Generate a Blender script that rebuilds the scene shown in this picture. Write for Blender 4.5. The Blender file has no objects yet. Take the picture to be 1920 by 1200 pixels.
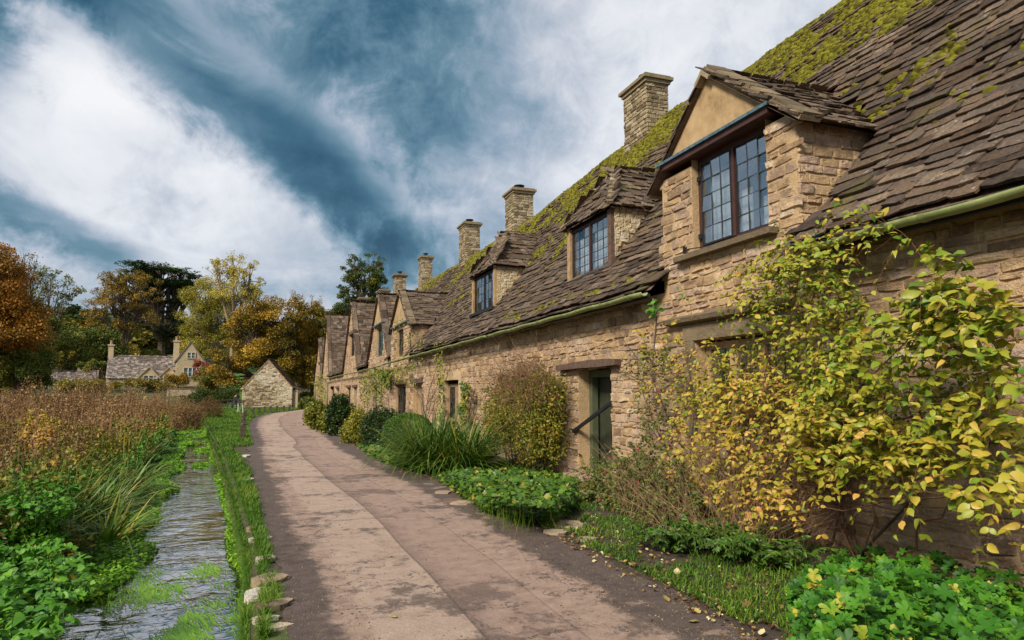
import bpy, math, random
import numpy as np
from mathutils import Vector, Matrix, Euler, noise

random.seed(11)
rng = np.random.default_rng(11)
SC = bpy.context.scene
COL = SC.collection

# ------------------------------------------------------------------ camera
FPX = 1280.0
PITCH = math.atan(137 / FPX)
TH = math.atan(460 / math.hypot(FPX, 137))
CAMP = np.array([0.0, 0.0, 1.6])
cam_d = bpy.data.cameras.new('camera')
cam = bpy.data.objects.new('camera', cam_d)
COL.objects.link(cam)
cam_d.sensor_width = 36.0
cam_d.lens = 36.0 * FPX / 1920.0
cam_d.clip_start = 0.05
cam_d.clip_end = 3000
cam.location = CAMP
cam.rotation_euler = (math.pi / 2 + PITCH, 0, -TH)
SC.camera = cam
_c, _s = math.cos(TH), math.sin(TH)
_R = np.array([_c, -_s, 0.0]); _H = np.array([_s, _c, 0.0]); _Z = np.array([0, 0, 1.0])
_F = _H * math.cos(PITCH) + _Z * math.sin(PITCH)
_U = _Z * math.cos(PITCH) - _H * math.sin(PITCH)

# measuring helpers: where a sight line of the photograph meets a plane of the place
def _ray(px, py): return _R * (px - 960) / FPX + _U * (600 - py) / FPX + _F
def on_x(px, py, x): r = _ray(px, py); return CAMP + r * (x / r[0])
def on_z(px, py, z=0.0): r = _ray(px, py); return CAMP + r * ((z - CAMP[2]) / r[2])
def at_d(px, py, d): r = _ray(px, py); return CAMP + r * (d / math.hypot(r[0], r[1]))
def project(P):
    v = np.asarray(P, float) - CAMP
    f = np.maximum(v @ _F, 1e-3)
    return 960 + FPX * (v @ _R) / f, 600 - FPX * (v @ _U) / f, v @ _F

# ------------------------------------------------------------------ exposure, sky, sun
SC.view_settings.view_transform = 'Standard'
SC.view_settings.look = 'None'
SC.view_settings.exposure = 0.84
SC.view_settings.gamma = 1.0
SC.view_settings.use_curve_mapping = False
SC.cycles.max_bounces = 8
SC.cycles.transparent_max_bounces = 12
SC.cycles.sample_clamp_indirect = 4.0
SC.cycles.caustics_reflective = False
SC.cycles.caustics_refractive = False

SUN_AZ = math.radians(236)      # compass style, clockwise from +Y
SUN_EL = math.radians(38)
world = bpy.data.worlds.new('World'); SC.world = world; world.use_nodes = True
nt = world.node_tree; nt.nodes.clear()

class NB:
    """small node builder"""
    def __init__(s, tree): s.t = tree
    def n(s, typ, **kw):
        nd = s.t.nodes.new(typ)
        for k, v in kw.items(): setattr(nd, k, v)
        return nd
    def link(s, a, b): s.t.links.new(a, b)
    def put(s, sock, v):
        if hasattr(v, 'is_output') or isinstance(v, bpy.types.NodeSocket): s.link(v, sock)
        else: sock.default_value = v
    def math(s, op, a, b=0.0, c=None, clamp=False):
        nd = s.n('ShaderNodeMath', operation=op); nd.use_clamp = clamp
        s.put(nd.inputs[0], a); s.put(nd.inputs[1], b)
        if c is not None: s.put(nd.inputs[2], c)
        return nd.outputs[0]
    def vmath(s, op, a, b=None, scale=None):
        nd = s.n('ShaderNodeVectorMath', operation=op)
        s.put(nd.inputs[0], a)
        if b is not None: s.put(nd.inputs[1], b)
        if scale is not None: s.put(nd.inputs[3], scale)
        return nd.outputs[1] if op in ('DOT_PRODUCT', 'LENGTH') else nd.outputs[0]
    def noise(s, vec, scale, detail=4, rough=0.55, dist=0.0, out=0):
        nd = s.n('ShaderNodeTexNoise'); s.put(nd.inputs['Vector'], vec)
        s.put(nd.inputs['Scale'], scale); s.put(nd.inputs['Detail'], detail)
        s.put(nd.inputs['Roughness'], rough); s.put(nd.inputs['Distortion'], dist)
        return nd.outputs[out]
    def voro(s, vec, scale, feature='F1', out='Distance', rnd=1.0):
        nd = s.n('ShaderNodeTexVoronoi', feature=feature); s.put(nd.inputs['Vector'], vec)
        s.put(nd.inputs['Scale'], scale); s.put(nd.inputs['Randomness'], rnd)
        return nd.outputs[out]
    def step(s, v, a, b, lo=0.0, hi=1.0):
        nd = s.n('ShaderNodeMapRange', interpolation_type='SMOOTHSTEP')
        s.put(nd.inputs[0], v); s.put(nd.inputs[1], a); s.put(nd.inputs[2], b)
        s.put(nd.inputs[3], lo); s.put(nd.inputs[4], hi)
        return nd.outputs[0]
    def ramp(s, v, stops, interp='LINEAR'):
        nd = s.n('ShaderNodeValToRGB'); cr = nd.color_ramp; cr.interpolation = interp
        while len(cr.elements) < len(stops): cr.elements.new(0.5)
        for e, (p, c) in zip(cr.elements, stops):
            e.position = p; e.color = (c[0], c[1], c[2], 1)
        s.put(nd.inputs[0], v)
        return nd.outputs[0]
    def mix(s, f, a, b, blend='MIX'):
        nd = s.n('ShaderNodeMix', data_type='RGBA', blend_type=blend)
        s.put(nd.inputs[0], f)
        for sock, v in ((nd.inputs[6], a), (nd.inputs[7], b)):
            if isinstance(v, (tuple, list)): sock.default_value = (v[0], v[1], v[2], 1)
            else: s.link(v, sock)
        return nd.outputs[2]
    def bump(s, h, strength, dist=0.02, normal=None):
        nd = s.n('ShaderNodeBump'); s.put(nd.inputs['Height'], h)
        nd.inputs['Strength'].default_value = strength; nd.inputs['Distance'].default_value = dist
        if normal is not None: s.link(normal, nd.inputs['Normal'])
        return nd.outputs[0]

w = NB(nt)
tc = w.n('ShaderNodeTexCoord').outputs['Generated']
dr = w.vmath('NORMALIZE', tc)
sep = w.n('ShaderNodeSeparateXYZ'); w.link(dr, sep.inputs[0])
zz = w.math('MAXIMUM', sep.outputs[2], 0.0)
inv = w.math('DIVIDE', 1.0, w.math('ADD', zz, 0.12))
comb = w.n('ShaderNodeCombineXYZ')
w.link(w.math('MULTIPLY', sep.outputs[0], inv), comb.inputs[0])
w.link(w.math('MULTIPLY', sep.outputs[1], inv), comb.inputs[1])
cp = comb.outputs[0]
def dvec(az, el):
    az, el = math.radians(az), math.radians(el)
    return Vector((math.sin(az) * math.cos(el), math.cos(az) * math.cos(el), math.sin(el)))
n_lo = w.noise(cp, 1.1, 5, 0.55, 0.5)
n_mid = w.noise(dr, 4.2, 8, 0.6, 0.7)
n_hi = w.noise(dr, 13.0, 8, 0.66, 0.4)
warp = w.math('ADD', w.math('MULTIPLY', w.math('SUBTRACT', n_mid, 0.5), 0.24),
              w.math('MULTIPLY', w.math('SUBTRACT', n_hi, 0.5), 0.10))
def patch(az, el, rad, soft, warpamt=1.35):
    c = dvec(az, el)
    ang = w.math('ARCCOSINE', w.math('MINIMUM', w.vmath('DOT_PRODUCT', dr, tuple(c)), 0.9999))
    a2 = w.math('ADD', ang, w.math('MULTIPLY', warp, warpamt))
    return w.step(a2, math.radians(rad + soft), math.radians(max(rad - soft, 0)))
def streak(a, b, width, ctr, reach):
    nrm = dvec(*a).cross(dvec(*b)).normalized()
    sd = w.math('ABSOLUTE', w.math('ADD', w.vmath('DOT_PRODUCT', dr, tuple(nrm)), w.math('MULTIPLY', warp, 0.55)))
    m = w.step(sd, math.radians(width * 1.7), math.radians(width * 0.25))
    return w.math('MULTIPLY', m, patch(ctr[0], ctr[1], reach, reach * 0.35, 0.5))
base = w.math('ADD', 0.56, w.math('MULTIPLY', w.math('SUBTRACT', n_lo, 0.5), 0.55))
base = w.math('ADD', base, w.math('MULTIPLY', w.math('SUBTRACT', n_mid, 0.5), 0.55))
base = w.math('ADD', base, w.math('MULTIPLY', w.math('SUBTRACT', n_hi, 0.5), 0.55))
base = w.math('SUBTRACT', base, w.math('MULTIPLY', streak((-13, 27.5), (9.5, 12.0), 2.5, (-1, 22), 15), 0.44))
base = w.math('SUBTRACT', base, w.math('MULTIPLY', streak((-24, 15), (-8, 9), 1.5, (-17, 11.5), 8), 0.34))
base = w.math('SUBTRACT', base, w.math('MULTIPLY', patch(-20, 26, 4, 3), 0.40))
base = w.math('SUBTRACT', base, w.math('MULTIPLY', patch(14, 27, 9, 7), 0.16))
base = w.math('SUBTRACT', base, w.math('MULTIPLY', patch(11, 12, 3, 3), 0.12))
base = w.math('SUBTRACT', base, w.math('MULTIPLY', patch(3, 29, 8, 6), 0.15))
base = w.math('ADD', base, w.math('MULTIPLY', patch(-8, 16.5, 8.5, 5), 0.25))
base = w.math('ADD', base, w.math('MULTIPLY', patch(-15, 22, 4, 4), 0.20))
base = w.math('ADD', base, w.math('MULTIPLY', patch(36, 25, 13, 11), 0.30))
cloud = w.ramp(base, [(0.05, (0.012, 0.060, 0.105)), (0.22, (0.040, 0.12, 0.185)), (0.38, (0.12, 0.225, 0.30)),
                      (0.52, (0.29, 0.37, 0.46)), (0.66, (0.50, 0.54, 0.61)), (0.80, (0.71, 0.73, 0.77)), (0.97, (0.86, 0.86, 0.87))])
sky = w.n('ShaderNodeTexSky', sky_type='NISHITA')
sky.sun_disc = False; sky.sun_elevation = SUN_EL; sky.sun_rotation = SUN_AZ
bg1 = w.n('ShaderNodeBackground'); w.link(sky.outputs[0], bg1.inputs[0]); bg1.inputs[1].default_value = 0.06
bg2 = w.n('ShaderNodeBackground'); w.link(cloud, bg2.inputs[0]); bg2.inputs[1].default_value = 0.66
mx = w.n('ShaderNodeMixShader'); mx.inputs[0].default_value = 0.88
w.link(bg1.outputs[0], mx.inputs[1]); w.link(bg2.outputs[0], mx.inputs[2])
wo = w.n('ShaderNodeOutputWorld'); w.link(mx.outputs[0], wo.inputs[0])

sun_d = bpy.data.lights.new('sun', 'SUN'); sun = bpy.data.objects.new('sun', sun_d); COL.objects.link(sun)
sun_d.energy = 2.9; sun_d.angle = math.radians(16); sun_d.color = (1.0, 0.93, 0.82)
sd = Vector((math.sin(SUN_AZ) * math.cos(SUN_EL), math.cos(SUN_AZ) * math.cos(SUN_EL), math.sin(SUN_EL)))
sun.rotation_euler = sd.to_track_quat('Z', 'Y').to_euler()

# ------------------------------------------------------------------ materials
MATS = {}
def new_mat(name):
    m = bpy.data.materials.new(name); m.use_nodes = True
    t = m.node_tree; t.nodes.clear()
    b = NB(t)
    out = b.n('ShaderNodeOutputMaterial'); p = b.n('ShaderNodeBsdfPrincipled')
    b.link(p.outputs[0], out.inputs[0])
    MATS[name] = m
    return m, b, p, out
def pos(b): return b.n('ShaderNodeNewGeometry').outputs['Position']
def tone_attr(b):
    a = b.n('ShaderNodeAttribute'); a.attribute_name = 'tone'; return a.outputs['Fac']

def m_simple(name, col, rough=0.6, var=0.25, scale=6.0, bump=0.0, bscale=40.0, metal=0.0, spec=0.4, bdist=0.01):
    m, b, p, o = new_mat(name)
    P_ = pos(b)
    f = b.noise(P_, scale, 6, 0.65)
    dark = tuple(c * (1 - var) for c in col); lite = tuple(min(1, c * (1 + var)) for c in col)
    c = b.ramp(f, [(0.3, dark), (0.7, lite)])
    b.link(c, p.inputs['Base Color']); p.inputs['Roughness'].default_value = rough
    p.inputs['Metallic'].default_value = metal; p.inputs['Specular IOR Level'].default_value = spec
    if bump: b.link(b.bump(b.noise(P_, bscale, 5, 0.65), bump, bdist), p.inputs['Normal'])
    return m

def m_leaf(name, stops, rough=0.5, transl=0.25, nscale=2.0, namt=0.25, spots=0.0, fine=30.0):
    stops = [(p_, (c_[0] * 1.04, c_[1] * 1.02, c_[2] * .85)) for p_, c_ in stops]
    m, b, p, o = new_mat(name)
    P_ = pos(b); t = tone_attr(b)
    v = b.math('ADD', t, b.math('MULTIPLY', b.math('SUBTRACT', b.noise(P_, nscale, 3), 0.5), namt * 2))
    v = b.math('ADD', v, b.math('MULTIPLY', b.math('SUBTRACT', b.noise(P_, fine, 3), 0.5), 0.18))
    c = b.ramp(v, stops)
    if spots:
        k = b.step(b.noise(P_, 55.0, 3, 0.6), 0.64, 0.72)
        c = b.mix(b.math('MULTIPLY', k, spots), c, (0.10, 0.045, 0.012))
    b.link(c, p.inputs['Base Color']); p.inputs['Roughness'].default_value = rough
    p.inputs['Specular IOR Level'].default_value = 0.3
    transl *= 0.6
    if transl:
        tr = b.n('ShaderNodeBsdfTranslucent'); b.link(c, tr.inputs[0])
        ms = b.n('ShaderNodeMixShader'); ms.inputs[0].default_value = transl
        b.link(p.outputs[0], ms.inputs[1]); b.link(tr.outputs[0], ms.inputs[2]); b.link(ms.outputs[0], o.inputs[0])
    return m

# limestone blocks: each stone has its own tone, then staining and lichen in world space
def m_stone(name, stops, stain=(0.10, 0.07, 0.045), stain_amt=0.68, bump=0.7, big=1.0):
    m, b, p, o = new_mat(name)
    P_ = pos(b); t = tone_attr(b)
    v = b.math('ADD', t, b.math('MULTIPLY', b.math('SUBTRACT', b.noise(P_, 7.0, 5, 0.7), 0.5), 0.7))
    c = b.ramp(v, stops)
    g = b.noise(P_, 45.0, 6, 0.75)
    c = b.mix(0.5, c, b.ramp(g, [(0.3, (0.45, 0.42, 0.40)), (0.5, (1, 1, 1)), (0.75, (1.35, 1.3, 1.2))]), 'MULTIPLY')
    s1 = b.step(b.noise(P_, 1.3 * big, 6, 0.7), 0.53, 0.72)
    c = b.mix(b.math('MULTIPLY', s1, stain_amt), c, stain)
    s5 = b.step(b.noise(b.vmath('ADD', P_, (21, 5, 9)), 2.6, 8, 0.75), 0.52, 0.68)
    c = b.mix(b.math('MULTIPLY', s5, 0.45), c, (0.17, 0.145, 0.115))
    s2 = b.step(b.noise(P_, 9.0, 5, 0.7), 0.60, 0.70)
    c = b.mix(b.math('MULTIPLY', s2, 0.45), c, (0.07, 0.055, 0.04))
    s3 = b.step(b.noise(b.vmath('ADD', P_, (9.1, 3.3, 5.7)), 4.0, 6, 0.75), 0.64, 0.72)
    c = b.mix(b.math('MULTIPLY', s3, 0.7), c, (0.50, 0.26, 0.06))
    s4 = b.step(b.noise(b.vmath('ADD', P_, (1.1, 7.3, 2.7)), 11.0, 5, 0.75), 0.66, 0.72)
    c = b.mix(b.math('MULTIPLY', s4, 0.7), c, (0.62, 0.56, 0.46))
    b.link(c, p.inputs['Base Color']); p.inputs['Roughness'].default_value = 0.9
    p.inputs['Specular IOR Level'].default_value = 0.2
    h = b.math('ADD', b.noise(P_, 22.0, 8, 0.72), b.math('MULTIPLY', b.voro(P_, 70.0), 0.35))
    b.link(b.bump(h, bump, 0.03), p.inputs['Normal'])
    return m
STONE = [(0.0, (0.19, 0.115, 0.075)), (0.2, (0.37, 0.24, 0.135)), (0.4, (0.51, 0.345, 0.185)), (0.55, (0.35, 0.235, 0.175)),
         (0.7, (0.60, 0.43, 0.25)), (0.85, (0.40, 0.27, 0.205)), (1.0, (0.66, 0.53, 0.36))]
m_stone('limestone', STONE)
m_stone('mortar', [(0.0, (0.38, 0.25, 0.125)), (0.5, (0.52, 0.355, 0.19)), (1.0, (0.61, 0.44, 0.26))], stain_amt=0.35)
m_stone('pale_stone', [(0.0, (0.30, 0.22, 0.12)), (0.3, (0.54, 0.42, 0.25)), (0.6, (0.63, 0.51, 0.32)), (0.8, (0.45, 0.34, 0.20)), (1.0, (0.70, 0.60, 0.43))], stain_amt=0.3)
m_stone('barn_stone', [(0.0, (0.15, 0.11, 0.075)), (0.25, (0.34, 0.25, 0.15)), (0.5, (0.50, 0.40, 0.27)), (0.75, (0.60, 0.51, 0.38)), (1.0, (0.66, 0.60, 0.49))], stain=(0.16, 0.12, 0.08), stain_amt=0.75, big=0.5)
m_stone('chimney_stone', [(0.0, (0.14, 0.105, 0.06)), (0.3, (0.26, 0.195, 0.11)), (0.6, (0.37, 0.29, 0.175)), (1.0, (0.46, 0.38, 0.25))], stain=(0.08, 0.065, 0.04), stain_amt=0.7)
m_stone('pink_stone', [(0.0, (0.22, 0.13, 0.09)), (0.3, (0.33, 0.21, 0.15)), (0.6, (0.42, 0.29, 0.20)), (1.0, (0.50, 0.38, 0.27))], stain=(0.13, 0.085, 0.06), stain_amt=0.6)
m_stone('weathered_stone', [(0.0, (0.10, 0.075, 0.045)), (0.4, (0.19, 0.14, 0.085)), (0.8, (0.28, 0.21, 0.125)), (1.0, (0.36, 0.28, 0.18))], stain=(0.06, 0.05, 0.03), stain_amt=0.7)

def m_slate(name, stops, lichen=0.6, moss=0.0):
    m, b, p, o = new_mat(name)
    P_ = pos(b); t = tone_attr(b)
    v = b.math('ADD', t, b.math('MULTIPLY', b.math('SUBTRACT', b.noise(P_, 9.0, 6, 0.75), 0.5), 0.75))
    c = b.ramp(v, stops)
    c = b.mix(0.9, c, b.ramp(b.noise(P_, 34.0, 8, 0.85), [(0.32, (0.22, 0.21, 0.21)), (0.5, (1, 1, 1)), (0.70, (2.3, 2.0, 1.75))]), 'MULTIPLY')
    l1 = b.step(b.noise(b.vmath('ADD', P_, (3.3, 1.3, 8.1)), 8.0, 6, 0.75), 0.60, 0.67)
    l2 = b.math('MULTIPLY', l1, b.step(t, 0.40, 0.65))
    c = b.mix(b.math('MULTIPLY', l2, lichen), c, (0.50, 0.46, 0.41))
    l3 = b.step(b.noise(b.vmath('ADD', P_, (7.3, 4.3, 2.1)), 16.0, 4, 0.7), 0.66, 0.70)
    c = b.mix(b.math('MULTIPLY', l3, 0.55), c, (0.42, 0.22, 0.09))
    if moss:
        l4 = b.step(b.noise(b.vmath('ADD', P_, (2.3, 9.3, 4.1)), 1.6, 6, 0.7), 0.54, 0.66)
        c = b.mix(b.math('MULTIPLY', l4, moss), c, (0.13, 0.12, 0.02))
    b.link(c, p.inputs['Base Color']); p.inputs['Roughness'].default_value = 0.85
    p.inputs['Specular IOR Level'].default_value = 0.25
    h = b.math('ADD', b.noise(P_, 18.0, 8, 0.75), b.math('MULTIPLY', b.noise(P_, 70.0, 4, 0.7), 0.4))
    b.link(b.bump(h, 0.8, 0.03), p.inputs['Normal'])
    return m
SLATE = [(0.0, (0.035, 0.026, 0.020)), (0.25, (0.100, 0.064, 0.040)), (0.45, (0.080, 0.062, 0.050)), (0.65, (0.155, 0.102, 0.064)),
         (0.85, (0.118, 0.090, 0.070)), (1.0, (0.24, 0.170, 0.110))]
m_slate('slate', SLATE, 0.7, 0.35)
m_slate('slate_pale', [(0.0, (0.09, 0.07, 0.06)), (0.4, (0.15, 0.12, 0.10)), (0.7, (0.22, 0.18, 0.15)), (1.0, (0.34, 0.30, 0.26))], 0.9)

def m_moss():
    m, b, p, o = new_mat('moss')
    P_ = pos(b)
    v = b.math('ADD', b.math('MULTIPLY', tone_attr(b), 0.5), b.math('MULTIPLY', b.noise(P_, 3.0, 6, 0.7), 0.6))
    c = b.ramp(v, [(0.2, (0.040, 0.030, 0.008)), (0.40, (0.095, 0.082, 0.012)), (0.58, (0.175, 0.160, 0.016)), (0.85, (0.28, 0.255, 0.03))])
    b.link(c, p.inputs['Base Color']); p.inputs['Roughness'].default_value = 1.0
    p.inputs['Specular IOR Level'].default_value = 0.1
    b.link(b.bump(b.noise(P_, 90.0, 4, 0.8), 1.0, 0.02), p.inputs['Normal'])
m_moss()

def m_plaster():
    m, b, p, o = new_mat('plaster')
    P_ = pos(b)
    c = b.ramp(b.noise(P_, 2.2, 7, 0.65), [(0.3, (0.22, 0.135, 0.062)), (0.5, (0.42, 0.275, 0.13)), (0.75, (0.55, 0.38, 0.20))])
    k = b.step(b.noise(P_, 5.5, 10, 0.85), 0.45, 0.75)
    c = b.mix(b.math('MULTIPLY', k, 0.6), c, (0.13, 0.080, 0.040))
    b.link(c, p.inputs['Base Color']); p.inputs['Roughness'].default_value = 0.92
    b.link(b.bump(b.noise(P_, 60.0, 6, 0.7), 0.35, 0.01), p.inputs['Normal'])
m_plaster()
m_simple('brown_paint', (0.062, 0.024, 0.018), 0.45, 0.35, 12, 0.25, 60)
m_simple('black_iron', (0.014, 0.016, 0.018), 0.5, 0.3, 10)
m_simple('lead_bar', (0.035, 0.042, 0.045), 0.55, 0.3, 20)
m_simple('blue_lead', (0.075, 0.125, 0.155), 0.6, 0.6, 14, 0.5, 30)
m_simple('gutter_green', (0.22, 0.25, 0.088), 0.48, 0.38, 5.0, 0.2, 30)
m_simple('door_green', (0.038, 0.042, 0.024), 0.5, 0.25, 4, 0.1, 30)
m_simple('frame_green', (0.080, 0.092, 0.048), 0.5, 0.25, 4, 0.1, 30)
m_simple('old_oak', (0.11, 0.065, 0.045), 0.85, 0.5, 9, 0.8, 30)
m_simple('pale_oak', (0.36, 0.235, 0.115), 0.8, 0.35, 8, 0.5, 40)
m_simple('dark_room', (0.02, 0.016, 0.013), 0.95, 0.3, 2)  # near-black stands in for an unlit interior
m_simple('teal_frame', (0.05, 0.10, 0.11), 0.5, 0.3, 9)
m_simple('curtain', (0.80, 0.80, 0.78), 0.9, 0.15, 14)
m_simple('white_paint', (0.75, 0.73, 0.68), 0.6, 0.1, 5)
m_simple('bark', (0.095, 0.065, 0.045), 0.95, 0.5, 8, 0.8, 30)
m_simple('pale_bark', (0.27, 0.19, 0.11), 0.95, 0.4, 5, 0.6, 20)
m_simple('twig', (0.16, 0.068, 0.036), 0.9, 0.5, 9)
m_simple('dry_twig', (0.27, 0.165, 0.085), 0.9, 0.45, 7)
m_simple('post_wood', (0.075, 0.055, 0.04), 0.9, 0.5, 12, 0.6, 30)
m_simple('grey_rail', (0.30, 0.27, 0.22), 0.9, 0.3, 12)
m_simple('terracotta', (0.33, 0.20, 0.11), 0.85, 0.3, 10, 0.4, 30)

def m_glass():
    m, b, p, o = new_mat('window_glass')
    gl = b.n('ShaderNodeBsdfGlossy'); gl.inputs['Color'].default_value = (0.74, 0.79, 0.82, 1); gl.inputs['Roughness'].default_value = 0.04
    P_ = pos(b)
    b.link(b.bump(b.noise(P_, 5.0, 2), 0.10, 0.004), gl.inputs['Normal'])
    tr = b.n('ShaderNodeBsdfTransparent'); tr.inputs[0].default_value = (0.92, 0.95, 0.96, 1)
    ms = b.n('ShaderNodeMixShader'); ms.inputs[0].default_value = 0.34
    b.link(tr.outputs[0], ms.inputs[1]); b.link(gl.outputs[0], ms.inputs[2]); b.link(ms.outputs[0], o.inputs[0])
m_glass()

def m_road():
    m, b, p, o = new_mat('worn_asphalt')
    P_ = pos(b)
    uvn = b.n('ShaderNodeAttribute'); uvn.attribute_name = 'across'; u = uvn.outputs['Fac']
    sp = b.n('ShaderNodeSeparateXYZ'); b.link(P_, sp.inputs[0]); y = sp.outputs[1]
    wob = b.math('MULTIPLY', b.math('SUBTRACT', b.noise(P_, 1.6, 9, 0.75), 0.5), 0.30)
    uw = b.math('ADD', u, wob)
    fine = b.noise(P_, 110.0, 4, 0.8); mid = b.noise(P_, 6.0, 7, 0.75)
    pink = b.ramp(mid, [(0.3, (0.20, 0.128, 0.092)), (0.5, (0.36, 0.24, 0.178)), (0.75, (0.46, 0.33, 0.25))])
    darkc = b.ramp(mid, [(0.3, (0.055, 0.037, 0.030)), (0.55, (0.115, 0.078, 0.062)), (0.8, (0.18, 0.125, 0.10))])
    lo = b.step(uw, 0.09, 0.14); hi = b.step(uw, 0.83, 0.79)
    cover = b.math('MULTIPLY', lo, hi)
    worn = b.step(b.noise(b.vmath('ADD', P_, (4, 2, 1)), 1.0, 10, 0.78), 0.53, 0.60)
    cover = b.math('MULTIPLY', cover, b.math('SUBTRACT', 1.0, b.math('MULTIPLY', worn, 0.85)))
    re = b.math('MULTIPLY', b.step(b.noise(b.vmath('ADD', P_, (14, 2, 1)), 1.5, 9, 0.7), 0.57, 0.60), b.step(u, 0.78, 0.9))
    cover = b.math('MAXIMUM', cover, b.math('MULTIPLY', re, 0.7))
    c = b.mix(cover, darkc, pink)
    # trench reinstatement: a strip a little pinker, with dark tarred joints
    u2 = b.math('ADD', u, b.math('MULTIPLY', b.math('SUBTRACT', b.noise(P_, 0.22, 1), 0.5), 0.12))
    strip = b.math('MULTIPLY', b.step(u2, 0.425, 0.43), b.step(u2, 0.645, 0.64))
    c = b.mix(b.math('MULTIPLY', strip, 0.28), c, (0.30, 0.19, 0.15))
    pale = b.math('MULTIPLY', b.math('MULTIPLY', b.step(u2, 0.17, 0.20), b.step(u2, 0.425, 0.42)), b.step(b.noise(b.vmath('ADD', P_, (8, 3, 1)), 0.8, 8, 0.7), 0.36, 0.44))
    c = b.mix(b.math('MULTIPLY', b.math('MULTIPLY', pale, cover), 0.38), c, (0.52, 0.39, 0.295))
    for a, wd, k in ((0.425, 0.0032, 0.45), (0.645, 0.0026, 0.35)):
        d = b.math('ABSOLUTE', b.math('SUBTRACT', u2, a))
        c = b.mix(b.math('MULTIPLY', b.step(d, wd * 2, wd * 0.5), k), c, (0.07, 0.045, 0.035))
    sh = b.math('MULTIPLY', b.step(u2, 0.50, 0.425), b.step(u2, 0.42, 0.427))
    c = b.mix(b.math('MULTIPLY', sh, 0.35), c, (0.12, 0.08, 0.062))
    # fine crazing and cracks
    cr = b.voro(b.vmath('ADD', P_, b.vmath('SCALE', b.noise(P_, 3.0, 5, 0.7, out=1), scale=0.9)), 1.1, 'DISTANCE_TO_EDGE')
    cm = b.math('MULTIPLY', b.step(cr, 0.014, 0.003), b.step(b.noise(P_, 0.9, 2), 0.46, 0.56))
    c = b.mix(b.math('MULTIPLY', cm, 0.75), c, (0.06, 0.04, 0.03))
    c = b.mix(0.55, c, b.ramp(fine, [(0.3, (0.55, 0.53, 0.52)), (0.5, (1, 1, 1)), (0.75, (1.35, 1.3, 1.28))]), 'MULTIPLY')
    b.link(c, p.inputs['Base Color'])
    p.inputs['Roughness'].default_value = 0.85
    h = b.math('ADD', b.math('MULTIPLY', fine, 0.5), b.math('ADD', b.math('MULTIPLY', cover, 0.5), b.math('MULTIPLY', cm, -0.8)))
    b.link(b.bump(b.math('ADD', h, b.math('MULTIPLY', b.noise(P_, 38.0, 4, 0.7), 0.9)), 0.9, 0.014), p.inputs['Normal'])
m_road()

def m_ground():
    m, b, p, o = new_mat('ground')
    P_ = pos(b)
    n1 = b.noise(P_, 0.8, 8, 0.7); n2 = b.noise(P_, 14.0, 6, 0.75)
    soil = b.ramp(n2, [(0.3, (0.030, 0.020, 0.012)), (0.6, (0.085, 0.056, 0.034)), (0.85, (0.15, 0.10, 0.06))])
    grass = b.ramp(n2, [(0.3, (0.030, 0.045, 0.008)), (0.6, (0.075, 0.105, 0.018)), (0.85, (0.13, 0.15, 0.03))])
    c = b.mix(b.step(n1, 0.40, 0.56), soil, grass)
    sp = b.n('ShaderNodeSeparateXYZ'); b.link(P_, sp.inputs[0])
    lawn = b.math('MULTIPLY', b.step(sp.outputs[1], 30, 36), b.math('MULTIPLY', b.step(sp.outputs[0], -8, -5), b.step(sp.outputs[0], 4, 3)))
    c = b.mix(lawn, c, b.ramp(n2, [(0.3, (0.05, 0.11, 0.008)), (0.8, (0.12, 0.21, 0.02))]))
    bord = b.math('MULTIPLY', b.step(sp.outputs[0], 1.0, 1.2), b.step(sp.outputs[1], 70, 60))
    c = b.mix(b.math('MULTIPLY', bord, 0.92), c, soil)
    b.link(c, p.inputs['Base Color']); p.inputs['Roughness'].default_value = 0.95
    b.link(b.bump(n2, 0.8, 0.04), p.inputs['Normal'])
m_ground()

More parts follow.
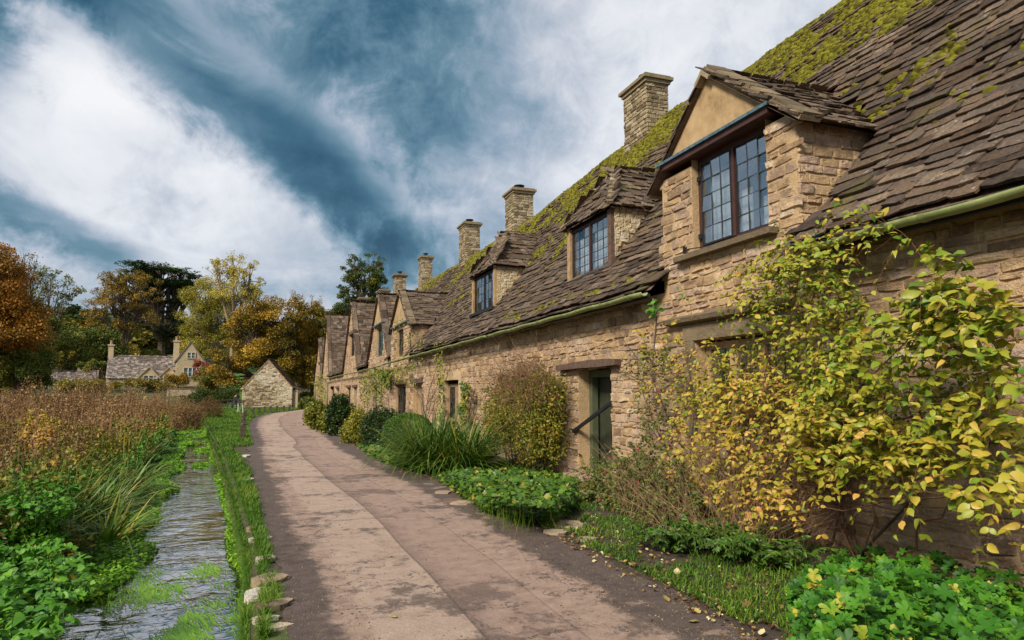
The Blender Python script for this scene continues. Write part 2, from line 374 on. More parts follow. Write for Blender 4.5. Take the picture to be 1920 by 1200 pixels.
def m_bed():
    m, b, p, o = new_mat('stream_bed')
    P_ = pos(b)
    sc = b.n('ShaderNodeMapping'); sc.inputs['Scale'].default_value = (3.0, 0.9, 1); b.link(P_, sc.inputs[0])
    c = b.ramp(b.noise(P_, 8.0, 7, 0.75), [(0.3, (0.08, 0.05, 0.018)), (0.55, (0.24, 0.15, 0.05)), (0.8, (0.40, 0.27, 0.10))])
    k = b.step(b.noise(sc.outputs[0], 1.6, 7, 0.7), 0.55, 0.66)
    c = b.mix(b.math('MULTIPLY', k, 0.8), c, (0.10, 0.17, 0.02))
    b.link(c, p.inputs['Base Color']); p.inputs['Roughness'].default_value = 0.9
m_bed()
def m_water():
    m, b, p, o = new_mat('stream_water')
    P_ = pos(b)
    mp = b.n('ShaderNodeMapping'); mp.inputs['Scale'].default_value = (1.5, 2.0, 1); b.link(P_, mp.inputs[0])
    h = b.math('ADD', b.noise(mp.outputs[0], 2.6, 2, 0.5, 0.6), b.math('MULTIPLY', b.noise(mp.outputs[0], 8.0, 2, 0.5, 0.5), 0.30))
    h = b.math('MULTIPLY', h, b.step(b.noise(P_, 0.9, 3), 0.30, 0.65, 0.15, 1.1))
    nrm = b.bump(h, 1.0, 0.022)
    gl = b.n('ShaderNodeBsdfGlossy'); gl.inputs['Roughness'].default_value = 0.03; b.link(nrm, gl.inputs['Normal'])
    gl.inputs['Color'].default_value = (0.95, 0.97, 1, 1)
    tr = b.n('ShaderNodeBsdfTransparent'); tr.inputs[0].default_value = (0.92, 0.80, 0.52, 1)
    fr = b.n('ShaderNodeFresnel'); fr.inputs[0].default_value = 1.45; b.link(nrm, fr.inputs['Normal'])
    f = b.math('ADD', b.math('MULTIPLY', fr.outputs[0], 1.5), 0.15, clamp=True)
    ms = b.n('ShaderNodeMixShader'); b.link(f, ms.inputs[0])
    b.link(tr.outputs[0], ms.inputs[1]); b.link(gl.outputs[0], ms.inputs[2]); b.link(ms.outputs[0], o.inputs[0])
m_water()

m_leaf('vine_leaf', [(0.0, (0.05, 0.11, 0.012)), (0.22, (0.16, 0.24, 0.02)), (0.42, (0.24, 0.27, 0.024)), (0.62, (0.38, 0.33, 0.038)), (0.82, (0.48, 0.33, 0.06)), (1.0, (0.60, 0.30, 0.09))], 0.42, 0.28, 1.2, 0.12, 0.35)
m_leaf('geranium_leaf', [(0.0, (0.014, 0.060, 0.005)), (0.5, (0.042, 0.155, 0.010)), (0.9, (0.11, 0.27, 0.020)), (1.0, (0.42, 0.34, 0.04))], 0.5, 0.28, 1.5, 0.12)
m_leaf('ivy_leaf', [(0.0, (0.025, 0.06, 0.008)), (0.5, (0.065, 0.145, 0.012)), (0.88, (0.14, 0.22, 0.025)), (1.0, (0.40, 0.25, 0.05))], 0.4, 0.22, 1.5, 0.15)
m_leaf('fuchsia_leaf', [(0.0, (0.03, 0.045, 0.010)), (0.4, (0.08, 0.12, 0.02)), (0.75, (0.20, 0.20, 0.04)), (1.0, (0.28, 0.10, 0.07))], 0.5, 0.22, 1.5, 0.15)
m_leaf('fuchsia_flower', [(0.0, (0.42, 0.012, 0.08)), (1.0, (0.62, 0.05, 0.18))], 0.5, 0.25, 1.5, 0.1)
m_leaf('shrub_leaf', [(0.0, (0.045, 0.07, 0.008)), (0.35, (0.13, 0.17, 0.014)), (0.6, (0.28, 0.24, 0.025)), (0.85, (0.33, 0.20, 0.035)), (1.0, (0.22, 0.10, 0.04))], 0.5, 0.25, 1.6, 0.25)
m_leaf('dark_leaf', [(0.0, (0.008, 0.020, 0.005)), (0.6, (0.025, 0.05, 0.010)), (1.0, (0.06, 0.095, 0.018))], 0.35, 0.12, 2.5, 0.2)
m_leaf('box_leaf', [(0.0, (0.02, 0.055, 0.006)), (0.6, (0.06, 0.13, 0.012)), (1.0, (0.14, 0.22, 0.025))], 0.45, 0.18, 2.5, 0.2)
m_leaf('yellow_shrub_leaf', [(0.0, (0.07, 0.09, 0.010)), (0.5, (0.25, 0.24, 0.025)), (1.0, (0.45, 0.36, 0.045))], 0.5, 0.25, 2.0, 0.25)
m_leaf('blade', [(0.0, (0.022, 0.06, 0.008)), (0.5, (0.07, 0.145, 0.016)), (0.85, (0.18, 0.24, 0.035)), (1.0, (0.36, 0.26, 0.06))], 0.42, 0.22, 1.0, 0.2)
m_leaf('grass', [(0.0, (0.028, 0.07, 0.005)), (0.5, (0.075, 0.17, 0.010)), (0.85, (0.15, 0.25, 0.018)), (1.0, (0.30, 0.26, 0.04))], 0.6, 0.25, 0.9, 0.3)
m_leaf('nettle_leaf', [(0.0, (0.025, 0.09, 0.008)), (0.5, (0.065, 0.20, 0.012)), (0.9, (0.14, 0.31, 0.025)), (1.0, (0.30, 0.26, 0.04))], 0.5, 0.25, 0.9, 0.25)
m_leaf('cress_leaf', [(0.0, (0.06, 0.17, 0.010)), (0.5, (0.16, 0.35, 0.020)), (1.0, (0.36, 0.52, 0.05))], 0.5, 0.25, 1.5, 0.3)
m_leaf('dry_plant', [(0.0, (0.05, 0.028, 0.012)), (0.3, (0.15, 0.080, 0.036)), (0.55, (0.26, 0.145, 0.068)), (0.75, (0.35, 0.215, 0.13)), (0.9, (0.38, 0.24, 0.10)), (1.0, (0.48, 0.33, 0.13))], 0.8, 0.2, 0.35, 0.28)
m_leaf('meadow_leaf', [(0.0, (0.035, 0.065, 0.008)), (0.3, (0.12, 0.15, 0.014)), (0.55, (0.26, 0.21, 0.025)), (0.75, (0.38, 0.24, 0.045)), (1.0, (0.30, 0.11, 0.03))], 0.6, 0.25, 0.5, 0.35)
m_leaf('litter', [(0.0, (0.07, 0.03, 0.015)), (0.5, (0.20, 0.11, 0.045)), (0.8, (0.42, 0.30, 0.10)), (1.0, (0.62, 0.54, 0.36))], 0.6, 0.1, 1.0, 0.1)
TREES = dict(
  orange=[(0.0, (0.05, 0.032, 0.007)), (0.35, (0.17, 0.095, 0.012)), (0.65, (0.32, 0.135, 0.016)), (1.0, (0.44, 0.22, 0.035))],
  olive=[(0.0, (0.03, 0.035, 0.006)), (0.5, (0.10, 0.095, 0.012)), (0.8, (0.20, 0.15, 0.02)), (1.0, (0.30, 0.19, 0.03))],
  ochre=[(0.0, (0.05, 0.040, 0.008)), (0.4, (0.16, 0.11, 0.014)), (0.7, (0.29, 0.18, 0.025)), (1.0, (0.38, 0.23, 0.045))],
  cedar=[(0.0, (0.006, 0.014, 0.006)), (0.5, (0.018, 0.036, 0.012)), (1.0, (0.06, 0.085, 0.018))],
  willow=[(0.0, (0.09, 0.09, 0.012)), (0.4, (0.24, 0.21, 0.028)), (0.75, (0.38, 0.32, 0.05)), (1.0, (0.46, 0.36, 0.08))],
  maple=[(0.0, (0.035, 0.028, 0.004)), (0.35, (0.11, 0.082, 0.008)), (0.60, (0.23, 0.145, 0.013)), (0.82, (0.33, 0.19, 0.018)), (1.0, (0.42, 0.29, 0.035))],
  green=[(0.0, (0.018, 0.032, 0.006)), (0.5, (0.06, 0.085, 0.012)), (0.85, (0.13, 0.14, 0.02)), (1.0, (0.22, 0.17, 0.03))],
  dark=[(0.0, (0.008, 0.018, 0.005)), (0.6, (0.03, 0.052, 0.010)), (1.0, (0.08, 0.10, 0.015))],
  gold=[(0.0, (0.24, 0.17, 0.03)), (0.5, (0.50, 0.38, 0.08)), (1.0, (0.66, 0.52, 0.16))],
  red=[(0.0, (0.10, 0.03, 0.02)), (0.5, (0.25, 0.07, 0.045)), (1.0, (0.36, 0.14, 0.08))])
for k_, v_ in TREES.items(): m_leaf('tree_' + k_, [(p_, tuple(min(.8, q_ * (2.7 if k_ == 'cedar' else 1.35)) for q_ in c_)) for p_, c_ in v_], 0.6, 0.22, 0.18, 0.22, fine=1.5)

# ------------------------------------------------------------------ mesh helpers
def mesh_np(name, V, faces, mat, smooth=False, attrs=None):
    """faces: list of (M, n) int arrays"""
    V = np.asarray(V, np.float32).reshape(-1, 3)
    me = bpy.data.meshes.new(name)
    faces = [np.asarray(f, np.int32) for f in faces if len(f)]
    nl = sum(f.size for f in faces); nf = sum(len(f) for f in faces)
    me.vertices.add(len(V)); me.vertices.foreach_set('co', V.ravel())
    me.loops.add(nl); me.polygons.add(nf)
    me.loops.foreach_set('vertex_index', np.concatenate([f.ravel() for f in faces]))
    tot = np.concatenate([np.full(len(f), f.shape[1], np.int32) for f in faces])
    st = np.concatenate([[0], np.cumsum(tot)[:-1]]).astype(np.int32)
    me.polygons.foreach_set('loop_start', st)
    me.polygons.foreach_set('use_smooth', np.full(nf, bool(smooth)))
    for k, v in (attrs or {}).items():
        a = me.attributes.new(k, 'FLOAT', 'POINT'); a.data.foreach_set('value', np.asarray(v, np.float32))
    me.update(calc_edges=True)
    if mat: me.materials.append(MATS[mat] if isinstance(mat, str) else mat)
    return me

class MB:
    """collects boxes, quads and tubes into ONE mesh"""
    def __init__(s): s.v = []; s.f = {}; s.n = 0; s.tone = []
    def add(s, V, F, tone=0.5):
        V = np.asarray(V, float).reshape(-1, 3)
        for f in F:
            s.f.setdefault(len(f), []).append([i + s.n for i in f])
        s.v.append(V); s.n += len(V); s.tone.append(np.full(len(V), tone))
        return s
    def box(s, x0, x1, y0, y1, z0, z1, tone=0.5):
        V = [(x, y, z) for x in (x0, x1) for y in (y0, y1) for z in (z0, z1)]
        return s.add(V, [(0, 1, 3, 2), (4, 6, 7, 5), (0, 4, 5, 1), (2, 3, 7, 6), (0, 2, 6, 4), (1, 5, 7, 3)], tone)
    def bar(s, a, b, w, h, up=(0, 0, 1), tone=0.5):
        a, b, up = Vector(a), Vector(b), Vector(up)
        d = (b - a).normalized(); r = d.cross(up)
        if r.length < 1e-4: r = d.cross(Vector((0, 1, 0)))
        r.normalize(); u = r.cross(d)
        V = [tuple(p + r * (w / 2 * i) + u * (h / 2 * j)) for p in (a, b) for i in (-1, 1) for j in (-1, 1)]
        return s.add(V, [(0, 1, 3, 2), (4, 6, 7, 5), (0, 4, 5, 1), (2, 3, 7, 6), (0, 2, 6, 4), (1, 5, 7, 3)], tone)
    def poly(s, pts, tone=0.5): return s.add(pts, [tuple(range(len(pts)))], tone)
    def prism(s, pts, d, tone=0.5):
        """extrude polygon by vector d"""
        n = len(pts); P = np.asarray(pts, float); Q = P + np.asarray(d, float)
        F = [tuple(range(n)), tuple(range(2 * n - 1, n - 1, -1))] + [(i, n + i, n + (i + 1) % n, (i + 1) % n) for i in range(n)]
        return s.add(np.vstack([P, Q]), F, tone)
    def tube(s, pts, rad, sides=6, tone=0.5, cap=True):
        P = np.asarray(pts, float); n = len(P)
        rad = np.full(n, rad) if np.isscalar(rad) else np.asarray(rad, float)
        T = np.gradient(P, axis=0); T /= np.linalg.norm(T, axis=1)[:, None] + 1e-9
        ref = np.array([0, 0, 1.0]) if abs(T[:, 2]).mean() < 0.8 else np.array([1.0, 0, 0])
        A = np.cross(T, ref); A /= np.linalg.norm(A, axis=1)[:, None] + 1e-9
        B = np.cross(T, A)
        an = np.arange(sides) * 2 * math.pi / sides
        V = (P[:, None] + rad[:, None, None] * (np.cos(an)[None, :, None] * A[:, None] + np.sin(an)[None, :, None] * B[:, None])).reshape(-1, 3)
        F = [(i * sides + j, i * sides + (j + 1) % sides, (i + 1) * sides + (j + 1) % sides, (i + 1) * sides + j) for i in range(n - 1) for j in range(sides)]
        if cap: F += [tuple(range(sides - 1, -1, -1)), tuple((n - 1) * sides + j for j in range(sides))]
        return s.add(V, F, tone)
    def lathe(s, prof, c, sides=14, tone=0.5):
        n = len(prof); an = np.arange(sides) * 2 * math.pi / sides
        V = [(c[0] + r * math.cos(a), c[1] + r * math.sin(a), c[2] + z) for r, z in prof for a in an]
        F = [(i * sides + j, i * sides + (j + 1) % sides, (i + 1) * sides + (j + 1) % sides, (i + 1) * sides + j) for i in range(n - 1) for j in range(sides)]
        F += [tuple(range(sides - 1, -1, -1)), tuple((n - 1) * sides + j for j in range(sides))]
        return s.add(V, F, tone)
    def mesh(s, name, mat, origin=(0, 0, 0), smooth=False):
        V = np.vstack(s.v) - np.asarray(origin, float)
        me = mesh_np(name, V, [np.array(f) for f in s.f.values()], mat, smooth, {'tone': np.concatenate(s.tone)})
        if len(V) < 3000: fix_normals(me)
        return me

def fix_normals(me):
    import bmesh
    bm = bmesh.new(); bm.from_mesh(me); bmesh.ops.recalc_face_normals(bm, faces=bm.faces); bm.to_mesh(me); bm.free()

class Thing:
    """an Empty at the thing's base; parts are written in world coordinates"""
    def __init__(s, name, label, cat, loc=(0, 0, 0), group=None, rotz=0.0):
        s.o = bpy.data.objects.new(name, None); COL.objects.link(s.o)
        s.o.empty_display_size = 0.2
        s.o.location = loc; s.o.rotation_euler = (0, 0, rotz); s.loc = np.asarray(loc, float); s.rotz = rotz
        s.o['label'] = label; s.o['category'] = cat
        if group: s.o['group'] = group
    def off(s): return s.loc if s.rotz == 0 else np.zeros(3)      # rotated things are written in local coordinates
    def part(s, name, me, parent=None, kind=None, label=None):
        if isinstance(me, tuple): mb, mat = me[:2]; me = mb.mesh(name, mat, s.off(), len(me) > 2 and me[2])
        o = bpy.data.objects.new(name, me); COL.objects.link(o); o.parent = parent or s.o
        if kind: o['kind'] = kind
        if label: o['label'] = label
        return o
def single(name, me, label, cat, group=None, kind=None, loc=(0, 0, 0)):
    o = bpy.data.objects.new(name, me); COL.objects.link(o); o.location = loc
    if label: o['label'] = label
    if cat: o['category'] = cat
    if group: o['group'] = group
    if kind: o['kind'] = kind
    return o
def structure(name, me, label=None):
    o = bpy.data.objects.new(name, me); COL.objects.link(o); o['kind'] = 'structure'
    if label: o['label'] = label
    return o
def stuff(name, me, label):
    o = bpy.data.objects.new(name, me); COL.objects.link(o); o['kind'] = 'stuff'; o['label'] = label
    return o

# templates -------------------------------------------------------------
def t_slate(seed):
    """thin irregular stone slate: x width, y up the slope, z thickness (unit size)"""
    r = np.random.default_rng(seed)
    xs = np.array([-.5, -.46, -.2, .08, .32, .46, .5]) + np.r_[0, 0, r.normal(0, .03, 3), 0, 0]
    yb = np.array([.14, .03, 0, 0, 0, .03, .14]) + r.uniform(-.05, .05, 7) + np.interp(xs, [-.5, 0, .5], r.uniform(-.06, .06, 3))
    n = 7
    zt = 1 + r.uniform(-.3, .25, n)
    V = [(xs[i], yb[i], zt[i]) for i in range(n)] + [(xs[i], .5 + r.uniform(-.05, .05), 1 + r.uniform(-.15, .15)) for i in range(n)] + \
        [(xs[i] * .97, 1, .9) for i in range(n)] + [(xs[i] * .99, yb[i] + .03, 0) for i in range(n)]
    F = []
    for i in range(n - 1):
        F += [(i, i + 1, n + i + 1, n + i), (n + i, n + i + 1, 2 * n + i + 1, 2 * n + i), (3 * n + i, 3 * n + i + 1, i + 1, i)]
    V += [(-.5, 1, 0), (.5, 1, 0)]
    F += [(0, n, 2 * n, 4 * n, 3 * n), (n - 1, 4 * n - 1, 4 * n + 1, 3 * n - 1, 2 * n - 1)]
    return tri(V, F)
def t_stone(seed, chip=1.0):
    """rough faced block: x width, y height, z out of the wall; back open"""
    r = np.random.default_rng(seed)
    gx = np.array([-.5, -.43, -.12, .18, .43, .5]); gy = np.array([0, .1, .5, .9, 1])
    V = []; F = []
    for j, y in enumerate(gy):
        for i, x in enumerate(gx):
            edge = i in (0, 5) or j in (0, 4)
            corner = i in (0, 5) and j in (0, 4)
            z = 0.0 if edge else .72 + r.uniform(-.32, .30) * chip
            dx = r.uniform(-.03, .03); dy = r.uniform(-.06, .06)
            if corner: dx += -np.sign(x) * .03; dy += -(y - .5) * .14
            V.append((x + dx, y + dy, z))
    w_ = len(gx)
    for j in range(len(gy) - 1):
        for i in range(w_ - 1):
            F.append((j * w_ + i, j * w_ + i + 1, (j + 1) * w_ + i + 1, (j + 1) * w_ + i))
    return tri(V, F)
def tri(V, F):
    T = []
    for f in F:
        for k in range(1, len(f) - 1): T.append((f[0], f[k], f[k + 1]))
    return np.asarray(V, float), np.asarray(T, int)
def t_oval(wd=.34, droop=.10, fold=.08):
    V = [(0, 0, 0)]; F = []; lv = [(.12, .62), (.32, .98), (.56, .97), (.78, .62), (.92, .22)]
    for k, (t, q) in enumerate(lv):
        m = -droop * 1.6 * t ** 2.2; e = m + fold * q * (1 - .5 * t) + (.03 if k % 2 else -.02)
        V += [(-wd * q, t, e), (0, t, m), (wd * q, t, e + .015)]
    V.append((0, 1, -droop * 1.75))
    F += [(0, 3, 2), (0, 2, 1)]
    for k in range(4):
        a = 1 + 3 * k; F += [(a, a + 1, a + 4), (a, a + 4, a + 3), (a + 1, a + 2, a + 5), (a + 1, a + 5, a + 4)]
    F += [(13, 14, 16), (14, 15, 16)]
    return np.asarray(V, float), np.asarray(F, int)
def t_palm(lobes=5, seed=0):
    r = np.random.default_rng(seed); n = lobes * 4; V = [(0, .42, -.06)]
    for k in range(n + 1):
        a = -math.pi * .5 + .30 + (2 * math.pi - .60) * k / n
        ph = (k % 4)
        rad = {0: .27, 1: .45, 2: .52, 3: .45}[ph] * (1 + r.uniform(-.08, .08))
        V.append((rad * math.cos(a), .42 + rad * math.sin(a), .06 * math.sin(k * 1.57) + .03))
    return np.asarray(V, float), np.asarray([(0, k + 1, k + 2) for k in range(n)], int)
def t_heart():
    V = [(0, .1, 0), (-.3, 0, .05), (-.45, .25, .08), (-.36, .6, .03), (0, 1, -.1), (.36, .6, .03), (.45, .25, .08), (.3, 0, .05), (0, .5, -.03)]
    return np.asarray(V, float), np.asarray([(8, i, i + 1) for i in range(7)] + [(8, 7, 0)], int)
def t_quad(w_=.5): return np.asarray([(0, 0, 0), (w_, .45, .08), (0, 1, 0), (-w_, .45, .08)], float), np.asarray([(0, 1, 2), (0, 2, 3)], int)
def t_blade(bend=.5, seg=4):
    V = []; 
    for k in range(seg):
        t = k / seg; wd = .5 * (1 - t ** 2.2); V += [(-wd, t - bend * .15 * t * t, -bend * t ** 2.2), (wd, t - bend * .15 * t * t, -bend * t ** 2.2)]
    V.append((0, 1 - bend * .35, -bend))
    F = [(2 * k, 2 * k + 1, 2 * k + 3) for k in range(seg - 1)] + [(2 * k, 2 * k + 3, 2 * k + 2) for k in range(seg - 1)] + [(2 * seg - 2, 2 * seg - 1, 2 * seg)]
    return np.asarray(V, float), np.asarray(F, int)
def t_dome(seed):
    r = np.random.default_rng(seed); V = [(0, 0, 1.0)]; 
    for j, (rr, z) in enumerate(((.55, .75), (1, 0))):
        for k in range(7):
            a = k * 2 * math.pi / 7 + j * .4; q = rr * (1 + r.uniform(-.22, .22)); V.append((q * math.cos(a), q * math.sin(a), z * (1 + r.uniform(-.2, .2))))
    F = [(0, 1 + k, 1 + (k + 1) % 7) for k in range(7)]
    for k in range(7): F += [(1 + k, 8 + k, 8 + (k + 1) % 7), (1 + k, 8 + (k + 1) % 7, 1 + (k + 1) % 7)]
    return np.asarray(V, float), np.asarray(F, int)
SLATE_T = [t_slate(i) for i in range(10)]
STONE_T = [t_stone(i + 50) for i in range(12)]
OVAL_T = [t_oval(.30, .10, .10), t_oval(.27, .24, .05), t_oval(.34, .03, .18), t_oval(.24, .38, .14), t_oval(.33, .15, -.06), t_oval(.22, -.12, .16)]
PALM_T = [t_palm(5, 1), t_palm(5, 2), t_palm(6, 3)]
DOME_T = [t_dome(i) for i in range(4)]

# frames ------------------------------------------------------------------
def norm(a): return a / (np.linalg.norm(a, axis=-1, keepdims=True) + 1e-9)
def frames(ydir, zhint, roll=None):
    """(N,3,3) matrices whose columns are x, y, z; y along ydir, z near zhint"""
    y = norm(np.asarray(ydir, float)); z = np.asarray(zhint, float)
    x = norm(np.cross(y, z)); z = np.cross(x, y)
    if roll is not None:
        c, s_ = np.cos(roll)[:, None], np.sin(roll)[:, None]
        x, z = x * c + z * s_, z * c - x * s_
    return np.stack([x, y, z], axis=2)
def rand_frames(n, r, pitch=(-.4, .6), bias=None, roll=.5):
    az = r.uniform(0, 2 * math.pi, n); p = r.uniform(pitch[0], pitch[1], n)
    y = np.stack([np.cos(az) * np.cos(p), np.sin(az) * np.cos(p), np.sin(p)], 1)
    if bias is not None: y = norm(y + np.asarray(bias))
    return frames(y, np.tile([0.001, 0.002, 1.0], (n, 1)), r.normal(0, roll, n))
def join(tmpls, P, R, S, tone, mat, name, origin=(0, 0, 0), pick=None, smooth=False):
    """scatter templates into one mesh"""
    P = np.asarray(P, float); n = len(P)
    S = np.asarray(S, float); S = np.repeat(S[:, None], 3, 1) if S.ndim == 1 else S
    pick = rng.integers(0, len(tmpls), n) if pick is None else pick
    VV = []; FF = []; TT = []; base_ = 0
    for k, (tv, tf) in enumerate(tmpls):
        idx = np.nonzero(pick == k)[0]
        if not len(idx): continue
        L = tv[None] * S[idx][:, None, :]
        Wd = np.einsum('nij,nkj->nki', R[idx], L) + P[idx][:, None, :]
        VV.append(Wd.reshape(-1, 3)); FF.append((tf[None] + (np.arange(len(idx)) * len(tv))[:, None, None] + base_).reshape(-1, tf.shape[1]))
        TT.append(np.repeat(tone[idx], len(tv))); base_ += len(idx) * len(tv)
    V = np.vstack(VV) - np.asarray(origin, float)
    return mesh_np(name, V, [np.vstack(FF)], mat, smooth, {'tone': np.concatenate(TT)})
_cache = {}
NT = 8
def piece_mesh(key, tmpl, k, tone, mat, smooth):
    b = int(min(NT - 1, max(0, tone * NT)))
    kk = (key, k, b, mat)
    if kk not in _cache:
        tv, tf = tmpl
        _cache[kk] = mesh_np(key, tv, [tf], mat, smooth, {'tone': np.full(len(tv), (b + .5) / NT)})
    return _cache[kk]
def emit(th, parent, key, rest, tmpls, P, R, S, tone, mat, limit=290, minpx=9.0, smooth=False, loc=None, sizes=None):
    """the pieces that show largest become objects of their own, the rest one joined part"""
    P = np.asarray(P, float); n = len(P)
    if n == 0: return
    S = np.asarray(S, float); S = np.repeat(S[:, None], 3, 1) if S.ndim == 1 else S
    tone = np.clip(tone, 0, .999); pick = rng.integers(0, len(tmpls), n)
    org = th.off() if th is not None else np.zeros(3)
    par = parent if parent is not None else th.o
    Wp = P if (th is None or th.rotz == 0) else P @ np.array(Matrix.Rotation(th.rotz, 3, 'Z')).T + th.loc
    px, py, d = project(Wp)
    big = S[:, :2].max(1) if sizes is None else sizes
    sz = FPX * big / np.maximum(d, .3)
    vis = (d > .3) & (px > -40) & (px < 1960) & (py > -40) & (py < 1240) & (sz >= minpx)
    idx = np.nonzero(vis)[0]; idx = idx[np.argsort(-sz[idx])][:limit]
    for i in idx:
        o = bpy.data.objects.new(key, piece_mesh(key, tmpls[pick[i]], int(pick[i]), float(tone[i]), mat, smooth))
        COL.objects.link(o); o.parent = par
        M = Matrix(((R[i] * S[i][None, :]).tolist())).to_4x4(); M.translation = Vector(P[i] - org)
        o.matrix_basis = M
    m = np.ones(n, bool); m[idx] = False
    if m.any():
        me = join(tmpls, P[m], R[m], S[m], tone[m], mat, rest, org, pick[m], smooth)
        o = bpy.data.objects.new(rest, me); COL.objects.link(o); o.parent = par; o['kind'] = 'stuff'

def vnoise(P, s, seed=0.0):
    """cheap smooth 3D value noise, vectorised, about -1..1"""
    P = np.asarray(P, float) * s + seed * 17.31
    i = np.floor(P).astype(np.int64); f = P - i; f = f * f * (3 - 2 * f)
    def h(a, b, c):
        q = (a * 73856093) ^ (b * 19349663) ^ (c * 83492791)
        q = (q ^ (q >> 13)) * 1274126177 & 0x7fffffff
        return (q % 10007) / 5003.0 - 1
    r_ = 0
    for dx in (0, 1):
        for dy in (0, 1):
            for dz in (0, 1):
                wt = (f[:, 0] if dx else 1 - f[:, 0]) * (f[:, 1] if dy else 1 - f[:, 1]) * (f[:, 2] if dz else 1 - f[:, 2])
                r_ = r_ + wt * h(i[:, 0] + dx, i[:, 1] + dy, i[:, 2] + dz)
    return r_

# ------------------------------------------------------------------ ground, path, stream
SRy = [-20, 0, 6.3, 7.6, 11, 17.8, 25.8, 35, 46, 60, 75, 110]; SRx = [.3, .02, -.05, -.08, -.33, -.88, -1.64, -2.5, -3.6, -4.4, -7, -14]
SLy = [-20, 0, 7, 10, 14.8, 24, 31.6, 43, 60, 75, 110]; SLx = [-1.4, -1.6, -1.65, -1.68, -1.95, -2.6, -3.2, -4.3, -5.6, -8.4, -15.5]
PLy = [-20, 0, 4.8, 6.2, 7.2, 8.5, 11, 15.7, 21.7, 23.2, 35, 46, 52, 58, 64, 70, 80, 95]; PLx = [.3, .20, .18, .17, .12, .06, -.05, -.26, -.48, -.32, -.78, -.8, -.45, .12, 1.85, 3.1, 3.75, 4.0]
PRy = [-20, 0, 5, 8.7, 12.6, 15.8, 19.6, 29, 37, 50, 60, 70, 80, 95]; PRx = [2.9, 2.95, 3.12, 3.15, 3.03, 2.78, 2.6, 2.74, 2.7, 3.1, 4.1, 4.9, 5.35, 5.6]
SR = lambda y: np.interp(y, SRy, SRx); SL = lambda y: np.interp(y, SLy, SLx)
PL = lambda y: np.interp(y, PLy, PLx); PR = lambda y: np.interp(y, PRy, PRx)
WZ = -0.45
def ground_h(x, y):
    x = np.asarray(x, float); y = np.asarray(y, float)
    sl, sr = SL(y), SR(y)
    h = np.where(x > sr + .06, -.01, 0.0)
    bedd = -.72
    t = np.clip((x - (sl - .9)) / 1.1, 0, 1)
    left = -.16 + (bedd + .16) * t * t * (3 - 2 * t)
    h = np.where(x <= sr + .06, left, h)
    h = h + np.where(x < sl - 2, np.clip((sl - 2 - x) * .03, 0, .6) * np.clip((y - 12) / 20, 0, 1), 0)
    far = np.clip((y - 92) / 60, 0, 1); far = far * far * (3 - 2 * far)
    h = np.where(y > 78, h * np.clip(1 - (y - 78) / 14, 0, 1) + 0, h)
    h = h + far * 7.5 + np.clip((y - 140) / 200, 0, 1) * 26
    h = h + np.clip((-x - 24) / 60, 0, 1) * np.clip((y - 45) / 60, 0, 1) * 5
    return h
ys = np.unique(np.concatenate([np.arange(-20, 30, .35), np.arange(30, 100, 1.0), np.arange(100, 180, 4), np.arange(180, 900, 40)]))
us = np.array([-420, -200, -110, -70, -50, -36, -26, -18, -13, -9, -6.5, -4.5, -3.2, -2.2])
rows = []
for y in ys:
    sl, sr = float(SL(y)), float(SR(y))
    xs_ = list(sl - 1.2 + (us + 2.2)) + list(sl + np.linspace(-1.0, .25, 8)) + list(np.linspace(sl + .35, sr - .05, 6)) + [sr + .05, sr + .08, sr + .3]
    xs_ += list(sr + np.array([.8, 1.6, 2.6, 4, 6, 9, 14, 22, 40, 80, 160, 420]))
    rows.append([(x, y) for x in xs_])
A = np.array(rows); nr, nc = A.shape[:2]
hh = ground_h(A[..., 0], A[..., 1])
V = np.dstack([A, hh[..., None]]).reshape(-1, 3)
ii, jj = np.meshgrid(np.arange(nr - 1), np.arange(nc - 1), indexing='ij'); b0 = (ii * nc + jj).ravel()
structure('ground', mesh_np('ground', V, [np.stack([b0, b0 + 1, b0 + nc + 1, b0 + nc], 1)], 'ground', True))
def strip(fl, fr, y0, y1, dy, z, mat, name, nx=8, attr=False, jit=0.0):
    ys_ = np.arange(y0, y1 + dy, dy); V = []; U = []
    for y in ys_:
        a, b_ = fl(y), fr(y)
        for k in range(nx + 1):
            u = k / nx; x = a + (b_ - a) * u
            if jit and k in (0, nx): x += jit * noise.noise(Vector((y * 1.7, k * 3.1, 0))) + jit * .5 * noise.noise(Vector((y * 6, k, 2)))
            V.append((x, y, z)); U.append(u)
    m_, n_ = len(ys_), nx + 1
    ii, jj = np.meshgrid(np.arange(m_ - 1), np.arange(n_ - 1), indexing='ij'); b0 = (ii * n_ + jj).ravel()
    return mesh_np(name, V, [np.stack([b0, b0 + 1, b0 + n_ + 1, b0 + n_], 1)], mat, True, {'across': U})
structure('path', strip(PL, PR, -8, 95, .2, .006, 'worn_asphalt', 'path', 10, True, .10))
structure('stream_bed', strip(lambda y: SL(y) - .3, lambda y: SR(y) + .04, -8, 78, .5, -.66, 'stream_bed', 'stream_bed'))
structure('stream', strip(lambda y: SL(y) - .45, lambda y: SR(y) + .05, -8, 78, .25, WZ, 'stream_water', 'stream', 6))

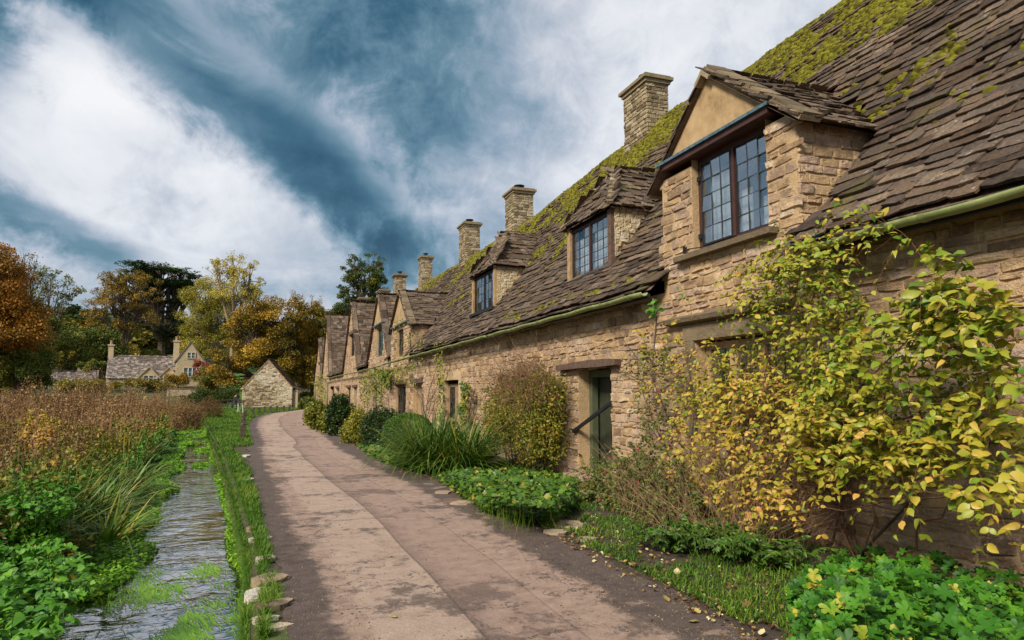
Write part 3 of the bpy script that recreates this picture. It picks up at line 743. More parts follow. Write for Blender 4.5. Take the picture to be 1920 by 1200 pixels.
# ------------------------------------------------------------------ the row of cottages
WX = 5.66
RIDGE_X = 9.3
ZP = [5.30, 6.2, 7.0, RIDGE_X]; ZV = [3.10, 4.00, 4.98, 8.40]
def roof_z(X, y):
    X = np.asarray(X, float); y = np.asarray(y, float)
    t = np.clip((X - 5.3) / 4.0, 0, 1)
    rid = np.interp(y, [-3, 8.6, 11.3, 13.9, 18.4, 24, 29.6, 38, 44, 60, 90], [.05, 0, -.06, .20, .04, -.20, -.12, .05, .25, .1, .0])
    z = np.interp(X, ZP, ZV) + rid * t ** 1.5
    Q = np.stack([X * .8, y * .45, X * 0], -1).reshape(-1, 3)
    return z + .045 * (vnoise(Q, 1.0, 3).reshape(z.shape)) * np.clip(t * 3, 0.3, 1) + .02 * np.sin(y * 1.7 + X)
def roof_normal(X, y):
    e = .08; zx = (roof_z(X + e, y) - roof_z(X - e, y)) / (2 * e); zy = (roof_z(X, y + e) - roof_z(X, y - e)) / (2 * e)
    return norm(np.stack([-zx, -zy, np.ones_like(zx)], -1))

COTS = [  # y0, y1, label
 (-2.0, 9.35, 'nearest honey stone cottage with the gabled stone dormer above the yellow climber'),
 (9.35, 16.6, 'second cottage from the front, with the dark green recessed door and a hipped dormer'),
 (16.6, 25.6, 'third cottage from the front, with a small hipped dormer over the two-light ground window'),
 (25.6, 33.45, 'fourth cottage from the front, its low gabled dormer overgrown by rose twigs'),
 (33.45, 43.2, 'fifth cottage from the front, gabled wall with a blue-green upper window'),
 (43.2, 56.6, 'sixth cottage from the front, gabled wall with a dark timber-lintelled upper window'),
 (56.6, 77.2, 'seventh cottage from the front, tall steep slate roof behind the green drainpipe'),
 (77.2, 90.5, 'farthest and smallest gabled cottage at the end of the row'),
]
cots = [Thing('stone_cottage', lb, 'cottage', (WX, (a + b) / 2, 0), 'weavers cottages in a stone terrace') for a, b, lb in COTS]
def cot_at(y):
    for i, (a, b, _) in enumerate(COTS):
        if a <= y < b: return i
    return 0 if y < 0 else len(COTS) - 1

# gables that rise out of the wall: y0, y1, apex y, foot z, apex z, how far the ridge runs back
GABLES = {3: (28.6, 33.35, 31.0, 4.55, 6.22), 4: (33.5, 41.6, 37.4, 3.10, 6.95), 5: (45.8, 55.2, 50.4, 3.15, 8.15),
          6: (67.9, 76.6, 72.0, 3.25, 9.5), 7: (78.0, 89.6, 83.2, 3.3, 7.9)}
BIG = (6.08, 8.92, 7.60, 4.84, 6.10)
OPEN = {  # ground floor and upper openings in the wall plane: y0, y1, z0, z1
 0: [(6.35, 8.15, 1.05, 2.33), (6.58, 8.14, 3.57, 4.97)],
 1: [(10.68, 12.02, 0.0, 2.06)],
 2: [(20.45, 22.75, .55, 2.02)],
 3: [(26.1, 27.9, .15, 1.98), (29.4, 31.9, .35, 1.98), (30.2, 31.9, 3.25, 4.5)],
 4: [(37.6, 39.0, .5, 1.95), (35.9, 38.3, 3.55, 5.2)],
 5: [(46.6, 48.2, .2, 2.0), (50.2, 52.2, .2, 2.0), (48.3, 51.2, 4.2, 5.8)],
 6: [(58.4, 60.6, .3, 2.0), (63.0, 65.4, .6, 2.0)],
 7: [(80.0, 83.0, 2.9, 5.0)],
}
def wall_top(y, i):
    """top of the facade at y"""
    if i == 0 and BIG[0] <= y <= BIG[1]: return 4.86
    g = GABLES.get(i)
    if g and g[0] <= y <= g[1]:
        a, b, ap, fz, az = g
        return fz + (az - fz) * ((y - a) / (ap - a) if y < ap else (b - y) / (b - ap)) - .08
    return 3.12
def lay_stones(y0, y1, z0, top, opens, hrange=(.085, .165), wrange=(.17, .46), gap=.012, zmax=10, r=None):
    """coursed rubble: list of (u centre, z base, width, height)"""
    r = r or rng; out = []; z = z0
    while z < zmax:
        h = r.uniform(*hrange); y = y0 - r.uniform(0, .2); any_ = False
        while y < y1:
            w_ = r.uniform(*wrange) * (1.25 if r.random() < .15 else 1)
            a, b = max(y, y0), min(y + w_, y1); y += w_
            if b - a < .07: continue
            zc = z + h / 2
            blocked = False
            for (oa, ob, oz0, oz1) in opens:
                if zc > oz0 - .02 and zc < oz1 + .02 and b > oa and a < ob:
                    if a < oa and oa - a > .08: b = oa
                    elif b > ob and b - ob > .08: a = ob
                    else: blocked = True
            if blocked or b - a < .07: continue
            if top((a + b) / 2) < z + h * .7: continue
            any_ = True
            out.append(((a + b) / 2, z + gap / 2 + r.uniform(-.013, .013), b - a - gap, h - gap))
        z += h
        if not any_ and z > 3.5 and r.random() < .5 and z > zmax: break
    return np.array(out)
def stone_RS(n, xdir, ydir, zdir, wh, depth, r=None):
    r = r or rng
    R = np.tile(np.stack([xdir, ydir, zdir], 1).astype(float), (n, 1, 1))
    a = r.normal(0, .034, n); ca, sa = np.cos(a), np.sin(a)
    Rz = np.zeros((n, 3, 3)); Rz[:, 0, 0] = ca; Rz[:, 0, 1] = -sa; Rz[:, 1, 0] = sa; Rz[:, 1, 1] = ca; Rz[:, 2, 2] = 1
    return R @ Rz, np.stack([wh[:, 0], wh[:, 1], depth], 1)
def facade(i, th):
    y0, y1, _ = COTS[i]; opens = OPEN[i]
    # mortar face: fine grid of quads, openings left out, reveals turned in
    ybr = sorted(set([y0, y1] + [v for o in opens for v in o[:2]] + list(np.arange(math.ceil(y0), y1, .25)) + ([BIG[0], BIG[1]] if i == 0 else []) + ([GABLES[i][0], GABLES[i][1], GABLES[i][2]] if i in GABLES else [])))
    zbr = sorted(set([-.1, 3.12] + [v for o in opens for v in o[2:]]))
    mb = MB()
    for a, b in zip(ybr[:-1], ybr[1:]):
        if b - a < 1e-4: continue
        ym = (a + b) / 2; ta, tb = wall_top(a + 1e-3, i), wall_top(b - 1e-3, i); zs = [z for z in zbr if z < min(ta, tb) - .02]
        for k, z in enumerate(zs):
            za = zb = None
            if k + 1 < len(zs): za = zb = zs[k + 1]
            else: za, zb = ta, tb
            zc = (z + min(za, zb)) / 2
            if any(o[0] < ym < o[1] and o[2] < zc < o[3] for o in opens): continue
            mb.poly([(WX, b, z), (WX, a, z), (WX, a, za), (WX, b, zb)])
    dp = .34 if i < 2 else .28
    for oa, ob, za, zb in opens:
        X2 = WX + dp + .25
        mb.poly([(WX, oa, za), (X2, oa, za), (X2, oa, zb), (WX, oa, zb)]); mb.poly([(WX, ob, za), (WX, ob, zb), (X2, ob, zb), (X2, ob, za)])
        mb.poly([(WX, oa, zb), (X2, oa, zb), (X2, ob, zb), (WX, ob, zb)]); mb.poly([(WX, oa, za), (WX, ob, za), (X2, ob, za), (X2, oa, za)])
    wall = th.part('wall', (mb, 'mortar'))
    st = lay_stones(y0, y1, -.02, lambda y: wall_top(y, i), opens, zmax=3.2 if (i not in GABLES and i) else (4.95 if i == 0 else GABLES[i][4]),
                    hrange=(.065, .165) if i < 3 else (.12, .2), wrange=(.13, .44) if i < 3 else (.3, .6))
    n = len(st)
    P = np.stack([np.full(n, WX + .004), st[:, 0], st[:, 1]], 1)
    depth = rng.uniform(.018, .050, n)
    R, S = stone_RS(n, (0, -1, 0), (0, 0, 1), (-1, 0, 0), st[:, 2:4], depth)
    tone = rng.uniform(0, 1, n) * .8 + .1 + .18 * vnoise(P, .9, 5)
    # foreshortened width as it shows
    fs = S[:, 0] * WX / np.hypot(WX, P[:, 1])
    emit(th, wall, 'stone', 'rubble_stonework', STONE_T, P, R, S, tone, 'limestone', 290 if i < 3 else 0, 8.5, sizes=np.maximum(fs, S[:, 1] * .75))
    return wall
walls = [facade(i, th) for i, th in enumerate(cots)]

def slates_on(points_fn, rows_u, v_edges, keep, wr=(.26, .62), thick=.022, r=None, taper=True):
    """generic slating. points_fn(u, v)->(pos, normal, upslope); returns P, R, S"""
    r = r or rng; U = []; Vv = []; Wd = []; L = []
    for k in range(len(v_edges) - 1):
        v0 = v_edges[k]; ex = v_edges[k + 1] - v0
        u = rows_u[0] - r.uniform(0, .4)
        while u < rows_u[1]:
            w_ = r.uniform(*wr) * (1.15 - .3 * k / max(1, len(v_edges) - 1) if taper else 1)
            a, b = max(u, rows_u[0]), min(u + w_, rows_u[1]); u += w_
            if b - a < .08: continue
            U.append((a + b) / 2); Vv.append(v0 + r.normal(0, ex * .09)); Wd.append(b - a - .008); L.append(ex * 1.9)
    U, Vv, Wd, L = map(np.array, (U, Vv, Wd, L))
    P, N, T = points_fn(U, Vv); n = len(U)
    th_ = thick * r.uniform(.7, 1.6, n)
    # each slate lies on the two below, so its tail kicks up; small random tilt
    tilt = th_ * 1.5 / L + r.normal(0, .012, n)
    T2 = norm(T * np.cos(tilt)[:, None] - N * np.sin(tilt)[:, None])
    R = frames(T2, N, r.normal(0, .015, n))
    P = P + N * (th_ * 1.35)[:, None]
    m = keep(P)
    return P[m], R[m], np.stack([Wd, L, th_], 1)[m]
# arc length table of the main roof
XS = np.linspace(5.30, RIDGE_X, 200); ZS = np.interp(XS, ZP, ZV); AL = np.concatenate([[0], np.cumsum(np.hypot(np.diff(XS), np.diff(ZS)))])
def roof_pts(U, Vv):
    X = np.interp(Vv, AL, XS); Z = roof_z(X, U); N = roof_normal(X, U)
    T = norm(np.cross(N, np.tile([0, 1.0, 0], (len(U), 1)))); T *= np.sign(T[:, 2:3])
    return np.stack([X, U, Z], 1), N, T
ve = [0.0]; 
while ve[-1] < AL[-1] - .12: ve.append(ve[-1] + .168 - .068 * (ve[-1] / AL[-1]) ** .8)
HIPS = {1: (11.68, 13.72, 12.7, 5.25, 6.32), 2: (18.95, 21.3, 20.1, 5.36, 6.62)}   # hipped dormers: y0, y1, apex y, eave z, ridge z
def gable_z(y, g): a, b, ap, fz, az = g; return np.where(y < ap, fz + (az - fz) * (y - a) / (ap - a), fz + (az - fz) * (b - y) / (b - ap))
def main_keep(P):
    m = np.ones(len(P), bool); x, y, z = P.T
    m &= ~((y > 6.0) & (y < 8.98) & (x < 6.0))
    m &= ~((y > BIG[0] - .02) & (y < BIG[1] + .04) & (z < gable_z(y, (5.8, 9.2, 7.6, 4.78, 6.12)) - .12))
    for a, b, c, e, rz in HIPS.values(): m &= ~((y > a + .08) & (y < b - .08) & (x > 6.22) & (z < e + .15))
    for g in GABLES.values(): m &= ~((y > g[0] - .1) & (y < g[1] + .1) & (z < gable_z(y, g) - .06))
    return m
for i, th in enumerate(cots):
    y0, y1, _ = COTS[i]
    # boarding under the slates, front and back slopes and the far gable
    mb = MB(); yy = np.arange(y0, y1 + .01, (y1 - y0) / max(4, int((y1 - y0) / .5)))
    Xg = np.concatenate([[5.36], np.linspace(5.66, RIDGE_X, 14)])
    gz = roof_z(*np.meshgrid(Xg, yy)) - .03
    for a in range(len(yy) - 1):
        for k in range(len(Xg) - 1):
            xm, ym = (Xg[k] + Xg[k + 1]) / 2, (yy[a] + yy[a + 1]) / 2
            zm = (gz[a, k] + gz[a + 1, k + 1]) / 2
            if not main_keep(np.array([[xm, ym, zm + .04]]))[0] : continue
            mb.poly([(Xg[k], yy[a], gz[a, k]), (Xg[k + 1], yy[a], gz[a, k + 1]), (Xg[k + 1], yy[a + 1], gz[a + 1, k + 1]), (Xg[k], yy[a + 1], gz[a + 1, k])])
        mb.poly([(RIDGE_X, yy[a], gz[a, -1]), (13.2, yy[a], 3.1), (13.2, yy[a + 1], 3.1), (RIDGE_X, yy[a + 1], gz[a + 1, -1])])
        mb.poly([(13.0, yy[a], -.1), (13.0, yy[a], 3.4), (13.0, yy[a + 1], 3.4), (13.0, yy[a + 1], -.1)])
    for ye in ([y0] if i == 0 else []) + ([y1] if i == len(cots) - 1 else []):
        mb.poly([(WX + .02, ye, -.1), (13, ye, -.1), (13, ye, 3.1), (RIDGE_X, ye, float(roof_z(RIDGE_X, ye)) - .05), (WX + .02, ye, 3.3)])
    roof = th.part('roof', (mb, 'old_oak'))
    th.roof = roof
    P, R, S = slates_on(roof_pts, (y0, y1), ve, main_keep, wr=(.20, .54) if i < 3 else (.35, .8), thick=.020)
    tone = rng.uniform(0, 1, len(P)) * .9 + .08 * vnoise(P, 1.3, 2)
    fs = S[:, 0] * P[:, 0] / np.hypot(P[:, 0], P[:, 1]) * .8
    emit(th, roof, 'slate', 'roof_slates', SLATE_T, P, R, S, tone, 'slate', 290 if i < 3 else 0, 9, sizes=fs)
    # ridge stones
    mb = MB(); y = y0
    while y < y1:
        l = min(rng.uniform(.4, .6), y1 - y); za = float(roof_z(RIDGE_X, y + l / 2)) + .05 + rng.uniform(-.015, .015)
        mb.prism([(RIDGE_X - .2, y + .005, za - .24), (RIDGE_X - .17, y + .005, za - .27), (RIDGE_X, y + .005, za - .05), (RIDGE_X + .17, y + .005, za - .27), (RIDGE_X + .2, y + .005, za - .24), (RIDGE_X, y + .005, za + .02)], (0, l - .01, 0), rng.random())
        y += l
    th.part('ridge_stones', (mb, 'weathered_stone'), roof)

# --- gables and gabled dormers: verge, two slated slopes
def gable_roof(th, y0, y1, ya, ze, za, x0, parent_name, over=.16, n_ind=120, spec=None, minpx=9, mat='slate'):
    """ridge at ya running +X from x0 until it meets the main roof"""
    par = th.part(parent_name, (MB().poly([(x0 + .02, y0 - over * .6, ze - .12), (x0 + .02, ya, za - .05), (9.2, ya, za - .05), (9.2, y0 - over * .6, ze - .12)])
                                .poly([(x0 + .02, y1 + over * .6, ze - .12), (9.2, y1 + over * .6, ze - .12), (9.2, ya, za - .05), (x0 + .02, ya, za - .05)]), 'old_oak'))
    for sgn, yb in ((-1, y0), (1, y1)):
        run = abs(ya - yb) + over; L = math.hypot(run, za - ze); sl = (za - ze) / (abs(ya - yb) + 1e-6)
        L = math.hypot(run, run * sl); ty = -sgn * run / L; tz = run * sl / L
        def pf(U, Vv, sgn=sgn, ty=ty, tz=tz, yb=yb):
            n = len(U); yy = yb + sgn * over + ty * Vv; zz = za - abs(ya - yb - sgn * over) * sl + tz * Vv
            zz = zz + .03 * vnoise(np.stack([U, yy, zz], 1), .9, 6)
            return np.stack([U, yy, zz], 1), np.tile([0, -tz * (1 if ty > 0 else -1), abs(ty)], (n, 1)), np.tile([0, ty, tz], (n, 1))
        e = [0.0]
        while e[-1] < L - .1: e.append(e[-1] + (.20 if y0 < 40 else .27))
        keep = lambda P: P[:, 2] > roof_z(np.clip(P[:, 0], 5.3, RIDGE_X), P[:, 1]) - .10
        P, R, S = slates_on(pf, (x0, 9.3), e, keep, wr=(.2, .42) if y0 < 30 else (.28, .5), thick=.022)
        tone = rng.uniform(0, 1, len(P))
        if sgn == -1:
            emit(th, par, 'slate', 'small_slates', SLATE_T, P, R, S, tone, mat, n_ind, minpx, sizes=np.minimum(S[:, 0], S[:, 1]) * .9)
        else:
            emit(th, par, 'slate', 'small_slates', SLATE_T, P, R, S, tone, mat, 0)
    # ridge
    mb = MB(); x = x0 - .02; xe = float(np.interp(za, np.interp(XS, ZP, ZV), XS)) + .25
    while x < xe:
        l = rng.uniform(.35, .5); z = za - .045 + rng.uniform(-.012, .012)
        mb.prism([(x, ya - .17, z - .10), (x, ya - .14, z - .14), (x, ya, z - .02), (x, ya + .14, z - .14), (x, ya + .17, z - .10), (x, ya, z + .05)], (l - .012, 0, 0), rng.random()); x += l
    th.part('ridge_stones', (mb, 'weathered_stone'), par)
    return par
def verge(th, par, y0, y1, ya, ze, za, x0, over=.16, wd=.20, n=9, mat='weathered_stone', tk=.07):
    """edge stones lying up the rake, each proud and uneven, pieces of their own"""
    for yb in (y0, y1):
        s_ = 1 if yb > ya else -1; sl = (za - ze) / abs(ya - yb)
        yf = yb + s_ * over; zf = za - abs(ya - yf) * sl
        m = n
        for k in range(m):
            t0, t1 = k / m, (k + 1.08) / m; t1 = min(t1, 1.0)
            for lay in (0, 1):
                j = rng.uniform(-.012, .012); dz = lay * tk * .9
                a = Vector((x0 - wd + lay * .03 + j, yf + (ya - yf) * t0, zf + (za - zf) * t0 + dz))
                b_ = Vector((x0 - wd + lay * .03 + j, yf + (ya - yf) * t1, zf + (za - zf) * t1 + dz + .004 * (k % 2)))
                mb = MB(); up = Vector((0, -(b_ - a).z, (b_ - a).y)).normalized()
                if up.z < 0: up = -up
                q = up * tk * rng.uniform(.75, 1.05)
                mb.prism([a + Vector((0, 0, 0)), b_, b_ + q, a + q * 1.1], (wd + .22, 0, 0), rng.random())
                me = mb.mesh('verge_stone', mat, th.off()); fix_normals(me)
                th.part('verge_stone', me, par)

# near stone dormer
c0 = cots[0]
dpar = gable_roof(c0, 6.05, 8.98, 7.60, 4.80, 6.02, 5.50, 'dormer_roof', .17, 150, minpx=7)
verge(c0, dpar, 6.05, 8.98, 7.60, 4.80, 6.03, 5.62, .17, .08, 8, tk=.055)
mb = MB()
mb.prism([(5.60, 6.28, 5.07), (5.60, 8.80, 5.07), (5.60, 7.60, 5.97)], (.1, 0, 0))
me = mb.mesh('gable_panel', 'plaster', c0.off()); fix_normals(me); c0.part('gable_panel', me)
c0.part('lead_flashing', (MB().box(5.50, 5.62, 6.36, 8.86, 5.035, 5.075), 'blue_lead'))
c0.part('beam', (MB().box(5.54, 5.80, 6.40, 8.84, 4.955, 5.033), 'brown_paint'))
# cheeks of the dormer: stone, thickest at the quoin, running back to the roof
for yc, sg in ((BIG[0], -1), (BIG[1], 1)):
    xs_ = np.linspace(WX, 7.05, 9)
    mb = MB()
    for a, b in zip(xs_[:-1], xs_[1:]):
        mb.poly([(a, yc, 3.0), (b, yc, 3.0), (b, yc, 4.86), (a, yc, 4.86)])
    ck = c0.part('dormer_cheek', (mb, 'mortar'))
    if sg < 0:
        st = lay_stones(WX + .0, 6.95, 3.1, lambda y: 4.84, [], zmax=4.8, wrange=(.15, .36), hrange=(.10, .17))
        st = st[(st[:, 1] > 3.25 + (st[:, 0] - WX) * 1.1)]
        n = len(st); P = np.stack([st[:, 0], np.full(n, yc - .002), st[:, 1]], 1)
        R, S = stone_RS(n, (1, 0, 0), (0, 0, 1), (0, -1, 0), st[:, 2:4], rng.uniform(.012, .035, n))
        emit(c0, ck, 'stone', 'rubble_stonework', STONE_T, P, R, S, rng.uniform(.1, .9, n), 'limestone', 150, 8)

# hipped dormers
def hipped(i):
    th = cots[i]; a, b, ya, ze, zr = HIPS[i]; x0 = 6.28; xa = 6.88 if i == 1 else 6.98; xb = 9.0
    d = th.part('dormer', (MB().box(x0 + .06, 7.6, a + .04, b - .04, ze - .10, ze + .0), 'old_oak'))
    o = .14
    ex0, ey0, ey1 = x0 - o, a - o, b + o; zeo = ze - .03
    def face(pts_u, origin, udir, vdir, L, keep, n_ind):
        udir, vdir = np.array(udir, float), norm(np.array(vdir, float)); nn = norm(np.cross(udir, vdir)); nn *= np.sign(nn[2])
        def pf(U, Vv):
            P = np.array(origin)[None] + U[:, None] * udir + Vv[:, None] * vdir
            P = P + (.025 * vnoise(P, 1.3, 4))[:, None] * nn
            return P, np.tile(nn, (len(U), 1)), np.tile(vdir, (len(U), 1))
        e = [0.0]
        while e[-1] < L - .06: e.append(e[-1] + .165)
        P, R, S = slates_on(pf, pts_u, e, keep, wr=(.16, .36), thick=.020, taper=False)
        emit(th, d, 'slate', 'small_slates', SLATE_T, P, R, S, rng.uniform(0.1, 1, len(P)), 'slate', n_ind, 7, sizes=np.minimum(S[:, 0], S[:, 1]) * 1.1)
    mr = lambda P: P[:, 2] > roof_z(np.clip(P[:, 0], 5.3, RIDGE_X), P[:, 1]) - .09
    # front slope (triangle)
    Lf = math.hypot(xa - ex0, zr - zeo)
    def kf(P):
        t = (P[:, 0] - ex0) / (xa - ex0); return (P[:, 1] > ey0 + (ya - ey0) * t - .06) & (P[:, 1] < ey1 + (ya - ey1) * t + .06) & mr(P)
    face((0, ey1 - ey0), (ex0, ey0, zeo), (0, 1, 0), (xa - ex0, 0, zr - zeo), Lf, kf, 130)
    for s_, ye in ((-1, ey0), (1, ey1)):
        Ls = math.hypot(ya - ye, zr - zeo)
        def ks(P, ye=ye):
            t = (P[:, 1] - ye) / (ya - ye); return (P[:, 0] > ex0 + (xa - ex0) * t - .06) & mr(P)
        face((0, 2.6), (ex0, ye, zeo), (1, 0, 0), (0, ya - ye, zr - zeo), Ls, ks, 130 if s_ < 0 else 0)
    # boarding just under the slates
    bd = MB().poly([(ex0 + .02, ey0 + .03, zeo - .02), (ex0 + .02, ey1 - .03, zeo - .02), (xa, ya, zr - .03)])
    for ye in (ey0 + .03, ey1 - .03): bd.poly([(ex0 + .02, ye, zeo - .02), (xb, ye, zeo - .02), (xb, ya, zr - .03), (xa, ya, zr - .03)])
    th.part('boarding', (bd, 'old_oak'), d)
    # hips and ridge stones
    mb = MB()
    def run(p, q):
        p, q = Vector(p), Vector(q); L = (q - p).length; m = max(2, int(L / .22))
        for k in range(m):
            a_, b_ = p.lerp(q, k / m), p.lerp(q, (k + 1.1) / m); b_ += Vector((0, 0, .0)); a_ = a_ + Vector((0, 0, .03))
            mb.bar(a_ + Vector((0, 0, rng.uniform(0, .015))), b_, .13, .05, tone=rng.random())
    run((ex0, ey0, zeo + .03), (xa, ya, zr + .04)); run((ex0, ey1, zeo + .03), (xa, ya, zr + .04)); run((xa, ya, zr + .04), (7.95, ya, zr + .03))
    th.part('ridge_stones', (mb, 'weathered_stone'), d)
    # cheeks hung with small pale stone slates
    for s_, yc in ((-1, a), (1, b)):
        mb = MB().poly([(x0, yc, ze - 1.35), (7.5, yc, ze - 1.35), (7.5, yc, ze), (x0, yc, ze)])
        ck = th.part('dormer_cheek', (mb, 'mortar'))
        if s_ < 0:
            U = []; z = ze - 1.2
            while z < ze - .02:
                h = rng.uniform(.085, .11); x = x0 + rng.uniform(-.08, 0)
                while x < 7.3:
                    w_ = rng.uniform(.13, .26); aa = max(x, x0 + .01); x += w_
                    if x - aa > .05 and z + h > float(roof_z(x, yc)) - .02: U.append(((aa + x) / 2, z, x - aa - .008, h * 1.06))
                z += h
            U = np.array(U); n = len(U); P = np.stack([U[:, 0], np.full(n, yc - .004), U[:, 1]], 1)
            R, S = stone_RS(n, (1, 0, 0), (0, -.10, 1), (0, -1, -.1), U[:, 2:4], np.full(n, .03))
            emit(th, ck, 'hung_slate', 'hung_slates', STONE_T, P, R, S, rng.uniform(.3, 1, n), 'pale_stone', 130, 7, sizes=S[:, 0] * .8)
    return d
for i in HIPS: HIPS[i] = HIPS[i]; cots[i].dormer = hipped(i)

# gables of the farther cottages
for i, g in GABLES.items():
    y0, y1, ya, ze, za = g; th = cots[i]
    par = gable_roof(th, y0, y1, ya, ze, za, 5.50, 'gable_roof', .14 if i == 3 else .22, 60 if i < 5 else 0, minpx=8, mat='slate' if i < 5 else 'slate')
    verge(th, par, y0, y1, ya, ze, za, 5.62, .14 if i == 3 else .2, .06, 8 if i < 5 else 10, 'weathered_stone' if i == 3 else 'slate', tk=.05 if i < 5 else .07)
    if i == 3:
        mb = MB().prism([(5.61, y0 + .35, 4.72), (5.61, y1 - .35, 4.72), (5.61, ya, za - .12)], (.08, 0, 0)); me = mb.mesh('gable_panel', 'plaster', th.off()); fix_normals(me); th.part('gable_panel', me)
        th.part('lead_flashing', (MB().box(5.50, 5.62, y0 + .2, y1 - .5, 4.66, 4.72), 'blue_lead'))
        th.part('dormer_cheek', (MB().box(5.66, 7.2, y0 + .02, y0 + .3, 3.0, 4.6), 'limestone'))
    if i == 4:
        mb = MB().prism([(5.61, ya - 1.7, 5.32), (5.61, ya + 1.7, 5.32), (5.61, ya, za - .15)], (.08, 0, 0)); me = mb.mesh('gable_panel', 'plaster', th.off()); fix_normals(me); th.part('gable_panel', me)
        th.part('lead_flashing', (MB().box(5.50, 5.62, ya - 1.9, ya + 1.4, 5.26, 5.33), 'blue_lead'))
    if i >= 5: th.part('lintel', (MB().box(5.56, 5.72, OPEN[i][-1][0] - .3, OPEN[i][-1][1] + .3, OPEN[i][-1][3], OPEN[i][-1][3] + .22), 'old_oak'))

# --- windows
def window(th, x, y0, y1, z0, z1, lights, cols, rows, fmat='brown_paint', lmat='black_iron', fw=.06, ind=True, depth=.06, par=None, curtain=0, mw=.07, tilt=.02, pale=None, casement=None):
    fr = MB(); fr.box(x - depth / 2, x + depth / 2, y0, y0 + fw, z0, z1).box(x - depth / 2, x + depth / 2, y1 - fw, y1, z0, z1)
    fr.box(x - depth / 2 + .002, x + depth / 2 - .002, y0 + fw, y1 - fw, z0, z0 + fw).box(x - depth / 2 + .002, x + depth / 2 - .002, y0 + fw, y1 - fw, z1 - fw, z1)
    f = th.part('window', (fr, fmat), par) if par is None else th.part('window_frame', (fr, fmat), par)
    holder = f if par is None else par          # never deeper than thing > part > sub-part
    W_ = (y1 - y0 - 2 * fw - mw * (lights - 1)) / lights
    bars = MB(); glass_n = []
    for l in range(lights):
        a = y0 + fw + l * (W_ + mw); b = a + W_
        if l: th.part('mullion', (MB().box(x - depth / 2 - .01, x + depth / 2, a - mw, a, z0 + fw, z1 - fw), pale or fmat), holder)
        ca = casement is not None and l in casement
        xx = x - (.035 if ca else 0)
        if ca or lights <= 2:
            t_ = .022; cb = MB()
            cb.box(xx - .014, xx + .014, a, a + t_, z0 + fw, z1 - fw).box(xx - .014, xx + .014, b - t_, b, z0 + fw, z1 - fw)
            cb.box(xx - .013, xx + .013, a + t_, b - t_, z0 + fw, z0 + fw + t_).box(xx - .013, xx + .013, a + t_, b - t_, z1 - fw - t_, z1 - fw)
            th.part('casement_frame', (cb, lmat), holder)
            a += t_; b -= t_; za, zb = z0 + fw + t_, z1 - fw - t_
        else: za, zb = z0 + fw, z1 - fw
        for k in range(1, cols): yv = a + (b - a) * k / cols; bars.box(xx - .009, xx + .009, yv - .006, yv + .006, za, zb)
        for k in range(1, rows): zv = za + (zb - za) * k / rows; bars.box(xx - .008, xx + .008, a, b, zv - .006, zv + .006)
        for c in range(cols):
            for r_ in range(rows):
                glass_n.append((xx, a + (b - a) * (c + .5) / cols, za + (zb - za) * (r_ + .5) / rows, (b - a) / cols - .008, (zb - za) / rows - .008))
    th.part('glazing_bars', (bars, 'lead_bar' if lmat == 'black_iron' else lmat), holder)
    if ind:
        for (gx, gy, gz_, w_, h_) in glass_n:
            key = ('pane', round(w_, 3), round(h_, 3))
            if key not in _cache:
                m2 = MB().box(-.002, .002, -w_ / 2, w_ / 2, -h_ / 2, h_ / 2); _cache[key] = m2.mesh('pane', 'window_glass')
            o = bpy.data.objects.new('pane', _cache[key]); COL.objects.link(o); o.parent = holder
            o.location = Vector((gx, gy, gz_)) - Vector(th.off()); o.rotation_euler = (0, rng.normal(0, tilt), rng.normal(0, tilt))
    else:
        mb = MB()
        for (gx, gy, gz_, w_, h_) in glass_n:
            t1 = rng.normal(0, tilt) * w_; mb.poly([(gx - t1, gy - w_ / 2, gz_ - h_ / 2), (gx + t1, gy + w_ / 2, gz_ - h_ / 2), (gx + t1, gy + w_ / 2, gz_ + h_ / 2), (gx - t1, gy - w_ / 2, gz_ + h_ / 2)])
        g = th.part('panes', (mb, 'window_glass'), holder); g['kind'] = 'stuff'
    # room behind: shallow box, its unlit gloom put into the near-black colour
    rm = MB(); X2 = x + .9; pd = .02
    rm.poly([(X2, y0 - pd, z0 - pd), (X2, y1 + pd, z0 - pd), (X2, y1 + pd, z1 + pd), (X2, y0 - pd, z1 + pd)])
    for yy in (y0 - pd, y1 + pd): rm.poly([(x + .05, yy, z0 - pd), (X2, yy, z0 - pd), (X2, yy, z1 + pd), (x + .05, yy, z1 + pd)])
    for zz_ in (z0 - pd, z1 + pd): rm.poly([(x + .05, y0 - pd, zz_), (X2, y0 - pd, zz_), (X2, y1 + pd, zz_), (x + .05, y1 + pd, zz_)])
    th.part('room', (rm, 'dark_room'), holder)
    if curtain:
        for (ya_, yb_, zt) in curtain:
            cm = MB(); n = max(6, int((yb_ - ya_) / .02)); V = []
            for k in range(n + 1):
                yv = ya_ + (yb_ - ya_) * k / n; xo = x + .10 + .018 * math.sin(k * 1.9) + .008 * math.sin(k * .7)
                V += [(xo, yv, z0), (xo + .01, yv, zt)]
            cm.add(V, [(2 * k, 2 * k + 2, 2 * k + 3, 2 * k + 1) for k in range(n)])
            th.part('curtain', (cm, 'curtain', True), holder)
    return f

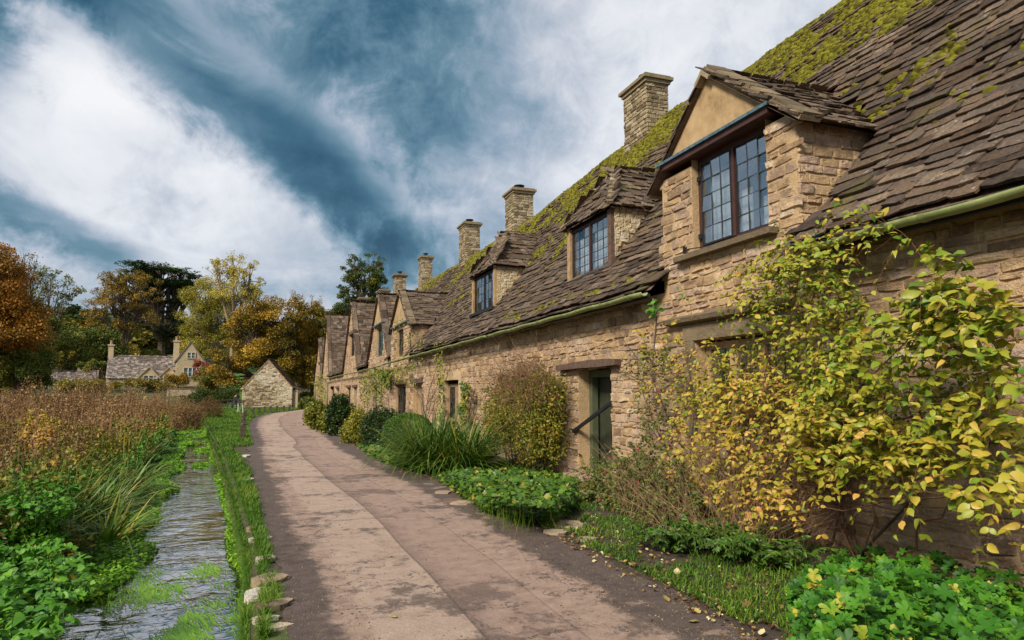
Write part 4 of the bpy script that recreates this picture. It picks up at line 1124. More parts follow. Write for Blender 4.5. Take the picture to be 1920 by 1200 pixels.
# nearest cottage, upper window under the beam
wn = window(c0, 5.80, 6.58, 8.14, 3.59, 4.955, 2, 3, 5, 'brown_paint', 'black_iron', .085, curtain=[(7.45, 8.05, 4.75), (7.15, 7.45, 4.3), (6.75, 6.95, 4.1)], mw=.06, casement=(1,), tilt=.035)
c0.part('window_sill', (MB().box(5.52, 5.80, 6.42, 8.46, 3.49, 3.565, .3), 'weathered_stone'), wn)
c0.part('window_stay', (MB().bar((5.60, 8.30, 3.66), (5.66, 7.72, 3.60), .014, .014).bar((5.60, 8.28, 3.66), (5.68, 8.30, 3.72), .02, .02).bar((5.60, 8.29, 3.60), (5.60, 8.29, 3.70), .03, .03), 'black_iron'), wn)
mb = MB()
for zz_ in (3.78, 4.62): mb.box(5.725, 5.775, 8.055, 8.115, zz_, zz_ + .07)
c0.part('hinge', (mb, 'black_iron'), wn)
# ground floor window of the nearest cottage with drip mould, mostly behind the climber
w0 = window(c0, 5.84, 6.37, 8.13, 1.07, 2.30, 3, 3, 5, 'pale_oak', 'black_iron', .10, ind=True, mw=.13, tilt=.02)
c0.part('drip_mould', (MB().prism([(5.50, 6.2, 2.66), (5.66, 6.2, 2.72), (5.66, 6.2, 2.56), (5.52, 6.2, 2.60)], (0, 2.55, 0), .4), 'weathered_stone'), walls[0])
c0.part('window_head', (MB().box(5.615, 5.80, 6.12, 8.40, 2.335, 2.56, .6), 'weathered_stone'), walls[0])
for yy in (6.15, 8.16): c0.part('window_jamb', (MB().box(5.61, 5.80, yy, yy + .19, 1.0, 2.33, .6), 'weathered_stone'), walls[0])

# hipped dormer windows
for i, cols, rows in ((1, 3, 5), (2, 3, 4)):
    th = cots[i]; a, b, ya, ze, zr = HIPS[i]
    zb = 4.04 if i == 1 else 4.15
    window(th, 6.30, a + .13, b - .13, zb, ze - .07, 2, cols, rows, 'brown_paint' if i == 1 else 'black_iron', 'black_iron', .05, ind=True, par=th.dormer, curtain=[(a + .3, b - .3, ze - .3)] if i == 1 else 0, mw=.06, depth=.05)
    th.part('window_jamb', (MB().box(6.22, 6.38, b - .13, b + .02, zb - .05, ze - .04, .5), 'pale_oak'), th.dormer)
    th.part('window_jamb', (MB().box(6.22, 6.38, a - .02, a + .13, zb - .05, ze - .04, .5), 'pale_oak' if i == 2 else 'old_oak'), th.dormer)
    th.part('window_sill', (MB().box(6.14, 6.36, a - .04, b + .06, zb - .09, zb - .01), 'black_iron'), th.dormer)
# two-light stone window of the third cottage
w3 = window(cots[2], 5.84, 20.62, 22.58, .68, 1.90, 2, 3, 6, 'pale_oak', 'black_iron', .10, ind=False, mw=.3, tilt=.03)
for a_, b_, c_, d_ in ((20.35, 22.85, 2.02, 2.28), (20.35, 22.85, .42, .55), (20.35, 20.62, .55, 2.02), (22.58, 22.85, .55, 2.02)):
    cots[2].part('window_surround', (MB().box(5.60, 5.80, a_, b_, c_, d_, .8), 'mortar'), walls[2])
# farther openings
def far_window(i, y0, y1, z0, z1, fm='brown_paint', lm='black_iron', cols=3, rows=4, x=5.80, lights=2):
    return window(cots[i], x, y0 + .05, y1 - .05, z0 + .03, z1 - .03, lights, cols, rows, fm, lm, .08, ind=False, mw=.09, tilt=.03)
def plank_door(th, wall, y0, y1, z0, z1, x, mat, fm, nb=4):
    d = th.part('door', (MB().box(x - .005, x + .03, y0 + .07, y1 - .07, z0 + .02, z1 - .07), mat))
    w_ = (y1 - y0 - .14) / nb
    for k in range(nb):
        th.part('board', (MB().box(x - .022, x - .006, y0 + .07 + k * w_ + .004, y0 + .07 + (k + 1) * w_ - .004, z0 + .03, z1 - .08, .5), mat), d)
    fr = MB(); fr.box(x - .06, x + .05, y0, y0 + .065, z0, z1).box(x - .06, x + .05, y1 - .065, y1, z0, z1).box(x - .059, x + .049, y0 + .065, y1 - .065, z1 - .065, z1)
    th.part('door_frame', (fr, fm), d)
    return d
far_window(3, 29.4, 31.9, .35, 1.98); plank_door(cots[3], walls[3], 26.1, 27.9, .1, 1.98, 5.86, 'pale_oak', 'pale_oak')
far_window(3, 30.2, 31.9, 3.25, 4.5, rows=4)
far_window(4, 37.6, 39.0, .5, 1.95, 'teal_frame', 'teal_frame'); far_window(4, 35.9, 38.3, 3.55, 5.2, 'teal_frame', 'teal_frame')
plank_door(cots[5], walls[5], 46.6, 48.2, .1, 2.0, 5.86, 'teal_frame', 'teal_frame'); far_window(5, 50.2, 52.2, .2, 2.0, 'frame_green', 'black_iron'); far_window(5, 48.3, 51.2, 4.2, 5.8, lights=3)
plank_door(cots[6], walls[6], 58.4, 60.6, .1, 2.0, 5.86, 'door_green', 'old_oak'); far_window(6, 63.0, 65.4, .6, 2.0)
far_window(7, 80.0, 83.0, 2.9, 5.0, 'pale_oak', 'pale_oak', lights=3)
for i, y0, y1 in ((3, 29.2, 32.2), (3, 25.9, 28.1), (4, 37.3, 39.3), (5, 46.2, 48.7), (5, 49.9, 52.6), (6, 58.0, 61.0), (6, 62.7, 65.7)):
    cots[i].part('lintel', (MB().bar((5.64, y0, 2.08), (5.64, y1, 2.09), .16, .17), 'old_oak'), walls[i])
# the green door and its frame, boards, strap hinge and handrail in the second cottage
c1 = cots[1]
d1 = c1.part('door', (MB().box(6.06, 6.09, 10.78, 11.86, .12, 1.93), 'door_green'))
bw = 1.08 / 5
for k in range(5): c1.part('board', (MB().box(6.036, 6.058, 10.78 + k * bw + .005, 10.78 + (k + 1) * bw - .005, .13, 1.92), 'door_green'), d1)
c1.part('strap_hinge', (MB().box(6.018, 6.034, 11.05, 11.80, 1.62, 1.655).box(6.018, 6.034, 11.05, 11.80, .52, .555), 'black_iron'), d1)
fr = MB()
for (x0_, x1_, t_) in ((5.88, 6.0, .13), (6.0, 6.12, .085)):
    fr.box(x0_, x1_, 10.69, 10.69 + t_, .1, 2.03).box(x0_, x1_, 12.01 - t_, 12.01, .1, 2.03).box(x0_ + .001, x1_ - .001, 10.69 + t_, 12.01 - t_, 2.03 - t_, 2.03)
c1.part('door_frame', (fr, 'frame_green'), d1)
c1.part('door_step', (MB().box(5.35, 6.1, 10.62, 12.1, -.02, .10, .6), 'pink_stone'), d1)
c1.part('handrail', (MB().bar((5.60, 12.16, .86), (5.60, 10.62, 1.42), .045, .06), 'black_iron'), d1)
mb = MB()
mb.prism([(5.50, 10.28, 2.075), (5.50, 10.9, 2.06), (5.50, 11.7, 2.065), (5.50, 12.74, 2.05), (5.50, 12.76, 2.15), (5.50, 12.2, 2.175), (5.50, 11.3, 2.20), (5.50, 10.6, 2.195), (5.50, 10.27, 2.17)], (.20, 0, 0))
c1.part('lintel', (mb, 'old_oak'), walls[1])

# --- gutters with brackets and downpipes
def gutter(th, y0, y1, z0, z1, dark=True, x=5.27, r_=.062):
    mb = MB(); n = 24; V = []; prof = [(r_ * math.cos(a), -r_ * math.sin(a)) for a in np.linspace(0, math.pi, 9)] + [(-r_ * .82 * math.cos(a), -r_ * .82 * math.sin(a)) for a in np.linspace(0, math.pi, 9)]
    m = len(prof)
    for k in range(n + 1):
        y = y0 + (y1 - y0) * k / n; z = z0 + (z1 - z0) * k / n + .008 * math.sin(k * 1.3)
        V += [(x + p, y, z + q) for p, q in prof]
    F = [(k * m + j, k * m + (j + 1) % m, (k + 1) * m + (j + 1) % m, (k + 1) * m + j) for k in range(n) for j in range(m)]
    F += [tuple(range(m))[::-1], tuple(n * m + j for j in range(m))]
    mb.add(V, F); me = mb.mesh('gutter', 'gutter_green', th.off(), True)
    g = th.part('gutter', me)
    y = y0 + .4
    while y < y1 - .1:
        z = z0 + (z1 - z0) * (y - y0) / (y1 - y0)
        b = MB(); V = []
        for yy in (y - .03, y + .03): V += [(x + (r_ + .008) * math.cos(a), yy, z + .003 - (r_ + .008) * math.sin(a)) for a in np.linspace(0, math.pi, 9)]
        b.add(V, [(k, k + 1, 10 + k, 9 + k) for k in range(8)]); b.bar((x + r_, y, z - .01), (5.62, y, z - .06), .02, .02)
        th.part('gutter_bracket', (b, 'gutter_green', True), g); y += .95 if y < 25 else 2.2
    return g
gutter(c0, -1.9, 5.62, 3.14, 3.12)
gutter(c1, 8.86, 16.58, 3.10, 3.07); gutter(cots[2], 16.62, 25.58, 3.07, 3.04); gutter(cots[3], 25.62, 33.4, 3.04, 3.0)
gutter(cots[4], 33.5, 43.1, 2.97, 2.93); gutter(cots[5], 43.3, 56.5, 2.93, 2.98); gutter(cots[6], 56.7, 69.5, 2.98, 2.95); gutter(cots[7], 77.4, 90, 2.9, 2.9)
for th, y in ((cots[6], 68.6), (cots[7], 86.5)):
    th.part('downpipe', (MB().tube([(5.30, y, 2.95), (5.33, y, 2.75), (5.5, y, 2.55), (5.52, y, 1.5), (5.52, y, .1)], .07, 8), 'gutter_green', True))
c0.part('gutter_board', (MB().box(5.36, 5.42, -1.9, 5.7, 3.05, 3.13), 'black_iron'))
c1.part('gutter_board', (MB().box(5.36, 5.42, 8.94, 16.58, 3.02, 3.10), 'black_iron'))
# lead soakers at the dormer feet
c0.part('lead_flashing', (MB().bar((6.72, 5.82, 4.62), (7.05, 5.72, 4.95), .16, .012), 'blue_lead'))
c0.part('lead_flashing', (MB().bar((5.42, 5.98, 3.22), (5.42, 5.30, 3.20), .14, .012), 'blue_lead'))

# --- chimneys
def chimney(th, x0, x1, y0, y1, zb, zt, pot=True, courses=.105, ind=0, cap=.10):
    b_ = MB().box(x0 + .02, x1 - .02, y0 + .02, y1 - .02, zb, zt)
    ch = th.part('chimney', (b_, 'mortar'))
    Ps = []; Rs = []; Ss = []
    z = zb
    while z < zt - .04:
        h = min(rng.uniform(courses * .75, courses * 1.3), zt - z)
        for (a, b, xd, nd, f) in ((y0, y1, (0, -1, 0), (-1, 0, 0), lambda u: (x0 + .018, u)), (x0, x1, (1, 0, 0), (0, -1, 0), lambda u: (u, y0 + .018))):
            u = a - rng.uniform(0, .12)
            while u < b:
                w_ = rng.uniform(.16, .36); a2, b2 = max(u, a), min(u + w_, b); u += w_
                if b2 - a2 < .05: continue
                xx, yy = f((a2 + b2) / 2)
                Ps.append((xx, yy, z + .005)); Rs.append(np.stack([xd, (0, 0, 1), nd], 1)); Ss.append((b2 - a2 - .01, h - .01, rng.uniform(.02, .04)))
        z += h
    emit(th, ch, 'stone', 'chimney_stones', STONE_T, np.array(Ps), np.array(Rs, float), np.array(Ss), rng.random(len(Ps)), 'chimney_stone', ind, 7)
    cp = MB(); cp.box(x0 - cap, x1 + cap, y0 - cap, y1 + cap, zt, zt + .085, .3).box(x0 - cap * .4, x1 + cap * .4, y0 - cap * .4, y1 + cap * .4, zt - .09, zt - .002, .5).box(x0 - cap * .5, x1 + cap * .5, y0 - cap * .5, y1 + cap * .5, zt + .087, zt + .13, .2)
    th.part('chimney_cap', (cp, 'chimney_stone'), ch)
    xc, yc = (x0 + x1) / 2, (y0 + y1) / 2; s_ = min(x1 - x0, y1 - y0)
    if pot:
        pm = MB().lathe([(s_ * .17, 0), (s_ * .17, .14), (s_ * .12, .15), (s_ * .12, .20), (s_ * .26, .21), (s_ * .26, .235), (s_ * .05, .27)], (xc, yc, zt + .13))
        th.part('chimney_pot', (pm, 'black_iron', False), ch)
    return ch
chimney(c1, 8.95, 9.62, 14.75, 15.95, 7.9, 9.72, ind=150)
chimney(cots[2], 8.95, 9.80, 26.15 - 1.3, 27.2 - 1.3, 7.7, 9.62, ind=0)
chimney(cots[3], 8.95, 9.75, 32.0, 33.1, 7.8, 9.95)
chimney(cots[4], 8.95, 9.65, 42.0, 43.0, 7.9, 10.15)
chimney(cots[5], 8.7, 9.5, 50.0, 51.0, 7.5, 10.3, cap=.14)
chimney(cots[5], 8.4, 9.2, 55.4, 56.4, 7.5, 9.9, pot=False)
chimney(cots[6], 7.75, 8.6, 63.6, 64.8, 7, 10.3, pot=False)

# --- moss: cushions lying on the slates, thick along the ridge
def moss_on(th, specs):
    Ps = []; Ns = []; Sz = []
    for (y0, y1, v0, v1, n, thr, seed) in specs:
        U = rng.uniform(y0, y1, n); Vv = rng.uniform(v0, v1, n)
        X = np.interp(Vv, AL, XS); q = np.stack([X * 1.6, U * .55, X * 0], 1)
        f = .6 * vnoise(q, 1.1, seed) + .4 * vnoise(q, 3.5, seed + 1) + (Vv - v0) / (v1 - v0) * 1.15 - .10 + rng.normal(0, .10, n) + .45 * vnoise(q * [1, 2.2, 1], 5.0, seed + 5)
        m = (f > thr)
        P, N, T = roof_pts(U[m], Vv[m]); P = P + N * .035
        k = main_keep(P) ; Ps.append(P[k]); Ns.append(N[k]); Sz.append(rng.uniform(.014, .046, k.sum()) * (1 + .3 * np.clip(f[m][k], 0, 1.5)))
    P = np.vstack(Ps); N = np.vstack(Ns); S = np.concatenate(Sz); n = len(P)
    if not n: return
    T = norm(np.cross(N, np.tile([0, 1.0, 0], (n, 1))))
    R = frames(T, N)
    me = join(DOME_T, P, R, np.stack([S * rng.uniform(.9, 1.8, n), S, S * rng.uniform(.5, .95, n)], 1), rng.random(n), 'moss', 'moss', th.off(), None, True)
    th.part('moss', me, th.roof, kind='stuff')
Lr = AL[-1]
moss_on(c0, [(4.2, 9.35, Lr - 3.8, Lr, 30000, .74, 1), (2.6, 9.3, Lr - 5.6, Lr - 1.2, 16000, 1.02, 4), (-1, 5.4, .1, 2.2, 300, 1.3, 9)])
moss_on(c1, [(9.35, 16.6, Lr - 4.2, Lr, 32000, .62, 1), (9.35, 16.6, .05, .6, 700, .65, 4), (9.4, 12, 1.2, 3.0, 1600, .95, 2), (13.6, 16.6, 1.2, 4.2, 4500, 1.0, 12)])
moss_on(cots[2], [(16.6, 25.6, Lr - 3.8, Lr, 26000, .60, 1), (16.6, 19, 1.5, 3.6, 2200, .9, 5), (21.5, 25.6, 1.4, 3.6, 1500, 1.0, 5)])
moss_on(cots[3], [(25.6, 33.4, Lr - 3.2, Lr, 12000, .66, 1), (25.6, 28.6, 1.5, 3.4, 900, .9, 5)])
moss_on(cots[4], [(33.4, 43, Lr - 1.9, Lr, 4000, .75, 1)])

# ------------------------------------------------------------------ planting
def in_poly(x, y, poly):
    c = np.zeros(len(x), bool); n = len(poly)
    for i in range(n):
        x1, y1 = poly[i]; x2, y2 = poly[i - 1]
        m = ((y1 > y) != (y2 > y)) & (x < (x2 - x1) * (y - y1) / (y2 - y1 + 1e-9) + x1)
        c ^= m
    return c
def sample_poly(poly, n, r=None):
    r = r or rng; P = np.array(poly, float); lo, hi = P.min(0), P.max(0); X = []; Y = []; got = 0
    while got < n:
        x = r.uniform(lo[0], hi[0], n * 2); y = r.uniform(lo[1], hi[1], n * 2); m = in_poly(x, y, poly); X.append(x[m]); Y.append(y[m]); got += m.sum()
    return np.concatenate(X)[:n], np.concatenate(Y)[:n]
def onx_v(px, py, X):
    r_ = _R[None] * ((px - 960) / FPX)[:, None] + _U[None] * ((600 - py) / FPX)[:, None] + _F[None]
    return CAMP[None] + r_ * (X / r_[:, 0])[:, None]
def onz_v(px, py, Z):
    r_ = _R[None] * ((px - 960) / FPX)[:, None] + _U[None] * ((600 - py) / FPX)[:, None] + _F[None]
    return CAMP[None] + r_ * ((Z - CAMP[2]) / r_[:, 2])[:, None]
def sprays(P0, dirs, lens, leaf_gap, droop, size, r, pitch=.1):
    """arching shoots carrying leaves in opposite pairs"""
    LP = []; LY = []; LZ = []; LS = []; paths = []; own = []
    for k in range(len(P0)):
        n = max(3, int(lens[k] / leaf_gap)); t = np.linspace(0, 1, n)
        d = norm(dirs[k]); side = norm(np.cross(d, [0, 0, 1]) + 1e-6)
        pts = P0[k] + np.outer(t * lens[k], d) + np.outer(-droop * lens[k] * t ** 2, [0, 0, 1]) + np.outer(np.sin(t * 3 + k) * lens[k] * .06, side)
        paths.append(pts)
        T = norm(np.gradient(pts, axis=0))
        for j in range(n):
            for s_ in (-1, 1):
                if r.random() < .12: continue
                y = T[j] * r.uniform(.1, .6) + side * s_ * r.uniform(.6, 1.1) + np.array([0, 0, r.uniform(-.45, .25)]) + r.normal(0, .15, 3)
                LP.append(pts[j]); LY.append(y); LZ.append(np.array([-.45, -.35, .9]) + r.normal(0, .5, 3)); LS.append(size[k] * r.uniform(.45, 1.2) * (1 - .3 * t[j])); own.append(k)
    return np.array(LP), np.array(LY), np.array(LZ), np.array(LS), paths, np.array(own)
def stems_mesh(paths, rad, mat, name, origin, sides=4, smooth=False):
    mb = MB()
    for p, q in zip(paths, rad): mb.tube(p, np.linspace(q, q * .45, len(p)), sides, rng.random(), cap=False)
    return mb.mesh(name, mat, origin, smooth)

r4 = np.random.default_rng(404)
# big yellow-green climber on the nearest cottage
vine = Thing('climbing_vine', 'large yellow and green climber spilling off the nearest cottage wall above the geraniums', 'climbing plant', (5.45, 6.6, 0))
zones = [  # polygon in the photograph, wall stand-off X range, shoots, tone, leaf size
 ([(1385, 500), (1440, 452), (1520, 430), (1580, 470), (1620, 560), (1640, 680), (1560, 720), (1450, 640), (1390, 590)], (4.95, 5.35), 241, .40, .082),
 ([(1560, 640), (1700, 560), (1800, 500), (1900, 560), (1915, 700), (1900, 860), (1800, 880), (1650, 830), (1560, 760)], (4.45, 5.05), 200, .42, .105),
 ([(1700, 520), (1800, 480), (1880, 530), (1900, 620), (1760, 640)], (4.5, 4.9), 36, .36, .140),
 ([(1250, 850), (1290, 730), (1380, 690), (1500, 720), (1560, 790), (1480, 850), (1420, 930), (1330, 900)], (4.75, 5.2), 252, .60, .078),
 ([(1480, 740), (1620, 780), (1750, 800), (1760, 880), (1620, 900), (1500, 880)], (4.5, 5.0), 161, .52, .10),
 ([(1520, 650), (1640, 640), (1650, 800), (1500, 800)], (5.0, 5.35), 92, .35, .085),
 ([(1180, 620), (1260, 600), (1350, 650), (1300, 780), (1220, 760)], (5.2, 5.5), 69, .62, .07),
 ([(1270, 880), (1400, 930), (1480, 900), (1430, 960), (1330, 940)], (4.7, 5.0), 36, .66, .085),
 ([(1740, 880), (1840, 850), (1900, 880), (1880, 950), (1780, 940)], (4.3, 4.7), 23, .5, .105),
 ([(1310, 650), (1480, 640), (1510, 740), (1390, 750), (1300, 730)], (5.15, 5.4), 75, .55, .075),
 ([(1290, 890), (1500, 890), (1570, 950), (1440, 1000), (1330, 980)], (4.75, 5.1), 42, .6, .08),
 ([(1560, 390), (1700, 420), (1720, 470), (1560, 450)], (5.1, 5.3), 16, .45, .08),
]
P0 = []; D0 = []; L0 = []; TN = []; SZ0 = []
for poly, (xa, xb), n, tn, sz in zones:
    px, py = sample_poly(poly, n, r4); X = r4.uniform(xa, xb, n)
    P = onx_v(px, py, X)
    P0.append(P); a = r4.uniform(0, 2 * math.pi, n)
    D0.append(np.stack([-np.abs(r4.normal(.35, .35, n)), np.cos(a) * .8, np.sin(a) * .45 - .05], 1)); L0.append(r4.uniform(.16, .42, n)); TN += [tn] * n; SZ0 += [sz] * n
P0 = np.vstack(P0); D0 = np.vstack(D0); L0 = np.concatenate(L0); TN = np.array(TN); SZ0 = np.array(SZ0)
LP, LY, LZ, LS, vp, own = sprays(P0, D0, L0, .052, .45, SZ0, r4)
R = frames(LY, LZ)
tone = TN[own] + .06 + r4.normal(0, .17, len(LP)) + .14 * vnoise(LP, 2.5, 8)
emit(vine, None, 'leaf', 'foliage', OVAL_T, LP, R, LS, np.clip(tone, .02, .98), 'vine_leaf', 290, 10, smooth=True)
# smaller leaves deep inside, coloured darker to stand in for the shade there
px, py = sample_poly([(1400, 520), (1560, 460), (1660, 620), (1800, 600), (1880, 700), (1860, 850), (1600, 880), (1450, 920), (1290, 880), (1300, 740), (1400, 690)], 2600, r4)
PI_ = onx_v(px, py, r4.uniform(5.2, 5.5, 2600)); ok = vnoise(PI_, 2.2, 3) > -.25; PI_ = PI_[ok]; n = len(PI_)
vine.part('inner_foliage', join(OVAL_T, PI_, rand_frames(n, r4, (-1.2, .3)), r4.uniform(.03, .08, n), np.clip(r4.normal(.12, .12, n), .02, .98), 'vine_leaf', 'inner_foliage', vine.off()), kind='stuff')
# main stems from the ground and the tangle behind the leaves
paths = []; rad = []
roots = [(5.42, 7.35), (5.35, 6.95), (5.45, 6.3), (5.5, 5.2), (5.42, 7.7)]
for k in range(46):
    rx, ry = roots[k % 5]; tgt = P0[r4.integers(0, len(P0))]; t = np.linspace(0, 1, 9)[:, None]
    a = np.array([rx + r4.normal(0, .06), ry + r4.normal(0, .12), 0]); b_ = tgt
    p = a + (b_ - a) * t; p[:, 0] += .18 * np.sin(t[:, 0] * math.pi) * r4.uniform(0, 1); p[:, 2] += .25 * np.sin(t[:, 0] * math.pi) * r4.uniform(-.2, 1); p[1:-1] += r4.normal(0, .035, (7, 3)); p[:, 0] = np.minimum(p[:, 0], 5.60)
    paths.append(p); rad.append(r4.uniform(.004, .012))
for k in range(420):
    px, py = sample_poly([(1440, 640), (1640, 700), (1640, 900), (1560, 1000), (1400, 1000), (1380, 760)], 1, r4)
    c = onx_v(px, py, r4.uniform(5.1, 5.5, 1))[0]; n = 7; p = c + np.cumsum(r4.normal(0, .055, (n, 3)) + r4.normal(0, .05, 3), 0); p[:, 0] = np.minimum(p[:, 0], 5.6); paths.append(p); rad.append(r4.uniform(.002, .004))
vine.part('stems', stems_mesh(paths, rad, 'twig', 'stems', vine.off()), kind='stuff')
vine.part('shoots', stems_mesh(vp, np.full(len(vp), .0022), 'twig', 'shoots', vine.off(), 3), kind='stuff')
# thick woody stems up the wall at the right and the trailing tips over the gutter
wp = [np.array([5.5, 5.35, -.02]), on_x(1640, 1010, 5.5), on_x(1690, 960, 5.5), on_x(1740, 900, 5.52), on_x(1735, 830, 5.48), on_x(1700, 760, 5.45), on_x(1660, 700, 5.4)]
wq = [np.array([5.5, 5.9, -.02]), on_x(1560, 1020, 5.5), on_x(1590, 900, 5.5), on_x(1580, 800, 5.5), on_x(1520, 690, 5.45), on_x(1500, 560, 5.3)]
vine.part('woody_stem', (MB().tube(wp, [.018, .016, .014, .012, .01, .008, .006], 6), 'bark', True))
vine.part('woody_stem', (MB().tube(wq, [.016, .014, .013, .012, .010, .006], 6), 'bark', True))
tips = []; TP = []
for line in ([(1640, 470), (1680, 440), (1650, 405), (1610, 395)], [(1760, 560), (1740, 500), (1700, 440), (1640, 410), (1625, 385)], [(1440, 500), (1470, 440), (1450, 415)], [(1480, 470), (1560, 400), (1575, 375)], [(1300, 600), (1290, 560), (1275, 540)]):
    pts = np.array([on_x(a, b, 5.12) for a, b in line]); q = np.linspace(0, len(pts) - 1, 12); p = np.stack([np.interp(q, range(len(pts)), pts[:, c]) for c in range(3)], 1); tips.append(p); TP.append(p[3:])
TP = np.vstack(TP); n = len(TP)
vine.part('shoots', stems_mesh(tips, [.003] * len(tips), 'twig', 'shoots', vine.off(), 4), kind='stuff')
Rf = frames(r4.normal(0, 1, (n, 3)) + [0, 0, -.2], np.tile([-.5, -.4, 1], (n, 1)) + r4.normal(0, .4, (n, 3)))
emit(vine, None, 'leaf', 'foliage', OVAL_T, TP + r4.normal(0, .02, (n, 3)), Rf, r4.uniform(.05, .09, n), np.clip(r4.normal(.35, .2, n), .02, .98), 'vine_leaf', 40, 10, smooth=True)
# dry hanging stalks at its foot
paths = []
for k in range(620):
    x, y = r4.uniform(4.3, 5.2), r4.uniform(5.6, 8.2); h = r4.uniform(.4, 1.25); dx, dy = r4.normal(0, .2, 2); t = np.linspace(0, 1, 5)[:, None]
    paths.append(np.array([x, y, 0]) + t * np.array([dx, dy, h]) + t ** 2 * np.array([dx, dy, -.12]))
single('dry_stalks', stems_mesh(paths, r4.uniform(.002, .0045, len(paths)), 'dry_twig', 'dry_stalks', (0, 0, 0), 3), 'brown dry stalks standing under the yellow climber at the wall foot', 'dry stalks', kind='stuff')

# geraniums in the near corner
def ground_patch(th, px_poly, z, n, size, tmpls, mat, r, height=.35, tone=.5, ind=290, key='leaf', minpx=10, xmax=5.5, lean=(-.35, -.35, 1.0), stems=True):
    px, py = sample_poly(px_poly, n, r); E0 = np.array(px_poly, float); E1 = np.roll(E0, -1, 0); Q_ = np.stack([px, py], 1)[:, None]
    tt = np.clip(((Q_ - E0) * (E1 - E0)).sum(2) / ((E1 - E0) ** 2).sum(1), 0, 1); de = np.linalg.norm(Q_ - (E0 + tt[..., None] * (E1 - E0)), axis=2).min(1)
    zz = r.uniform(.25, 1, n) ** .6 * height * np.clip(de / (.28 * np.ptp(E0[:, 1])), .12, 1) ** .7 * (1 + .3 * vnoise(Q_[:, 0, :1] * [.02, 0, 0] + Q_[:, 0, 1:] * [0, .03, 0], 1, 2)) + z
    P = onz_v(px, py, zz); m = P[:, 0] < xmax; P = P[m]; n = len(P)
    P[:, 2] += .05 * vnoise(P, 4, 3)
    az = r.uniform(0, 2 * math.pi, n); Y = np.stack([np.cos(az), np.sin(az), r.uniform(-.5, .1, n)], 1)
    R_ = frames(Y, np.array(lean)[None] + r.normal(0, .35, (n, 3)))
    S = size * r.uniform(.38, 1.3, n)
    emit(th, None, key, 'foliage', tmpls, P - R_[:, :, 1] * (S * .4)[:, None], R_, S, np.clip(r.normal(tone, .22, n) + .18 * vnoise(P, 3, 1) + .5 * (r.random(n) < .02), .02, .98), mat, ind, minpx, smooth=True)
    if stems:
        k = min(n, 700); pp = [np.array([[a[0] + r.normal(0, .05), a[1] + r.normal(0, .05), max(z - .3, 0)], [a[0], a[1], a[2] * .6], a]) for a in P[:k]]
        th.part('stalks', stems_mesh(pp, np.full(len(pp), .0025), 'grass', 'stalks', th.off(), 3), kind='stuff')
ger = Thing('geranium_clump', 'clump of bright green lobed geranium leaves in the near right corner by the wall', 'plant', (4.6, 3.8, 0))
ground_patch(ger, [(1475, 1105), (1530, 1050), (1600, 1030), (1700, 1000), (1800, 1040), (1930, 1060), (1990, 1290), (1430, 1290), (1490, 1180)], 0, 2300, .100, PALM_T, 'geranium_leaf', r4, .54, .48)
# leafy patch in front of the brown bush
ivy = Thing('ivy_patch', 'low spreading patch of dark green heart-shaped leaves under the bush by the door', 'plant', (4.4, 11.5, 0))
ground_patch(ivy, [(812, 890), (860, 862), (930, 868), (1000, 872), (1085, 895), (1085, 945), (1040, 975), (960, 972), (900, 950), (850, 918)], 0, 4200, .082, [t_heart(), t_heart()], 'ivy_leaf', r4, .38, .45, minpx=9, xmax=5.6)

def bush(th, ells, n, size, tmpls, mat, r, tone=.5, tsd=.18, shell=.55, ind=0, up=.35, stems='bark', nst=30, name='foliage', twiggy=0, jag=.18):
    """foliage filling ellipsoids, denser to the outside, with gaps"""
    vol = np.array([e[3] * e[4] * e[5] for e in ells]) ** .67; cnt = (n * vol / vol.sum()).astype(int); PP = []; DD = []
    for e, c in zip(ells, cnt):
        d = norm(r.normal(0, 1, (c, 3))); rad = 1 - (1 - r.uniform(0, 1, c) ** .5) * shell
        rad = rad * (1 + jag * vnoise(d * 1.0 + np.array(e[:3]), 2.6, 7) + jag * .6 * vnoise(d + np.array(e[:3]), 6.5, 3))
        p = np.array(e[:3]) + d * rad[:, None] * np.array(e[3:6]); PP.append(p); DD.append(d)
    P = np.vstack(PP); Dn = np.vstack(DD); m = (P[:, 2] > .02) & ((P[:, 0] < WX - .03) | (P[:, 1] > 95)); P, Dn = P[m], Dn[m]; k = len(P)
    Y = Dn * .6 + r.normal(0, .7, (k, 3)) + np.array([0, 0, up * .4]); Z = Dn + r.normal(0, .45, (k, 3)) + np.array([0, 0, up])
    R_ = frames(Y, Z); S = size * r.uniform(.6, 1.3, k)
    tn = np.clip(tone + r.normal(0, tsd, k) + .15 * vnoise(P, 1.7 / max(.5, ells[0][3]), 2), .02, .98)
    emit(th, None, 'leaf', name, tmpls, P, R_, S, tn, mat, ind, 9, smooth=False)
    if nst:
        paths = []
        for j in range(nst):
            e = ells[j % len(ells)]; b_ = np.array([e[0] + r.normal(0, .12 * e[3]), e[1] + r.normal(0, .12 * e[4]), 0.0]); d = norm(r.normal(0, 1, 3)); d[2] = abs(d[2]); q = np.array(e[:3]) + d * np.array(e[3:6]) * .9
            t = np.linspace(0, 1, 5)[:, None]; p = b_ + (q - b_) * t; p[1:-1] += r.normal(0, .04 * e[3], (3, 3)); p[:, 0] = np.where(p[:, 1] < 90, np.minimum(p[:, 0], WX - .04), p[:, 0]); paths.append(p)
        th.part('stems', stems_mesh(paths, r.uniform(.004, .012, nst), stems, 'stems', th.off(), 4), kind='stuff')

